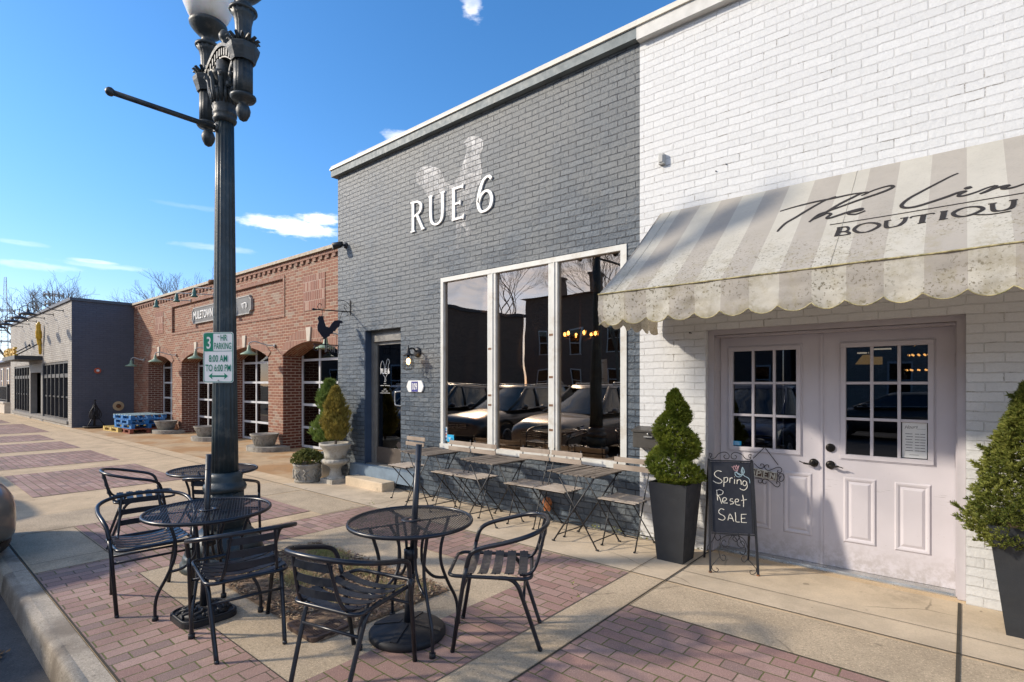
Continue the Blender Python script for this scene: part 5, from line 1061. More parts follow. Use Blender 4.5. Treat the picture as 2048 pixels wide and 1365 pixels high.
# ================================================================ CAFE ARMCHAIRS (front faces local +x)
def make_armchair():
    t = empty('cafe_armchair')
    r_ = .0125
    for sg in (-1, 1):
        b = MB(); b.tube([(.245, sg * .222, 0), (.175, sg * .245, .43), (.16, sg * .25, .50)], r_, 10); b.ball((.245, sg * .222, .008), .0145, 8); b.build('front_leg', M['black_metal'], t)
        b = MB(); b.tube(crm([(-.02, sg * .205, .425), (-.08, sg * .205, .42), (-.125, sg * .2, .385), (-.16, sg * .195, .30), (-.26, sg * .18, 0)], 5), r_, 10); b.ball((-.26, sg * .18, .008), .0145, 8); b.build('rear_leg', M['black_metal'], t)
    h = [(.16, .25, .50)]
    hoop = crm([(.16, -.25, .50), (.135, -.262, .575), (.075, -.275, .615), (-.06, -.285, .65), (-.18, -.265, .68), (-.265, -.19, .70), (-.305, -.07, .71), (-.305, .07, .71), (-.265, .19, .70), (-.18, .265, .68), (-.06, .285, .65), (.075, .275, .615), (.135, .262, .575), (.16, .25, .50)], 5)
    b = MB(); b.tube(hoop, r_ * 1.08, 10); b.build('arm_hoop', M['black_metal'], t)
    sf = [(x, y) for cx, cy, a0 in ((.215, .165, 0), (-.155, .165, 90), (-.155, -.165, 180), (.215, -.165, 270)) for x, y in arc(cx, cy, .055, a0, a0 + 90, 5)]
    b = MB(); b.tube([(x, y, .438 - .012 * (x < -.1)) for x, y in sf], .011, 8, True); b.build('seat_frame', M['black_metal'], t)
    b = MB()
    for k in range(5):
        xc = .155 - k * .078; n = 8
        for i in range(n):
            y0, y1 = -.212 + .424 * i / n, -.212 + .424 * (i + 1) / n; z = lambda y: .447 - .026 * math.cos(PI * y / .424) + (.006 if abs(y) > .2 else 0)
            for dz in (0,): b.hexp([(xc - .027, y0, z(y0) - .003), (xc + .027, y0, z(y0) - .003), (xc + .027, y1, z(y1) - .003), (xc - .027, y1, z(y1) - .003), (xc - .027, y0, z(y0)), (xc + .027, y0, z(y0)), (xc + .027, y1, z(y1)), (xc - .027, y1, z(y1))])
        for sg in (-1, 1): b.ball((xc, sg * .212, .452), .006, 6)
    b.build('seat_slats', M['slat_metal'], t)
    b = MB()
    for sg in (-1, 1): b = MB(); b.tube(crm([(-.295, sg * .115, .705), (-.275, sg * .125, .62), (-.25, sg * .135, .52), (-.225, sg * .145, .46), (-.19, sg * .155, .432), (-.14, sg * .16, .43)], 4), .0095, 8); b.build('back_upright', M['black_metal'], t)
    for k, z in enumerate((.662, .588, .514)):
        n = 8; xb = -.283 + (.66 - z) * .26; b = MB()
        for i in range(n):
            y0, y1 = -.135 + .27 * i / n, -.135 + .27 * (i + 1) / n; x = lambda y: xb - .016 * math.cos(PI * y / .27)
            b.hexp([(x(y0), y0, z - .02), (x(y1), y1, z - .02), (x(y1) - .003, y1, z - .02), (x(y0) - .003, y0, z - .02), (x(y0), y0, z + .02), (x(y1), y1, z + .02), (x(y1) - .003, y1, z + .02), (x(y0) - .003, y0, z + .02)])
        solidnormals(b.build('back_slat', M['slat_metal'], t))
    b = MB(); b.tube([(-.165, -.19, .30), (-.165, .19, .30)], .0085, 8); b.build('rear_stretcher', M['black_metal'], t)
    b = MB(); b.tube([(.19, -.238, .345), (.19, .238, .345)], .0085, 8); b.build('front_stretcher', M['black_metal'], t)
    return t
ac = make_armchair(); G1 = 'black metal slatted armchairs around the round tables'
AC = [(-4.49, 1.25, -5, 'black slatted metal armchair nearest the kerb, facing right to the round table'),
      (-3.37, 1.42, 170, 'black slatted metal armchair with its back to us, tucked under the front left round table'),
      (-2.49, 1.63, 104, 'black slatted metal armchair at the bottom centre of the picture with its back to us'),
      (-2.19, 2.45, 217.6, 'black slatted metal armchair side-on to the right of the front right round table'),
      (-6.22, 1.66, 78, 'black slatted metal armchair farthest left, alone on the brick panel beyond the others'),
      (-5.27, 2.07, 130, 'black slatted metal armchair tucked under the rear table, half hidden by the street lamp')]
for i, (x, y, a, lab) in enumerate(AC):
    o = ac if i == 0 else copy_tree(ac); o.location = (x, y, .004); o.rotation_euler = (0, 0, R(a)); tag(o, lab, 'chair', G1)
# ================================================================ ROUND MESH TABLES
def make_round_table(cnt=True):
    t = empty('round_cafe_table'); RT = .372
    b = MB(); b.tube([(RT * math.cos(a), RT * math.sin(a), .702) for a in [2 * PI * i / 56 for i in range(56)]], .0125, 8, True, flat=.75); b.build('rim', M['black_metal'], t)
    b = MB(); s_ = .0165; w = .0026; n = int(RT / s_) + 1
    for ang in (R(32), R(-32)):
        c, q = math.cos(ang), math.sin(ang)
        for k in range(-n, n + 1):
            d = k * s_
            if abs(d) >= RT - .006: continue
            L = math.sqrt(RT * RT - d * d)
            for (l0, l1) in (((-L, L),) if abs(d) > .045 else ((-L, -math.sqrt(.045 ** 2 - d * d)), (math.sqrt(.045 ** 2 - d * d), L))):
                p = Vector((c * l0 - q * d, q * l0 + c * d, .706)); e = Vector((c * l1 - q * d, q * l1 + c * d, .706)); b.bar(p, e, w, .0018 if ang > 0 else .0023)
    b.build('mesh_top', M['slat_metal'], t)
    b = MB(); b.lathe([(.026, .709), (.058, .709), (.058, .713), (.026, .713), (.026, .709)], 24, caps=False); b.build('umbrella_ring', M['slat_metal'], t)
    b = MB()
    for k in range(4):
        a = PI / 4 + k * PI / 2; b.bar((math.cos(a) * .05, math.sin(a) * .05, .695), (math.cos(a) * RT, math.sin(a) * RT, .695), .022, .004)
    b.build('under_braces', M['black_metal'], t)
    for k in range(4):
        a = PI / 4 + k * PI / 2; c, q = math.cos(a), math.sin(a); b = MB()
        b.tube([(c * r_, q * r_, z) for r_, z in [(p[0], p[1]) for p in crm([(.255, .69), (.225, .60), (.20, .50), (.205, .40), (.25, .28), (.30, .18), (.318, .10), (.318, 0)], 4)]], .0105, 8)
        b.tube([(c * p[0], q * p[0], p[1]) for p in crm([(.13, .69), (.085, .60), (.07, .50), (.085, .41), (.15, .335), (.235, .31)], 4)], .0095, 8)
        o = b.build('leg', M['black_metal'], t); m = MB(); m.tube([(c * .318, q * .318, 0), (c * .318, q * .318, .028)], .019, 10); m.build('foot_cap', M['rubber'], o)
    b = MB(); b.lathe([(.034, .47), (.042, .475), (.042, .53), (.034, .535)], 18, caps=False); b.lathe([(.03, .475), (.03, .53)], 18, caps=False); b.build('centre_ring', M['black_metal'], t)
    return t
rt = make_round_table(); G2 = 'round black mesh cafe tables'
RTS = [(-3.83, 1.41, 8, 1.0, 'round black mesh table at front left with an umbrella stub, beside the kerb chairs'), (-2.59, 2.10, 28, 1.0, 'round black mesh table at front right in front of the planting bed'), (-5.574, 2.094, 15, 1.03, 'round black mesh table behind the street lamp')]
for i, (x, y, a, s_, lab) in enumerate(RTS):
    o = rt if i == 0 else copy_tree(rt); o.location = (x, y, .005); o.rotation_euler = (0, 0, R(a)); o.scale = (s_, s_, 1); tag(o, lab, 'table', G2)
def umb(x, y, top, lean, lab, kind):
    t = empty('umbrella_stand', (x, y, .004), 0, lab, 'umbrella base')
    if kind == 'round':
        b = MB(); b.lathe([(.225, 0), (.232, .01), (.232, .035), (.215, .05), (.09, .072), (.03, .085)], 48); b.build('base', M['rubber'], t)
        b = MB()
        for k in range(4):
            a = k * PI / 2 + .5; b.bar((math.cos(a) * .04, math.sin(a) * .04, .083), (math.cos(a) * .215, math.sin(a) * .215, .053), .04, .006)
        b.build('base_ribs', M['rubber'], t)
    else:
        sh = [(x_, y_) for cx, cy, a0 in ((.08, .08, 0), (-.08, .08, 90), (-.08, -.08, 180), (.08, -.08, 270)) for x_, y_ in arc(cx, cy, .09, a0, a0 + 90, 6)]
        b = MB(); b.prism(sh, lambda u, v, w: (u, v, w), 0, .035); b.lathe([(.155, .035), (.11, .055), (.04, .075)], 28); solidnormals(b.build('base', M['rubber'], t))
        b = MB()
        for k in range(10):
            a = 2 * PI * k / 10; b.tube([(math.cos(a + .25 * math.sin(q * 1.3)) * (.05 + .022 * q), math.sin(a + .25 * math.sin(q * 1.3)) * (.05 + .022 * q), .077 - .0075 * q) for q in range(6)], [.006, .011, .009, .012, .009, .005], 6)
            b.ball((math.cos(a + .3) * .12, math.sin(a + .3) * .12, .054), .014, 8)
        b.tube([(u * .93, v * .93, .037) for u, v in sh], .007, 6, True); b.build('floral_relief', M['rubber'], t)
    b = MB(); b.tube([(0, 0, .07), (lean[0] * .37, lean[1] * .37, .38)], .025, 14); b.build('socket', M['steel'] if 0 else M['slat_metal'], t)
    b = MB(); l2 = lambda z: (lean[0] * z, lean[1] * z, z); b.tube([l2(.3), l2(top)], .0185, 16); b.tube([l2(top - .10), l2(top - .097)], .0195, 16); b.build('pole', M['slat_metal'], t); return t
umb(-2.615, 2.095, 1.17, (.045, .04), 'round black umbrella base with a bare pole stub through the front right table', 'round')
umb(-3.86, 1.39, 1.075, (.03, .018), 'ornate black umbrella base with leaf relief and pole stub under the front left table', 'ornate')
# ================================================================ FOLDING BISTRO SET (front faces local -y)
def slatmat(name): return M[name]
def make_bistro_chair():
    t = empty('folding_bistro_chair')
    for sg in (-1, 1):
        x = sg * .175
        b = MB(); b.tube([(x, -.11, .008), (x, .05, .44)], .0075, 6, flat=.6); b.tube(crm([(x, .05, .44), (x, .09, .55), (x, .15, .70), (x, .17, .84)], 3), .0075, 6, flat=.6); b.tube([(x + .0, -.135, .006), (x, -.105, .006)], .008, 6); b.build('front_leg', M['iron'], t)
        b = MB(); x2 = sg * .16; b.tube([(x2, .28, .008), (x2, -.12, .435)], .0075, 6, flat=.6); b.tube([(x2, .30, .006), (x2, .27, .006)], .008, 6); b.build('rear_leg', M['iron'], t)
    b = MB(); b.tube([(-.175, -.07, .12), (.175, -.07, .12)], .0055, 6); b.tube([(-.16, .24, .06), (.16, .24, .06)], .0055, 6); b.tube([(-.175, .10, .425), (.175, .10, .425)], .0055, 6); b.tube([(-.16, -.125, .432), (.16, -.125, .432)], .0055, 6)
    for sg in (-1, 1): b.bar((sg * .17, -.15, .437), (sg * .17, .17, .437), .01, .012)
    b.build('cross_bars', M['iron'], t)
    b = MB(); r2 = random.Random(5)
    for k in range(6):
        y = -.155 + k * .058; e = r2.uniform(-.006, .006); q = r2.uniform(-.003, .003); b.hexp([(-.2 + e, y, .445), (.2 + e, y + q, .445), (.2 + e, y + .035, .445), (-.2 + e, y + .037, .445), (-.2 + e, y, .455), (.2 + e, y + q, .455 + q), (.2 + e, y + .035, .455), (-.2 + e, y + .037, .455 - q)])
    b.build('seat_slats', M['wood_seat'], t)
    for z, e in ((.79, .0), (.715, .004)):
        b = MB(); yy = .17 if z > .75 else .152; b.box(-.205, .2, yy - .018, yy - .006, z - .024 + e, z + .026 + e); b.build('back_slat', M['wood_back'], t)
    return t
bc = make_bistro_chair(); G3 = 'folding slatted bistro chairs along the restaurant wall'
BC = [(-5.72, 'folding bistro chair with bleached slats on the far left, next to the doorstep'), (-4.86, 'folding bistro chair second from the left, just right of the leftmost slatted table'), (-4.43, 'folding bistro chair third from the left, left of the middle slatted table'),
      (-3.67, 'folding bistro chair fourth from the left, just right of the middle slatted table'), (-3.25, 'folding bistro chair fifth from the left, with the orange wrapped spigot behind it'), (-2.47, 'folding bistro chair farthest right, beside the spruce planter')]
random.seed(4)
for i, (x, lab) in enumerate(BC):
    o = bc if i == 0 else copy_tree(bc); o.location = (x, 4.575 + random.uniform(-.02, .01), .004); o.rotation_euler = (0, 0, R(random.uniform(-4, 3))); tag(o, lab, 'chair', G3)
def make_bistro_table():
    t = empty('folding_bistro_table')
    for sg in (-1, 1):
        y = sg * .21
        b = MB(); b.tube([(-.245, y, .008), (.23, y, .675)], .0085, 6, flat=.6); b.tube([(-.265, y, .006), (-.235, y, .006)], .009, 6); b.build('leg', M['iron'], t)
        b = MB(); b.tube([(.245, y * .93, .008), (-.22, y * .93, .675)], .0085, 6, flat=.6); b.tube([(.265, y * .93, .006), (.235, y * .93, .006)], .009, 6); b.build('leg', M['iron'], t)
    b = MB()
    for (x, z, k) in ((-.20, .07, 1), (.20, .07, .93), (.22, .672, 1), (-.21, .672, .93)): b.tube([(x, -.21 * k, z), (x, .21 * k, z)], .006, 6)
    for y in (-.21, .21): b.bar((-.26, y, .676), (.26, y, .676), .01, .014)
    b.build('cross_bars', M['iron'], t)
    b = MB(); r2 = random.Random(9); n = 9
    for k in range(n):
        x = -.275 + k * .063; e = r2.uniform(-.012, .012); wz = r2.uniform(-.005, .005); L = 5
        for i in range(L):
            y0, y1 = -.275 + .55 * i / L + e, -.275 + .55 * (i + 1) / L + e; s0 = .009 * math.sin(k * 1.7 + i * .8); s1 = .009 * math.sin(k * 1.7 + (i + 1) * .8); z0 = .69 + .012 * math.cos(PI * (k - 4) / 9) * -1 + wz
            b.hexp([(x + s0, y0, z0), (x + .045 + s0, y0, z0), (x + .045 + s1, y1, z0), (x + s1, y1, z0), (x + s0, y0, z0 + .013), (x + .045 + s0, y0, z0 + .009), (x + .045 + s1, y1, z0 + .012), (x + s1, y1, z0 + .013)])
    b.build('top_slats', M['wood_top'], t)
    return t
bt = make_bistro_table(); G4 = 'folding slatted bistro tables along the restaurant wall'
BT = [(-5.12, -4, 'folding bistro table with dark slats, leftmost of three, nearest the doorstep'), (-4.04, -7, 'folding bistro table with dark slats, middle one of three along the wall'), (-2.83, -2, 'folding bistro table with dark slats, rightmost of three, nearest the spruce planter')]
for i, (x, a, lab) in enumerate(BT):
    o = bt if i == 0 else copy_tree(bt); o.location = (x, 4.475, .004); o.rotation_euler = (0, 0, R(a)); tag(o, lab, 'table', G4)
# ================================================================ STREET LAMP
LX, LY = -4.856, 1.915
lp = empty('street_lamp', (LX, LY, 0), 0, 'ornate twin-headed fluted street lamp with a white globe and a banner arm', 'street lamp')
b = MB(); b.lathe([(.335, 0), (.335, .05), (.32, .06), (.315, .10), (.30, .13)], 32); b.lathe([(.30, .13), (.285, .20), (.22, .28), (.17, .33)], 32); b.lathe([(.17, .33), (.16, .35), (.205, .38), (.21, .42), (.185, .45), (.15, .46)], 32)
b.lathe([(.145, .455), (.142, .63)], 48, rip=.035, nrip=16); b.lathe([(.15, .628), (.165, .64), (.17, .665), (.16, .69), (.14, .70), (.135, .72), (.138, .755), (.125, .775), (.115, .79)], 32); b.build('base', M['lamp_paint'], lp)
b = MB(); b.lathe([(.100, .785), (.094, 1.2), (.082, 2.2), (.073, 3.2), (.067, 3.80)], 64, rip=.055, nrip=16); b.build('fluted_shaft', M['lamp_paint'], lp)
b = MB(); b.lathe([(.075, 3.78), (.09, 3.80), (.094, 3.815), (.085, 3.83), (.094, 3.845), (.096, 3.865), (.088, 3.885), (.095, 3.91), (.098, 3.96), (.088, 4.03), (.085, 4.10), (.11, 4.16), (.125, 4.185), (.10, 4.19)], 28)
for k in range(10):
    a = 2 * PI * k / 10; c, q = math.cos(a), math.sin(a); b.tube([(c * r_, q * r_, z) for r_, z in ((.09, 3.93), (.105, 4.02), (.115, 4.10), (.145, 4.155), (.15, 4.13), (.135, 4.115))], [.012, .024, .022, .018, .012, .006], 6)
    a += PI / 10; c, q = math.cos(a), math.sin(a); b.tube([(c * r_, q * r_, z) for r_, z in ((.092, 3.93), (.10, 3.99), (.118, 4.05), (.125, 4.03))], [.012, .018, .014, .006], 6)
b.build('capital', M['lamp_head'], lp)
# crossarm: arched beam along x
b = MB(); n = 14
def az_(u): return 4.30 + .14 * math.cos(PI * u / .30 / 2.2) if abs(u) < .30 else 4.30
prev = None
for i in range(n):
    u0, u1 = -.33 + .66 * i / n, -.33 + .66 * (i + 1) / n; z0, z1 = [4.27 + .13 * max(0, math.cos(PI * u / .56)) for u in (u0, u1)]
    b.hexp([(u0, -.045, z0 - .085), (u1, -.045, z1 - .085), (u1, .045, z1 - .085), (u0, .045, z0 - .085), (u0, -.045, z0), (u1, -.045, z1), (u1, .045, z1), (u0, .045, z0)])
    b.hexp([(u0, -.062, z0 + .001), (u1, -.062, z1 + .001), (u1, .062, z1 + .001), (u0, .062, z0 + .001), (u0, -.066, z0 + .028), (u1, -.066, z1 + .028), (u1, .066, z1 + .028), (u0, .066, z0 + .028)])
    um = (u0 + u1) / 2; zm = (z0 + z1) / 2
    for sg in (-1, 1): b.box(um - .010, um + .010, sg * .045, sg * .056, zm - .07, zm - .012)
for i in range(26):
    u = -.32 + .64 * i / 25; b.ball((u, 0, 4.27 + .13 * max(0, math.cos(PI * u / .56)) + .034), .016, 6)
b.lathe([(.085, 4.15), (.07, 4.20), (.065, 4.30)], 20); b.lathe([(.03, 4.42), (.045, 4.44), (.03, 4.46), (.02, 4.475), (.045, 4.50), (.05, 4.535), (.03, 4.575), (.004, 4.59)], 16)
for sg in (-1, 1):                                     # leafy scroll brackets
    b.tube([(sg * u, 0, z) for u, z in crm([(.10, 4.10), (.14, 4.20), (.20, 4.25), (.26, 4.22), (.27, 4.14), (.23, 4.09), (.19, 4.11), (.20, 4.15)], 5)], .022, 7)
    b.tube([(sg * u, 0, z) for u, z in crm([(.27, 4.16), (.25, 4.05), (.22, 3.98), (.17, 3.95), (.14, 3.99), (.17, 4.03)], 5)], .018, 7)
    for k in range(6): b.ball((sg * (.12 + .025 * k), .03 * (-1) ** k, 4.03 + .03 * k), .024, 6, sz=1.3)
b.build('crossarm', M['lamp_head'], lp)
def lamphead(x):
    b = MB(); c = (x, 0, 0)
    b.lathe([(.004, 3.685), (.03, 3.70), (.05, 3.74), (.056, 3.775), (.045, 3.81), (.03, 3.825), (.035, 3.84), (.085, 3.855), (.098, 3.875), (.098, 3.89), (.075, 3.90)], 20, c)
    b.lathe([(.07, 3.895), (.07, 4.17)], 48, c, rip=.04, nrip=14); b.lathe([(.09, 4.165), (.10, 4.20), (.118, 4.25), (.125, 4.285), (.11, 4.30)], 8, c, sm=False, rot=PI / 8)
    b.box(x - .115, x + .115, -.115, .115, 4.285, 4.30) if 0 else None
    for k in range(14):
        a = 2 * PI * k / 14; b.tube([(x + math.cos(a) * r_, math.sin(a) * r_, z) for r_, z in ((.065, 4.30), (.085, 4.335), (.115, 4.355), (.128, 4.345))], [.014, .018, .013, .005], 5)
    b.lathe([(.06, 4.30), (.058, 4.40), (.062, 4.48), (.075, 4.54), (.098, 4.57)], 48, c, rip=.035, nrip=14); b.lathe([(.10, 4.568), (.108, 4.58), (.105, 4.595), (.06, 4.60), (.055, 4.66), (.08, 4.68), (.12, 4.72), (.15, 4.76), (.155, 4.785), (.14, 4.80), (.12, 4.80)], 24, c)
    o = loc(b.build('lamp_holder', M['lamp_head']), lp) if 0 else b.build('lamp_holder', M['lamp_head'], lp)
    b = MB(); b.lathe([(.125, 4.80), (.165, 4.86), (.205, 4.96), (.222, 5.08), (.205, 5.20), (.15, 5.32), (.09, 5.40), (.06, 5.44), (.06, 5.46)], 32, c); b.build('globe', M['globe'], o); m = MB(); m.lathe([(.065, 5.455), (.07, 5.48), (.03, 5.50), (.03, 5.53), (.01, 5.58)], 14, c); m.build('finial', M['lamp_head'], o)
lamphead(-.36); lamphead(.36)
b = MB(); b.tube([(0, -.06, 3.72), (0, -.80, 3.72)], .021, 12); b.ball((0, -.81, 3.72), .033, 12); b.tube([(0, -.055, 3.72), (0, -.085, 3.72)], .032, 12); b.build('banner_arm', M['lamp_head'], lp)
b = MB(); b.tube([(-.07, -.05, 2.42), (-.10, -.09, 2.42)], .022, 10); b.build('lower_arm_socket', M['rust'], lp)
# parking sign (its own thing, strapped to the shaft), facing the camera
ps = empty('parking_sign', (-4.856 + .6463 * 0 + .082, 1.915 - .126, 1.77), R(33), 'green and white 3 hour parking sign fixed to the lamp post', 'parking sign')
ps.location = (LX + .014 * .763 + .13 * .646, LY + .014 * .646 - .13 * .763, 1.765)
rr = lambda w, h, r_: [(x_, y_) for cx, cy, a0 in ((w - r_, h - r_, 0), (-w + r_, h - r_, 90), (-w + r_, -h + r_, 180), (w - r_, -h + r_, 270)) for x_, y_ in arc(cx, cy, r_, a0, a0 + 90, 6)]
fs = lambda u, v, w: (u, -w, v)
SWd, SHt = .137, .211
b = MB(); b.prism(rr(SWd, SHt, .022), fs, -.002, .0); solidnormals(b.build('panel', M['sign_w'], ps))
b = MB(); o1 = rr(SWd - .004, SHt - .004, .02); o2 = rr(SWd - .010, SHt - .010, .016); n = len(o1)
for k in range(n): b.quad(fs(*o1[k], .0008), fs(*o1[(k + 1) % n], .0008), fs(*o2[(k + 1) % n], .0008), fs(*o2[k], .0008))
zl = SHt - .155
b.prism([(-SWd + .0102, zl), (-.046, zl), (-.046, SHt - .0105), (-SWd + .024, SHt - .0105), (-SWd + .014, SHt - .016), (-SWd + .0102, SHt - .024)], fs, 0, .0008)
b.quad(fs(-SWd + .0102, zl - .004, .0009), fs(SWd - .0102, zl - .004, .0009), fs(SWd - .0102, zl, .0009), fs(-SWd + .0102, zl, .0009))
ar = [(-.088, -.155), (-.052, -.128), (-.058, -.148), (.058, -.148), (.052, -.128), (.088, -.155), (.052, -.182), (.058, -.162), (-.058, -.162), (-.052, -.182)]
b.prism(ar, fs, 0, .0008); b.build('green_markings', M['sign_g'], ps)
def ptxt(s_, x, z, h, m, ws, al='CENTER', bold=.012): return text3(s_, (x, -.0012, z), (1, 0, 0), (0, 0, 1), h, m, 'sign_text', ps, ws, .0004, al, bold)
ptxt('3', -.0855, SHt - .135, .098, M['sign_w'], .70, bold=.01); ptxt('HR', .050, SHt - .071, .051, M['sign_g'], .64, bold=.016); ptxt('PARKING', .041, SHt - .140, .053, M['sign_g'], .50, bold=.014); ptxt('8:00 AM', .0, -.035, .056, M['sign_g'], .62, bold=.016); ptxt('TO 6:00 PM', .0, -.114, .056, M['sign_g'], .58, bold=.016)
b = MB(); b.ball((.0, -.003, SHt - .033), .006, 8); b.ball((0, -.003, -.19), .006, 8); b.build('bolt', M['steel'], ps)
b = MB()
for z in (.15, -.15): b.box(-.02, .02, .003, .04, z - .01, z + .01)
b.build('bracket', M['steel'], ps)
# ================================================================ RED BRICK BUILDING
YR = 6.1; XR0, XR1 = -23.6, -7.9
red = empty('red_brick_building', (XR0, YR, 0), 0, 'red brick building with four arched bays and grid windows', 'building')
ARX = [(-21.95, -19.55), (-18.72, -16.25), (-15.45, -12.93), (-12.2, -9.75)]
ZS, RISE = 2.20, .27
def ztop(x): return 4.36 + .075 * (x + 9.9) / -13.0
b = MB(); fR = lambda u, v, w: (u, YR + w, v)
edges = [XR0] + [q for a in ARX for q in a] + [XR1]
for i in range(0, len(edges), 2): b.box(edges[i], edges[i + 1], YR, YR + .52, 0, 2.9)
for (a, c) in ARX:
    n = 16; z = lambda u: ZS + RISE * math.sin(PI * (.5 * (1 - math.cos(PI * u)) * .9 + .05)) ** .9 if 0 < u < 1 else ZS
    zz = lambda u: ZS + RISE * math.sqrt(max(0, 1 - (2 * u - 1) ** 2)) if False else ZS + RISE * (1 - (2 * u - 1) ** 2)
    for i in range(n):
        u0, u1 = i / n, (i + 1) / n; xa, xb = a + (c - a) * u0, a + (c - a) * u1
        b.hexp([(xa, YR, zz(u0)), (xb, YR, zz(u1)), (xb, YR + .52, zz(u1)), (xa, YR + .52, zz(u0)), (xa, YR, 2.9), (xb, YR, 2.9), (xb, YR + .52, 2.9), (xa, YR + .52, 2.9)])
# field above, with the sunk sign panel
PX0, PX1, PZ0, PZ1 = -19.53, -12.17, 3.17, 4.0
def zt2(x): return ztop(x) - .02
def top(x0, x1, z0): b.hexp([(x0, YR, z0), (x1, YR, z0), (x1, YR + .3, z0), (x0, YR + .3, z0), (x0, YR, zt2(x0)), (x1, YR, zt2(x1)), (x1, YR + .3, zt2(x1)), (x0, YR + .3, zt2(x0))])
b.box(XR0, PX0, YR, YR + .3, 2.9, PZ0); b.box(PX0, PX1, YR, YR + .3, 2.9, PZ0); b.box(PX1, XR1, YR, YR + .3, 2.9, PZ0)
top(XR0, PX0, PZ0); top(PX1, XR1, PZ0); top(PX0, PX1, PZ1); b.box(PX0, PX1, YR + .045, YR + .3, PZ0, PZ1)
part(b, 'wall', M['red_brick'], red)
b = MB()
for (x0, x1, z0, z1) in ((PX0 - .0, PX1, PZ1, PZ1 + .07), (PX0, PX1, PZ0 - .07, PZ0)): b.box(x0, x1, YR - .018, YR - .001, z0, z1)
for x in (PX0 - .07, PX1): b.box(x, x + .07, YR - .018, YR - .001, PZ0 - .07, PZ1 + .07)
part(b, 'panel_border', M['arch_brick'], red)
b = MB()
for k in range(60):                                   # dentil course under the coping
    x = XR0 + .3 + k * .26; 
    if x < XR1 - .2: z = ztop(x); b.box(x, x + .13, YR - .035, YR - .001, z - .17, z - .10)
x0, x1 = XR0, XR1; b.hexp([(x0, YR - .045, ztop(x0) - .10), (x1, YR - .045, ztop(x1) - .10), (x1, YR - .001, ztop(x1) - .10), (x0, YR - .001, ztop(x0) - .10), (x0, YR - .045, ztop(x0) - .021), (x1, YR - .045, ztop(x1) - .021), (x1, YR - .001, ztop(x1) - .021), (x0, YR - .001, ztop(x0) - .021)])
part(b, 'cornice', M['arch_brick'], red)
b = MB(); b.hexp([(x0, YR - .10, ztop(x0) - .019), (x1, YR - .10, ztop(x1) - .019), (x1, YR + .34, ztop(x1) - .019), (x0, YR + .34, ztop(x0) - .019), (x0, YR - .08, ztop(x0) + .06), (x1, YR - .08, ztop(x1) + .06), (x1, YR + .34, ztop(x1) + .06), (x0, YR + .34, ztop(x0) + .06)])
part(b, 'coping', M['tan_coping'], red)
for (a, c) in ARX:                                     # voussoir rings, keystones, reveals
    b = MB(); n = 18; zz = lambda u: ZS + RISE * (1 - (2 * u - 1) ** 2)
    for i in range(n):
        u0, u1 = i / n, (i + 1) / n
        xo = lambda u: a - .14 + (c - a + .28) * u; zo = lambda u: ZS + .10 + (RISE + .22) * (1 - (2 * u - 1) ** 2) ** .9
        b.hexp([(a + (c - a) * u0, YR - .02, zz(u0)), (a + (c - a) * u1, YR - .02, zz(u1)), (a + (c - a) * u1, YR - .001, zz(u1)), (a + (c - a) * u0, YR - .001, zz(u0)), (xo(u0), YR - .02, zo(u0)), (xo(u1), YR - .02, zo(u1)), (xo(u1), YR - .001, zo(u1)), (xo(u0), YR - .001, zo(u0))])
    o = part(b, 'arch_ring', M['arch_brick'], red)
    m = MB(); xm = (a + c) / 2; m.prism([(xm - .06, ZS + RISE + .005), (xm + .06, ZS + RISE + .005), (xm + .10, ZS + RISE + .31), (xm - .10, ZS + RISE + .31)], lambda u, v, w: (u, YR - w, v), .021, .05); under(solidnormals(m.build('keystone', M['keystone'])), o)
    m = MB(); m.box(a - .0025, a + .006, YR + .002, YR + .519, .0, ZS); part(m, 'reveal_brick', M['shaded_pier_brick'], red); m = MB(); m.box(c - .006, c + .0025, YR + .002, YR + .519, .0, ZS); part(m, 'reveal_brick', M['shaded_pier_brick'], red)
    # grid window
    YG = YR + .46; m = MB(); W3 = (c - a) / 3
    for k in range(4): x = a + W3 * k; x = min(max(x, a + .035), c - .035); m.box(x - .028, x + .028, YG, YG + .05, .02, ZS + RISE * (1 - (2 * ((x - a) / (c - a)) - 1) ** 2) - .004)
    for z in (.05, .50, 1.04, 1.57, 2.10):
        for k in range(3): m.box(max(a + W3 * k, a + .007) + (.029 if k else .057), a + W3 * (k + 1) - (.029 if k < 2 else .064), YG + .004, YG + .05, z - .028, z + .028)
    w = part(m, 'grid_window', M['galv'], red); m = MB(); m.box(a + .01, c - .01, YG + .02, YG + .026, .02, ZS + .25); under(m.build('pane', M['glass_r']), w)
for k, (x0, x1, z0, z1) in enumerate(((-11.25, -10.35, 3.15, 3.92), (-21.2, -20.4, 3.22, 3.95))):
    b = MB(); b.box(x0, x1, YR - .010, YR - .001, z0, z1); part(b, 'brick_ornament', M['diaper_brick'], red)
b = MB(); b.box(XR0, XR1, YR + .53, 12, 3.9, 4.1); b.box(XR0, XR1, 11, 11.2, 0, 3.9); b.box(XR1 - .01, XR1 - .005, YR + .53, 11, 0, 3.9); part(b, 'interior_shell', M['dark'], red)
b = MB(); b.box(XR0, XR1, YR + .53, 11, .005, .02); part(b, 'interior_floor', M['int_floor'], red)
b = MB(); b.box(-13.35, -13.15, YR + .42, YR + .425, 1.05, 1.62); tag(b.build('window_poster', M['paper']), 'white paper notice taped inside the third arched window from the left', 'notice')
b = MB()
for k in range(14): b.box(-13.32, -13.32 + random.uniform(.08, .14), YR + .417, YR + .4195, 1.55 - k * .034, 1.562 - k * .034)
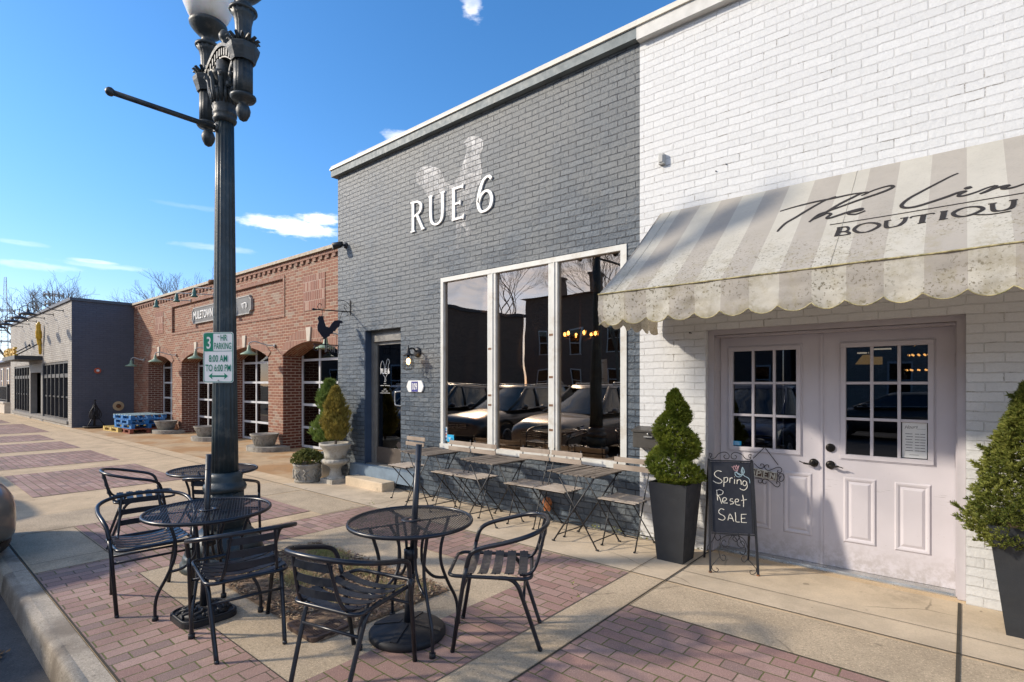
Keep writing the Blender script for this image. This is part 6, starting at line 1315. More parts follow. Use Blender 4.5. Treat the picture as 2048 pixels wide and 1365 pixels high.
# fascia sign
sg = empty('fascia_sign', (-15.83, YR + .04, 3.57), 0, 'long grey shop sign with white raised letters on the sunk brick panel', 'shop sign')
def plq(w, h, n_): return [(-w + n_, -h), (w - n_, -h), (w - n_ * .9, -h + n_ * .6), (w, -h + n_), (w, h - n_), (w - n_ * .9, h - n_ * .6), (w - n_, h), (-w + n_, h), (-w + n_ * .9, h - n_ * .6), (-w, h - n_), (-w, -h + n_), (-w + n_ * .9, -h + n_ * .6)]
b = MB(); b.prism(plq(1.97, .225, .09), lambda u, v, w: (u, -w, v), 0, .05); solidnormals(b.build('sign_board', M['sign_char'], sg))
b = MB(); oA = plq(1.985, .24, .095); oB = plq(1.955, .21, .085)
for k in range(12): q = (k + 1) % 12; b.hexp([(*oA[k][:1], -.0, oA[k][1]), (oA[q][0], -.0, oA[q][1]), (oB[q][0], -.0, oB[q][1]), (oB[k][0], -.0, oB[k][1]), (oA[k][0], -.062, oA[k][1]), (oA[q][0], -.062, oA[q][1]), (oB[q][0], -.062, oB[q][1]), (oB[k][0], -.062, oB[k][1])])
solidnormals(b.build('sign_rim', M['sign_edge'], sg))
text3('MULETOWN', (-1.86, -.064, -.11), (1, 0, 0), (0, 0, 1), .23, M['letter'], 'sign_letters', sg, .78, .004, 'LEFT', .01)
b = MB(); f5 = lambda u, v, w: (u, -.064 - w, v); b.stroke(crm([(1.52, -.06), (1.50, .02), (1.56, .05), (1.72, .05), (1.76, .0), (1.74, -.07)], 4), .022, f5, 0, .006); b.stroke([(1.57, .05), (1.56, -.09)], .02, f5, 0, .006); b.stroke([(1.70, .05), (1.69, -.09)], .02, f5, 0, .006); b.stroke([(1.50, .02), (1.45, .06), (1.44, .02)], .018, f5, 0, .006); b.build('sign_emblem', M['letter'], sg)
# gooseneck lamps
def gooseneck(x, y, z, reach, drop, r_, mt, lab, grp, arm='arc', ang=0, amat=None):
    t = empty('gooseneck_lamp', (x, y, z), ang, lab, 'wall lamp', grp)
    b = MB(); b.lathe([(.05, 0), (.05, .015), (.02, .02)], 10); o = b.build('wall_plate', amat or M['grey_plastic'], t); o.rotation_euler = (R(90), 0, 0)
    b = MB()
    if arm == 'arc': P = crm([(0, 0, 0), (0, -reach * .35, .02), (0, -reach * .75, drop * .7), (0, -reach * .98, drop * .45), (0, -reach, 0)], 5)
    else: P = [(0, 0, 0), (0, -reach, drop * 0 + .02), (0, -reach - .0, -.02)]
    b.tube(P, .014, 7); b.build('arm', amat or M['grey_plastic'], t)
    b = MB(); c = (0, -reach, 0); b.lathe([(.02, .0), (.035, -.03), (.045, -.10), (.055, -.13), (r_ * .55, -.16), (r_, -.21), (r_, -.225), (r_ * .9, -.215), (r_ * .4, -.17)], 20, c, caps=False); b.build('lamp_shade', mt, t); return t
GG = 'green gooseneck lamps on the red brick piers'
for k, (x, lab) in enumerate(((-22.3, 'green gooseneck lamp at the corner against the charcoal side wall'), (-19.15, 'green gooseneck lamp in front of the leftmost arch'), (-15.85, 'green gooseneck lamp mostly hidden behind the parking sign'), (-12.57, 'green gooseneck lamp on the pier between the third and fourth arches'), (-9.25, 'green gooseneck lamp whose shade just shows beside the rooster sign'))):
    gooseneck(x, YR - .02, 2.44 if k else 2.38, .55, .12, .19, M['gr_enamel'], lab, GG, ang=R(-18) if k else R(-60))
GH2 = 'small green spotlights on straight arms above the long sign'
for k, (x, lab) in enumerate(((-17.9, 'small dark green lamp on a straight arm, leftmost above the long sign'), (-16.2, 'small dark green lamp on a straight arm, second from the left above the long sign'), (-14.9, 'small dark green lamp on a straight arm, just showing beside the lamp post'))):
    gooseneck(x, YR - .01, 4.05, .95, 0, .085, M['gr_dark'], lab, GH2, arm='s', ang=R(-38))
# bowl planters on slabs
BP = [(-18.95, 'weathered bowl planter on a rounded slab by the second pier from the left'), (-15.75, 'weathered bowl planter on a rounded slab left of the street lamp'), (-12.35, 'woven-pattern bowl planter on a rounded slab, nearest the camera')]
def mkbowl():
    t = empty('bowl_planter'); b = MB(); L = [(-.55, .25), (-.55, -.05)] + [(.55 * math.cos(R(a)), -.05 + .38 * math.sin(R(a))) for a in range(180, 361, 15)][1:-1] + [(.55, -.05), (.55, .25)]
    b.prism(L, lambda u, v, w: (u, v, w), 0, .105); solidnormals(b.build('slab', M['stone_d'], t))
    b = MB(); b.lathe([(.20, .105), (.21, .12), (.24, .20), (.28, .32), (.31, .36), (.315, .385), (.29, .385), (.26, .33)], 32, (0, -.08, 0)); p = b.build('bowl', M['stone_d'], t)
    m = MB()
    for k in range(22):
        for d in (-1, 1):
            a0 = 2 * PI * k / 22; m.tube([((.212 + .075 * q) * math.cos(a0 + d * q * .45), -.08 + (.212 + .075 * q) * math.sin(a0 + d * q * .45), .13 + .20 * q) for q in (0, .33, .66, 1)], .009, 4)
    m.build('lattice_relief', M['stone_d'], p)
    b = MB(); b.lathe([(.001, .34), (.27, .345)], 20, (0, -.08, 0), caps=False); b.build('soil', M['soil'], t); return t
bp = mkbowl()
for i, (x, lab) in enumerate(BP):
    o = bp if i == 0 else copy_tree(bp); o.location = (x, YR - .28, .004); tag(o, lab, 'planter', 'stone bowl planters in front of the brick piers')
b = MB(); b.lathe([(.06, .11), (.07, .14), (.045, .2), (.03, .24), (.035, .27), (.01, .29)], 10, (-18.55, YR - .2, 0)); tag(b.build('garden_statuette', M['rust']), 'small brown figure beside the leftmost bowl planter', 'statuette')
# ================================================================ CHARCOAL CORNER BUILDING
YB = 4.28; XB0, XB1 = -37.0, -23.6
db = empty('corner_restaurant', (XB1, YB, 0), 0, 'corner building with grey brick street front and charcoal painted side wall', 'building')
b = MB(); wallboxes(b, XB0, XB1 - .001, 0, 4.42, [(-35.8, -24.15, .22, 2.36)], YB, YB + .28); part(b, 'street_wall', M['beige_brick'], db)
b = MB(); b.box(XB1 - .28, XB1, YB + .281, 12, 0, 4.42); part(b, 'side_wall', M['navy_brick'], db); b = MB(); b.box(XB1 - .0, XB1 + .004, YB + .003, YB + .28, 0, 4.42); part(b, 'corner_return', M['navy_brick'], db); b = MB(); b.box(XB0, XB0 + .3, YB + .28, 12, 0, 4.42); part(b, 'side_wall', M['beige_brick'], db)
b = MB(); b.box(XB0 - .1, XB1 + .06, YB - .06, YB + .3, 4.42, 4.52); b.box(XB1 - .3, XB1 + .06, YB + .3, 12, 4.42, 4.52); part(b, 'coping', M['dk_coping'], db)
b = MB(); b.box(XB0 + .3, XB1 - .28, YB + .29, 12, 4.2, 4.3); b.box(XB0 + .3, XB1 - .28, YB + .9, YB + 1.0, 0, 4.2); part(b, 'interior_shell', M['dark'], db)
b = MB(); b.box(-36.2, -24.1, YB - .05, YB - .001, .10, .215); part(b, 'sill', M['grey_trim'], db)
def multi(x0, x1, n):
    m = MB(); m.box(x0, x1, YB + .03, YB + .16, 2.27, 2.36); m.box(x0, x1, YB + .03, YB + .16, .22, .30); m.box(x0, x1, YB + .02, YB + .16, 1.76, 1.90)
    for k in range(n + 1): x = x0 + (x1 - x0) * k / n; m.box(max(x - .035, x0), min(x + .035, x1), YB + .0 + .001, YB + .16, .301, 2.269)
    for k in range(n): m.box(x0 + (x1 - x0) * k / n + .036, x0 + (x1 - x0) * (k + 1) / n - .036, YB + .05, YB + .15, 1.02, 1.08)
    o = part(m, 'window', M['blk'], db); m = MB(); m.box(x0, x1, YB + .10, YB + .11, .30, 2.27); under(m.build('pane', M['glass_r']), o)
multi(-28.6, -24.15, 6); multi(-35.8, -31.6, 6)
b = MB(); b.box(-31.6, -31.3, YB - .02, YB + .2, .0, 2.36); b.box(-28.95, -28.6, YB - .02, YB + .2, 0, 2.36); b.box(-31.3, -28.95, YB - .02, YB + .2, 2.0, 2.36); part(b, 'door_surround', M['grey_trim'], db)
b = MB(); b.box(-31.3, -28.95, YB + .55, YB + .62, .0, 2.0); o = part(b, 'door', M['kick'], db); m = MB(); m.box(-31.0, -30.2, YB + .53, YB + .545, .5, 1.9); m.box(-30.0, -29.2, YB + .53, YB + .545, .5, 1.9); under(m.build('pane', M['glass_r']), o)
# canopy with yellow letters
cn = empty('door_canopy', (-30.2, YB, 2.5), 0, 'black flat door canopy hung on rods with yellow letters on top', 'canopy')
b = MB(); b.box(-1.75, 1.5, -.85, -.001, 0, .16); b.build('slab', M['blk'], cn)
b = MB()
for x in (-1.3, 1.2): b.tube([(x, -.78, .16), (x, -.02, .72)], .022, 6); b.ball((x, -.03, .72), .06, 8)
b.build('rod', M['blk'], cn)
b = MB(); random.seed(2)
f6 = lambda u, v, w: (u, -.74 - w, v)
for k in range(5):
    x = -1.55 + k * .60; z = .17; L = [[[(0, 0), (0, .42)], [(.4, 0), (.4, .42)], [(0, .21), (.4, .21)]], [[(0, 0), (0, .42)], [(0, .4), (.4, .4)], [(0, .21), (.35, .21)], [(0, .02), (.4, .02)]], [[(0, 0), (0, .42), (.4, 0), (.4, .42)]]][k % 3]
    for st in L: b.stroke([(x + u, z + v * .72) for u, v in st], .085, f6, 0, .08)
solidnormals(b.build('yellow_letters', M['yellow'], cn))
b = MB(); b.tube(crm([(-28.55, YB - .14, 4.02), (-28.52, YB - .16, 3.85), (-28.56, YB - .14, 3.5), (-28.62, YB - .12, 3.25), (-28.58, YB - .10, 3.0), (-28.66, YB - .08, 2.72)], 5), [.04] * 3 + [.08] * 5 + [.105] * 5 + [.08] * 5 + [.055] * 5 + [.05, .05, .03], 8); tag(b.build('yellow_wall_sculpture', M['yellow']), 'tall yellow gold sculpture hanging on the grey brick corner building', 'sculpture')
for k in range(6):
    gooseneck(-24.9 - k * 1.72, YB, 4.18, .95, .38, .28, M['blk'], ['nearest', 'second nearest', 'third nearest', 'third farthest', 'second farthest', 'farthest'][k] + ' black barn lamp along the top of the grey corner building', 'black barn lamps on the corner building', ang=R(-8), amat=M['blk'])
# things on the charcoal side wall
def onside(name, y, z, r_, d, mt, lab, cat, m2=None):
    t = empty(name, (XB1 + .004, y, z), 0, lab, cat); b = MB(); b.tube([(0, 0, 0), (d, 0, 0)], r_, 24); b.build('disc', mt, t)
    b = MB(); b.tube([(d, 0, 0), (d + .09, 0, 0)], [r_ * .45, r_ * .35], 14); b.build('centre', m2, t)
onside('alarm_horn', 5.0, 2.0, .10, .05, M['red_horn'], 'round red alarm horn on the charcoal side wall', 'alarm', M['paper']); onside('hose_connection', 5.62, .72, .17, .02, M['tan_disc'], 'tan disc with a rusty pipe stub low on the charcoal side wall', 'pipe fitting', M['rust'])
hz = empty('garden_hose', (-23.1, 4.82, 0), 0, 'black hose hanging in loops from a stand by the charcoal wall', 'hose')
b = MB(); random.seed(8)
for k in range(6):
    w_ = .03 + .03 * (k % 4); b.tube([(0 + .03 * k, w_ * math.sin(a) * (1.3 - .6 * math.cos(a)), (.62 - .03 * k) + (.34 - .035 * k) * math.cos(a)) for a in [2 * PI * i / 18 for i in range(18)]], .013, 6, True)
for k in range(3): b.tube([(.1 + math.cos(a) * (.28 + .03 * k), math.sin(a) * (.3 + .02 * k), .02 + .02 * k) for a in [2 * PI * i / 20 for i in range(20)]], .018, 6, True)
b.build('hose_loops', M['rubber'], hz); b = MB(); b.tube([(.02, 0, 0), (.02, 0, .98)], .02, 6); b.tube([(.02, 0, .5), (.25, .28, 0)], .016, 6); b.tube([(.02, 0, .5), (.25, -.28, 0)], .016, 6); b.tube([(.02, 0, .5), (-.2, .0, 0)], .016, 6); b.ball((.05, 0, .96), .035, 8); b.build('stand', M['iron'], hz)
b = MB(); b.tube(crm([(-22.6, 4.95, .02), (-22.3, 5.1, .02), (-22.0, 5.35, .03), (-21.9, 5.6, .02), (-22.2, 5.7, .02), (-22.5, 5.4, .03), (-22.4, 5.15, .04), (-22.0, 5.2, .02)], 6), .014, 6); tag(b.build('red_hose', M['hose_r']), 'thin faded red hose lying on the paving beside the pallets', 'hose')
# pallets
def pallet(mt, mt2):
    t = empty('wooden_pallet'); b = MB()
    for k in range(7): b.box(-.6 + k * .186, -.6 + k * .186 + .10, -.5, .5, .118, .136)
    b.build('deck_boards', mt2, t); b = MB()
    for y in (-.5, -.05, .40):
        b.box(-.6, .616, y, y + .10, .100, .1175)
        for x in (-.6, -.06, .476): b.box(x, x + .14, y, y + .10, .018, .0995)
        b.box(-.6, .616, y, y + .10, 0, .0175)
    b.build('stringers', mt, t); return t
PL = [(M['pallet_y'], M['pallet_y'], -21.1, 5.30, 0, 3, 'yellow wooden pallet sticking out at the bottom left of the pallet stack'), (M['pallet_r'], M['pallet_r'], -20.05, 5.42, 0, -2, 'red brown wooden pallet at the bottom of the blue pallet stack'),
      (M['pallet_b'], M['pallet_b'], -20.25, 5.42, .14, 4, 'blue wooden pallet, lowest of the three blue ones in the stack'), (M['pallet_b'], M['pallet_b'], -20.30, 5.40, .28, 1, 'blue wooden pallet in the middle of the stack'), (M['pallet_b'], M['pallet_t'], -20.35, 5.42, .42, 5, 'faded pale blue wooden pallet on top of the stack')]
for (m1, m2, x, y, z, a, lab) in PL:
    o = pallet(m1, m2); o.location = (x, y, z + .004); o.rotation_euler = (0, 0, R(a)); o.scale = (1.15, 1.0, 1.03); tag(o, lab, 'pallet', 'stacked wooden pallets')
# ================================================================ TREES AND DISTANCE
def bare_tree(name, loc_, h, seed, lab, grp=None, spread=.5, depth=6, r0=.16, m=None):
    rnd = random.Random(seed); t = empty(name, loc_, rnd.random() * 6, lab, 'tree', grp); bt_ = MB(); bb = MB()
    def grow(p, d, L, r_, k):
        n = 3; pts = [p]; q = p.copy(); dd = d.copy()
        for i in range(n): dd = (dd + Vector((rnd.gauss(0, .13), rnd.gauss(0, .13), rnd.gauss(.03, .08)))).normalized(); q = q + dd * L / n; pts.append(q.copy())
        B = bt_ if k == 0 else bb; B.tube(pts, [r_ * (1 - .35 * i / n) for i in range(n + 1)], 7 if k < 2 else (4 if k < 4 else 3), caps=False)
        if k >= depth: return
        for j in range(rnd.choice((2, 3, 3)) if k else 4):
            a = rnd.random() * 2 * PI; u = dd.orthogonal().normalized(); u = Matrix.Rotation(a, 3, dd) @ u; nd = (dd + u * spread * rnd.uniform(.6, 1.4) + Vector((0, 0, .10))).normalized()
            grow(pts[-1] if j < 2 or k == 0 else pts[2], nd, L * rnd.uniform(.62, .82), max(r_ * .58, .006), k + 1)
    grow(Vector((0, 0, 0)), Vector((0, 0, 1)), h * .30, r0, 0)
    bt_.build('trunk', M['bark'], t); bb.build('crown', M['bark'], t); return t
TG = 'bare winter trees beyond the buildings'
bare_tree('bare_tree', (-40, 13.6, 0), 9.8, 3, 'bare tree showing over the red brick roof, just left of the lamp post', TG, .55)
bare_tree('bare_tree', (-48, 14.0, 0), 9.6, 5, 'smaller bare tree showing over the far left end of the red brick roof', TG, .6)
bare_tree('bare_tree', (-62, 10.2, 0), 11.5, 8, 'spreading bare tree behind the corner building at the far left', TG, .6, r0=.2)
bare_tree('bare_tree', (-66, 8.9, 0), 12.4, 12, 'bare tree behind the black barn lamps at the far left', TG, .6, r0=.2)
bare_tree('bare_tree', (-58, 6.9, 0), 9.8, 15, 'bare tree at the left edge of the picture', TG, .6, r0=.18)
def tower(x, y, h, w0, dishes, lab):
    t = empty('radio_mast', (x, y, 0), .3, lab, 'radio mast'); b = MB(); n = 26
    for k in range(3):
        a = 2 * PI * k / 3; b.tube([(math.cos(a) * w0 * (1 - q * .8), math.sin(a) * w0 * (1 - q * .8), h * q) for q in (0, .5, 1)], .06, 4)
    for i in range(n):
        q0, q1 = i / n, (i + 1) / n
        for k in range(3):
            a, c = 2 * PI * k / 3, 2 * PI * (k + 1) / 3; r0_, r1_ = w0 * (1 - q0 * .8), w0 * (1 - q1 * .8)
            b.tube([(math.cos(a) * r0_, math.sin(a) * r0_, h * q0), (math.cos(c) * r1_, math.sin(c) * r1_, h * q1)], .035, 3); b.tube([(math.cos(a) * r1_, math.sin(a) * r1_, h * q1), (math.cos(c) * r1_, math.sin(c) * r1_, h * q1)], .035, 3)
    b.build('lattice', M['grey_plastic'], t); b = MB()
    for (z, r_) in dishes:
        b.tube([(math.cos(a) * r_, math.sin(a) * r_, z) for a in [2 * PI * i / 10 for i in range(10)]], .12, 4, True)
        for k in range(6): a = k * PI / 3; b.tube([(math.cos(a) * r_, math.sin(a) * r_, z - .6), (math.cos(a) * r_, math.sin(a) * r_, z + .6)], .16, 5)
    b.build('antennas', M['grey_plastic'], t)
tower(-235, 26, 35.6, 1.7, [(25, 2.2), (15, 2.6)], 'tall lattice radio mast on the skyline at the far left'); tower(-150, 24.2, 21.5, .9, [(20.6, 1.6), (18.6, 1.4)], 'shorter radio mast with two antenna rings behind the corner building')
hb = MB(); random.seed(5)
N_ = 60
for i in range(N_ + 1):
    for j in range(14):
        x = -320 + 260 * i / N_ * (1); y = 10 + j * 24; e = max(0, 1 - abs(j - 6) / 7.5); z = (24 * e ** 1.3) * (.5 + .5 * math.sin(i * .13 + 1.4)) + 3 * noise.noise(Vector((x * .03, y * .03, 0))) - 1 + (e > .2) * 2.2 * noise.noise(Vector((x * .21, y * .21, 5))); hb.v.append((x - 90, y, z - .8))
for i in range(N_):
    for j in range(13): a = i * 14 + j; hb.f.append((a, a + 1, a + 15, a + 14)); hb.m.append(0); hb.s.append(False)
tag(hb.build('wooded_hill', M['hill']), kind='structure')
# low terrace wall with railing beyond the corner building
tw = empty('railing_wall', (-37.5, 4.4, 0), 0, 'low stone wall with a black iron railing beyond the corner building', 'railing'); b = MB(); b.box(-9, .0, -.3, .0, 0, .5); b.box(-9, .05, -.35, .05, .5, .58); b.build('wall', M['keystone'], tw)
b = MB(); b.box(-9, 0, -.17, -.13, 1.35, 1.42); b.box(-9, 0, -.17, -.13, .66, .70)
for k in range(60): b.box(-9 + k * .15, -9 + k * .15 + .022, -.16, -.14, .58, 1.4)
b.box(-.12, 0, -.2, -.08, .58, 1.5); b.build('railing', M['blk'], tw)
def house(name, x0, x1, y0, y1, h, rh, wm, lab, cat='building', roofm=None, wins=True, face=-1):
    t = empty(name, (x0, y0, 0), 0, lab, cat); W_, D_ = x1 - x0, y1 - y0; b = MB(); b.box(0, W_, 0, D_, 0, h); b.build('wall', wm, t)
    if rh:
        b = MB(); e = .4; i = len(b.v); b.v += [(-e, -e, h + .01), (W_ + e, -e, h + .01), (W_ + e, D_ + e, h + .01), (-e, D_ + e, h + .01), (D_ * .35, D_ / 2, h + rh), (W_ - D_ * .35, D_ / 2, h + rh)]
        for q in ((0, 1, 5, 4), (1, 2, 5), (2, 3, 4, 5), (3, 0, 4), (3, 2, 1, 0)): b.f.append(tuple(i + k for k in q)); b.m.append(0); b.s.append(False)
        rf = b.build('roof', roofm or M['slate_roof'], t)
    else:
        b = MB(); b.box(-.1, W_ + .1, -.1, D_ + .1, h + .001, h + .2); rf = b.build('roof', M['dk_coping'], t)
    if wins:
        n = max(2, int(W_ / 3)); fl = max(1, int(h / 3.2)); yy = D_ if face > 0 else 0; s_ = 1 if face > 0 else -1
        for f_ in range(fl):
            for k in range(n):
                x = W_ * (k + .5) / n; z = .9 + f_ * 3.1; m = MB(); m.box(x - .6, x + .6, yy, yy + s_ * .06, z - .06, z); m.box(x - .55, x - .47, yy, yy + s_ * .05, z + .001, z + 1.7); m.box(x + .47, x + .55, yy, yy + s_ * .05, z + .001, z + 1.7); m.box(x - .55, x + .55, yy, yy + s_ * .05, z + 1.701, z + 1.8); m.box(x - .47, x + .47, yy, yy + s_ * .045, z + .8, z + .86)
                o = m.build('window', M['galv'], t); m = MB(); m.box(x - .47, x + .47, yy, yy + s_ * .02, z + .001, z + 1.7); m.build('pane', M['glass_r'], o)
    return t, rf
house('brick_house', -62, -50, 6.2, 16, 3.1, 2.6, M['far_brick'], 'distant brick house with a grey slate roof beyond the railing')
# far side of the street (mostly seen mirrored in the shop windows)
o1, rf = house('brick_building', -28.0, -8, -37, -25, 8.5, .9, M['far_brick'], 'two storey brick building with chimneys across the street, mirrored in the big window', face=1)
b = MB(); b.box(1.5, 2.5, 9.8, 10.5, 8.6, 10.1); b.box(1.4, 2.6, 9.7, 10.6, 10.1, 10.25); b.build('chimney', M['far_brick'], rf)
b = MB(); b.box(5.0, 6.0, 9.8, 10.5, 8.6, 10.1); b.box(4.9, 6.1, 9.7, 10.6, 10.1, 10.25); b.build('chimney', M['far_brick'], rf)
house('low_building', -44, -22.7, -18.2, -10.8, 5.9, 0, M['far_brick'], 'long low flat-roofed building across the street, mirrored in the left window pane', face=1)
house('pale_building', -7.5, 12, -36, -24, 7.0, 1.5, M['beige_brick'], 'pale brick building across the street behind the camera', face=1)
bare_tree('bare_tree', (-26.6, -20.2, 0), 14.5, 21, 'bare tree across the street, mirrored in the middle window pane', 'bare trees across the street', .34, depth=7, r0=.11)
bare_tree('bare_tree', (-18.0, -22.5, 0), 13.0, 31, 'bare tree across the street, mirrored in the right window pane', 'bare trees across the street', .40, depth=7, r0=.11)
# ================================================================ PARKED CARS (nose towards local +x)
def make_car(paint, suv=True, det=2):
    t = empty('parked_car'); Lf, Lr = 2.32, -2.32; H = 1.66 if suv else 1.45; W_ = .93
    prof = [(-2.30, .52, .92, .74), (-2.22, .34, 1.02, .82), (-1.9, .26, 1.06, .90), (-1.2, .22, 1.06, .93), (0, .21, 1.03, .935), (.9, .22, 1.01, .93), (1.35, .23, .99, .92), (1.75, .25, .95, .89), (2.05, .26, .90, .85), (2.22, .27, .85, .81), (2.31, .30, .76, .74), (2.34, .36, .68, .66)]
    b = MB(); NS = 14
    ring = []
    for (x, z0, z1, hw) in prof:
        pts = []
        for k in range(NS + 1):
            a = -PI / 2 + PI * k / NS; c, s_ = math.cos(a), math.sin(a); e = .42
            yy = hw * (abs(c) ** e) * (1 - .05 * max(0, s_)); zz = (z0 + z1) / 2 + (z1 - z0) / 2 * (abs(s_) ** .62) * (1 if s_ > 0 else -1); pts.append((x, yy, zz))
        pts2 = pts + [(x, -y, z) for (x, y, z) in reversed(pts[1:-1])]; ring.append(pts2)
    n = len(ring[0])
    for rg in ring: b.v += rg
    for i in range(len(ring) - 1):
        for k in range(n): b.f.append((i * n + k, i * n + (k + 1) % n, (i + 1) * n + (k + 1) % n, (i + 1) * n + k)); b.m.append(0); b.s.append(True)
    b.f.append(tuple(range(n))); b.f.append(tuple(reversed(range(len(b.v) - n, len(b.v))))); b.m += [0, 0]; b.s += [True, True]
    o = solidnormals(b.build('body', paint, t)); sm = o.modifiers.new('sub', 'SUBSURF'); sm.levels = sm.render_levels = 1
    def loft(P, name, mt, lvl=2):                      # greenhouse pieces
        b = MB(); m = len(P[0])
        for rg in P: b.v += rg
        for i in range(len(P) - 1):
            for k in range(m - 1): b.f.append((i * m + k, i * m + k + 1, (i + 1) * m + k + 1, (i + 1) * m + k)); b.m.append(0); b.s.append(True)
        o = solidnormals(b.build(name, mt, t)); return o
    zb, zr = 1.02, H; rear = -2.0 if suv else -1.75
    base = [(1.12, .70), (.95, .84), (-.2, .86), (-1.5, .84), (rear - .12, .76)]; topp = [(.28, .56), (.12, .62), (-.4, .64), (-1.35, .61), (rear + .25, .54)]
    # glass band
    LB = [(x, y, zb - .02) for x, y in base] + [(x, -y, zb - .02) for x, y in reversed(base)]; LT = [(x, y, zr - .07) for x, y in topp] + [(x, -y, zr - .07) for x, y in reversed(topp)]
    mid = [((a[0] * .45 + c[0] * .55), a[1] * .45 + c[1] * .55 + .02 * (1 if a[1] > 0 else -1), zb + (zr - .09 - zb) * .5 + .01) for a, c in zip(LB, LT)]
    b = MB(); m = len(LB); b.v += LB + mid + LT
    for i in range(2):
        for k in range(m): b.f.append((i * m + k, i * m + (k + 1) % m, (i + 1) * m + (k + 1) % m, (i + 1) * m + k)); b.m.append(0); b.s.append(True)
    o = solidnormals(b.build('windows', M['car_glass'], t))
    b = MB(); c0 = [(x * 1.0 + (.03 if x > 0 else -.03), y + (.02 if y > 0 else -.02), zr - .085) for x, y, z in LT]; c1 = [(x * .9, y * .92, zr - .02) for x, y, z in LT]; c2 = [(x * .55, y * .5, zr) for x, y, z in LT]
    b.v += c0 + c1 + c2
    for i in range(2):
        for k in range(m): b.f.append((i * m + k, i * m + (k + 1) % m, (i + 1) * m + (k + 1) % m, (i + 1) * m + k)); b.m.append(0); b.s.append(True)
    b.f.append(tuple(2 * m + k for k in range(m))); b.m.append(0); b.s.append(True)
    solidnormals(b.build('roof', paint, t))
    b = MB()
    for sg_ in (-1, 1):
        for (a, c) in (((1.10, .72), (.27, .57)), ((.06, .865), (-.05, .645)), ((-1.05, .855), (-.98, .635)), ((rear - .10, .775), (rear + .24, .55))): b.tube([(a[0], sg_ * a[1], zb - .02), ((a[0] * .45 + c[0] * .55), sg_ * (a[1] * .45 + c[1] * .55 + .025), zb + (zr - .09 - zb) * .5 + .01), (c[0], sg_ * c[1], zr - .07)], .03 if a[0] > .5 or a[0] < -1.5 else .038, 6)
    b.build('pillars', paint, t)
    b = MB()
    for sg_ in (-1, 1): b.tube(crm([(1.0, sg_ * .86, zb + .0), (.3, sg_ * .885, zb + .012), (-1.4, sg_ * .875, zb + .02), (rear, sg_ * .80, zb + .03)], 4), .010, 5)
    if suv:
        for sg_ in (-1, 1): b.tube([(.05, sg_ * .56, zr - .03), (.0, sg_ * .56, zr + .03), (-1.5, sg_ * .53, zr + .03), (-1.55, sg_ * .53, zr - .03)], .016, 6)
    b.build('chrome_trim', M['steel'], t)
    for sg_ in (-1, 1):
        b = MB(); b.ball((.78, sg_ * 1.02, 1.08), .085, 10, sz=.8); b.tube([(.80, sg_ * .86, 1.03), (.79, sg_ * 1.0, 1.06)], .025, 6); b.build('wing_mirror', paint, t)
        b = MB(); b.hexp([(1.93, sg_ * .60, .66), (2.17, sg_ * .58, .64), (1.93, sg_ * .86, .68), (1.80, sg_ * .885, .70), (1.92, sg_ * .60, .78), (2.14, sg_ * .58, .75), (1.92, sg_ * .85, .80), (1.76, sg_ * .885, .83)]); b.build('headlight', M['car_glass'], t)
        b = MB(); b.box(-2.28, -2.10, sg_ * .60, sg_ * .80, .78, .95); b.build('tail_light', M['red_lens'], t)
        b = MB(); b.lathe([(.001, 0), (.05, 0), (.055, .02)], 12); o = b.build('fog_light', M['car_glass'], t); o.location = (2.262, sg_ * .64, .45); o.rotation_euler = (0, R(90), 0)
        for x in (1.42, -1.40):
            b = MB(); b.lathe([(.20, -.105), (.315, -.11), (.34, -.08), (.34, .08), (.315, .11), (.20, .105)], 28); o = b.build('wheel', M['tyre'], t); o.location = (x, sg_ * .82, .34); o.rotation_euler = (R(90), 0, 0)
            m_ = MB(); m_.lathe([(.001, 0), (.06, .01), (.06, -.01)], 14, (0, 0, -.10 if sg_ > 0 else .10))
            for k in range(7): a = 2 * PI * k / 7; m_.bar((math.cos(a) * .04, math.sin(a) * .04, -.095 if sg_ > 0 else .095), (math.cos(a) * .205, math.sin(a) * .205, -.10 if sg_ > 0 else .10), .045, .02)
            m_.lathe([(.20, -.115), (.215, -.115), (.215, .115), (.20, .115)], 28); m_.build('rim', M['rim'], o)
            b = MB(); b.tube([(x + .40 * math.cos(a), sg_ * .905, .36 + .40 * math.sin(a)) for a in [PI * i / 14 for i in range(15)]], .035, 6); b.build('wheel_arch', M['tyre'], t)
    b = MB(); b.box(2.10, 2.338, -.42, .42, .55, .68); b.build('grille', M['iron'], t); b = MB()
    for z in (.58, .62, .66): b.box(2.339, 2.345, -.41, .41, z - .006, z + .006)
    b.build('grille_bars', M['steel'], t)
    b = MB(); P = [(1.98, .84), (2.17, .70), (2.28, .4), (2.30, 0), (2.28, -.4), (2.17, -.70), (1.98, -.84)]; b.tube([(x, y, .275) for x, y in crm(P, 4)], .05, 8); b.build('bumper_lip', M['tyre'], t)
    return t
CG = 'cars parked nose-in along the kerb'
ANG = 91
proto = {}
for i, (nx_, ny_, k, lab) in enumerate([(-7.06, .80, 'car_tan', 'bronze car whose front corner shows at the left edge of the picture'), (-9.85, .5, 'car_grey', 'grey car parked next to the bronze one, left of it'), (-12.55, .6, 'car_blk', 'black car parked third from the camera'), (-15.2, .45, 'car_wht', 'white car parked far along the kerb'), (-3.55, -.15, 'car_blue', 'navy blue car mirrored in the left shop door, beside the camera'), (2.6, -.1, 'car_blk', 'black car parked to the right of the camera')]):
    o = make_car(M[k]); a = R(ANG); o.location = (nx_ - math.cos(a) * 2.36, ny_ - math.sin(a) * 2.36, -.155); o.rotation_euler = (0, 0, a); tag(o, lab, 'car', CG)
CG2 = 'cars parked across the street'
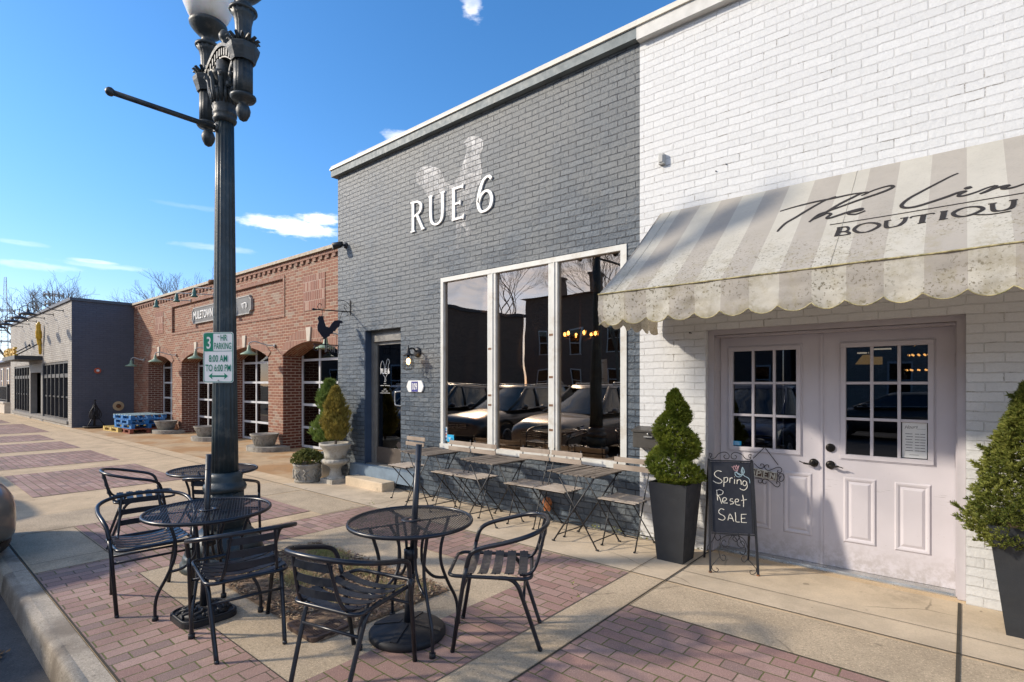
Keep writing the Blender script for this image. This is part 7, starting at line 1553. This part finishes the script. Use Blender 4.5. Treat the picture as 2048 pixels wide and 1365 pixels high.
for i, (x, y, k, lab) in enumerate([(-17.5, -9.6, 'car_blk', 'black car parked across the street on the left'), (-12.6, -9.6, 'car_wht', 'white car parked across the street in the middle'), (-7.6, -9.6, 'car_blk', 'black car parked across the street opposite the restaurant'), (-1.5, -9.6, 'car_grey', 'grey car parked across the street opposite the boutique')]):
    o = make_car(M[k], i % 2 == 0); o.location = (x, y, -.155); o.rotation_euler = (0, 0, R(178)); tag(o, lab, 'car', CG2)
for o in D.objects:
    if o.parent is None and o.type in {'MESH', 'EMPTY'} and 'kind' not in o and 'label' not in o: print('UNLABELLED', o.name)
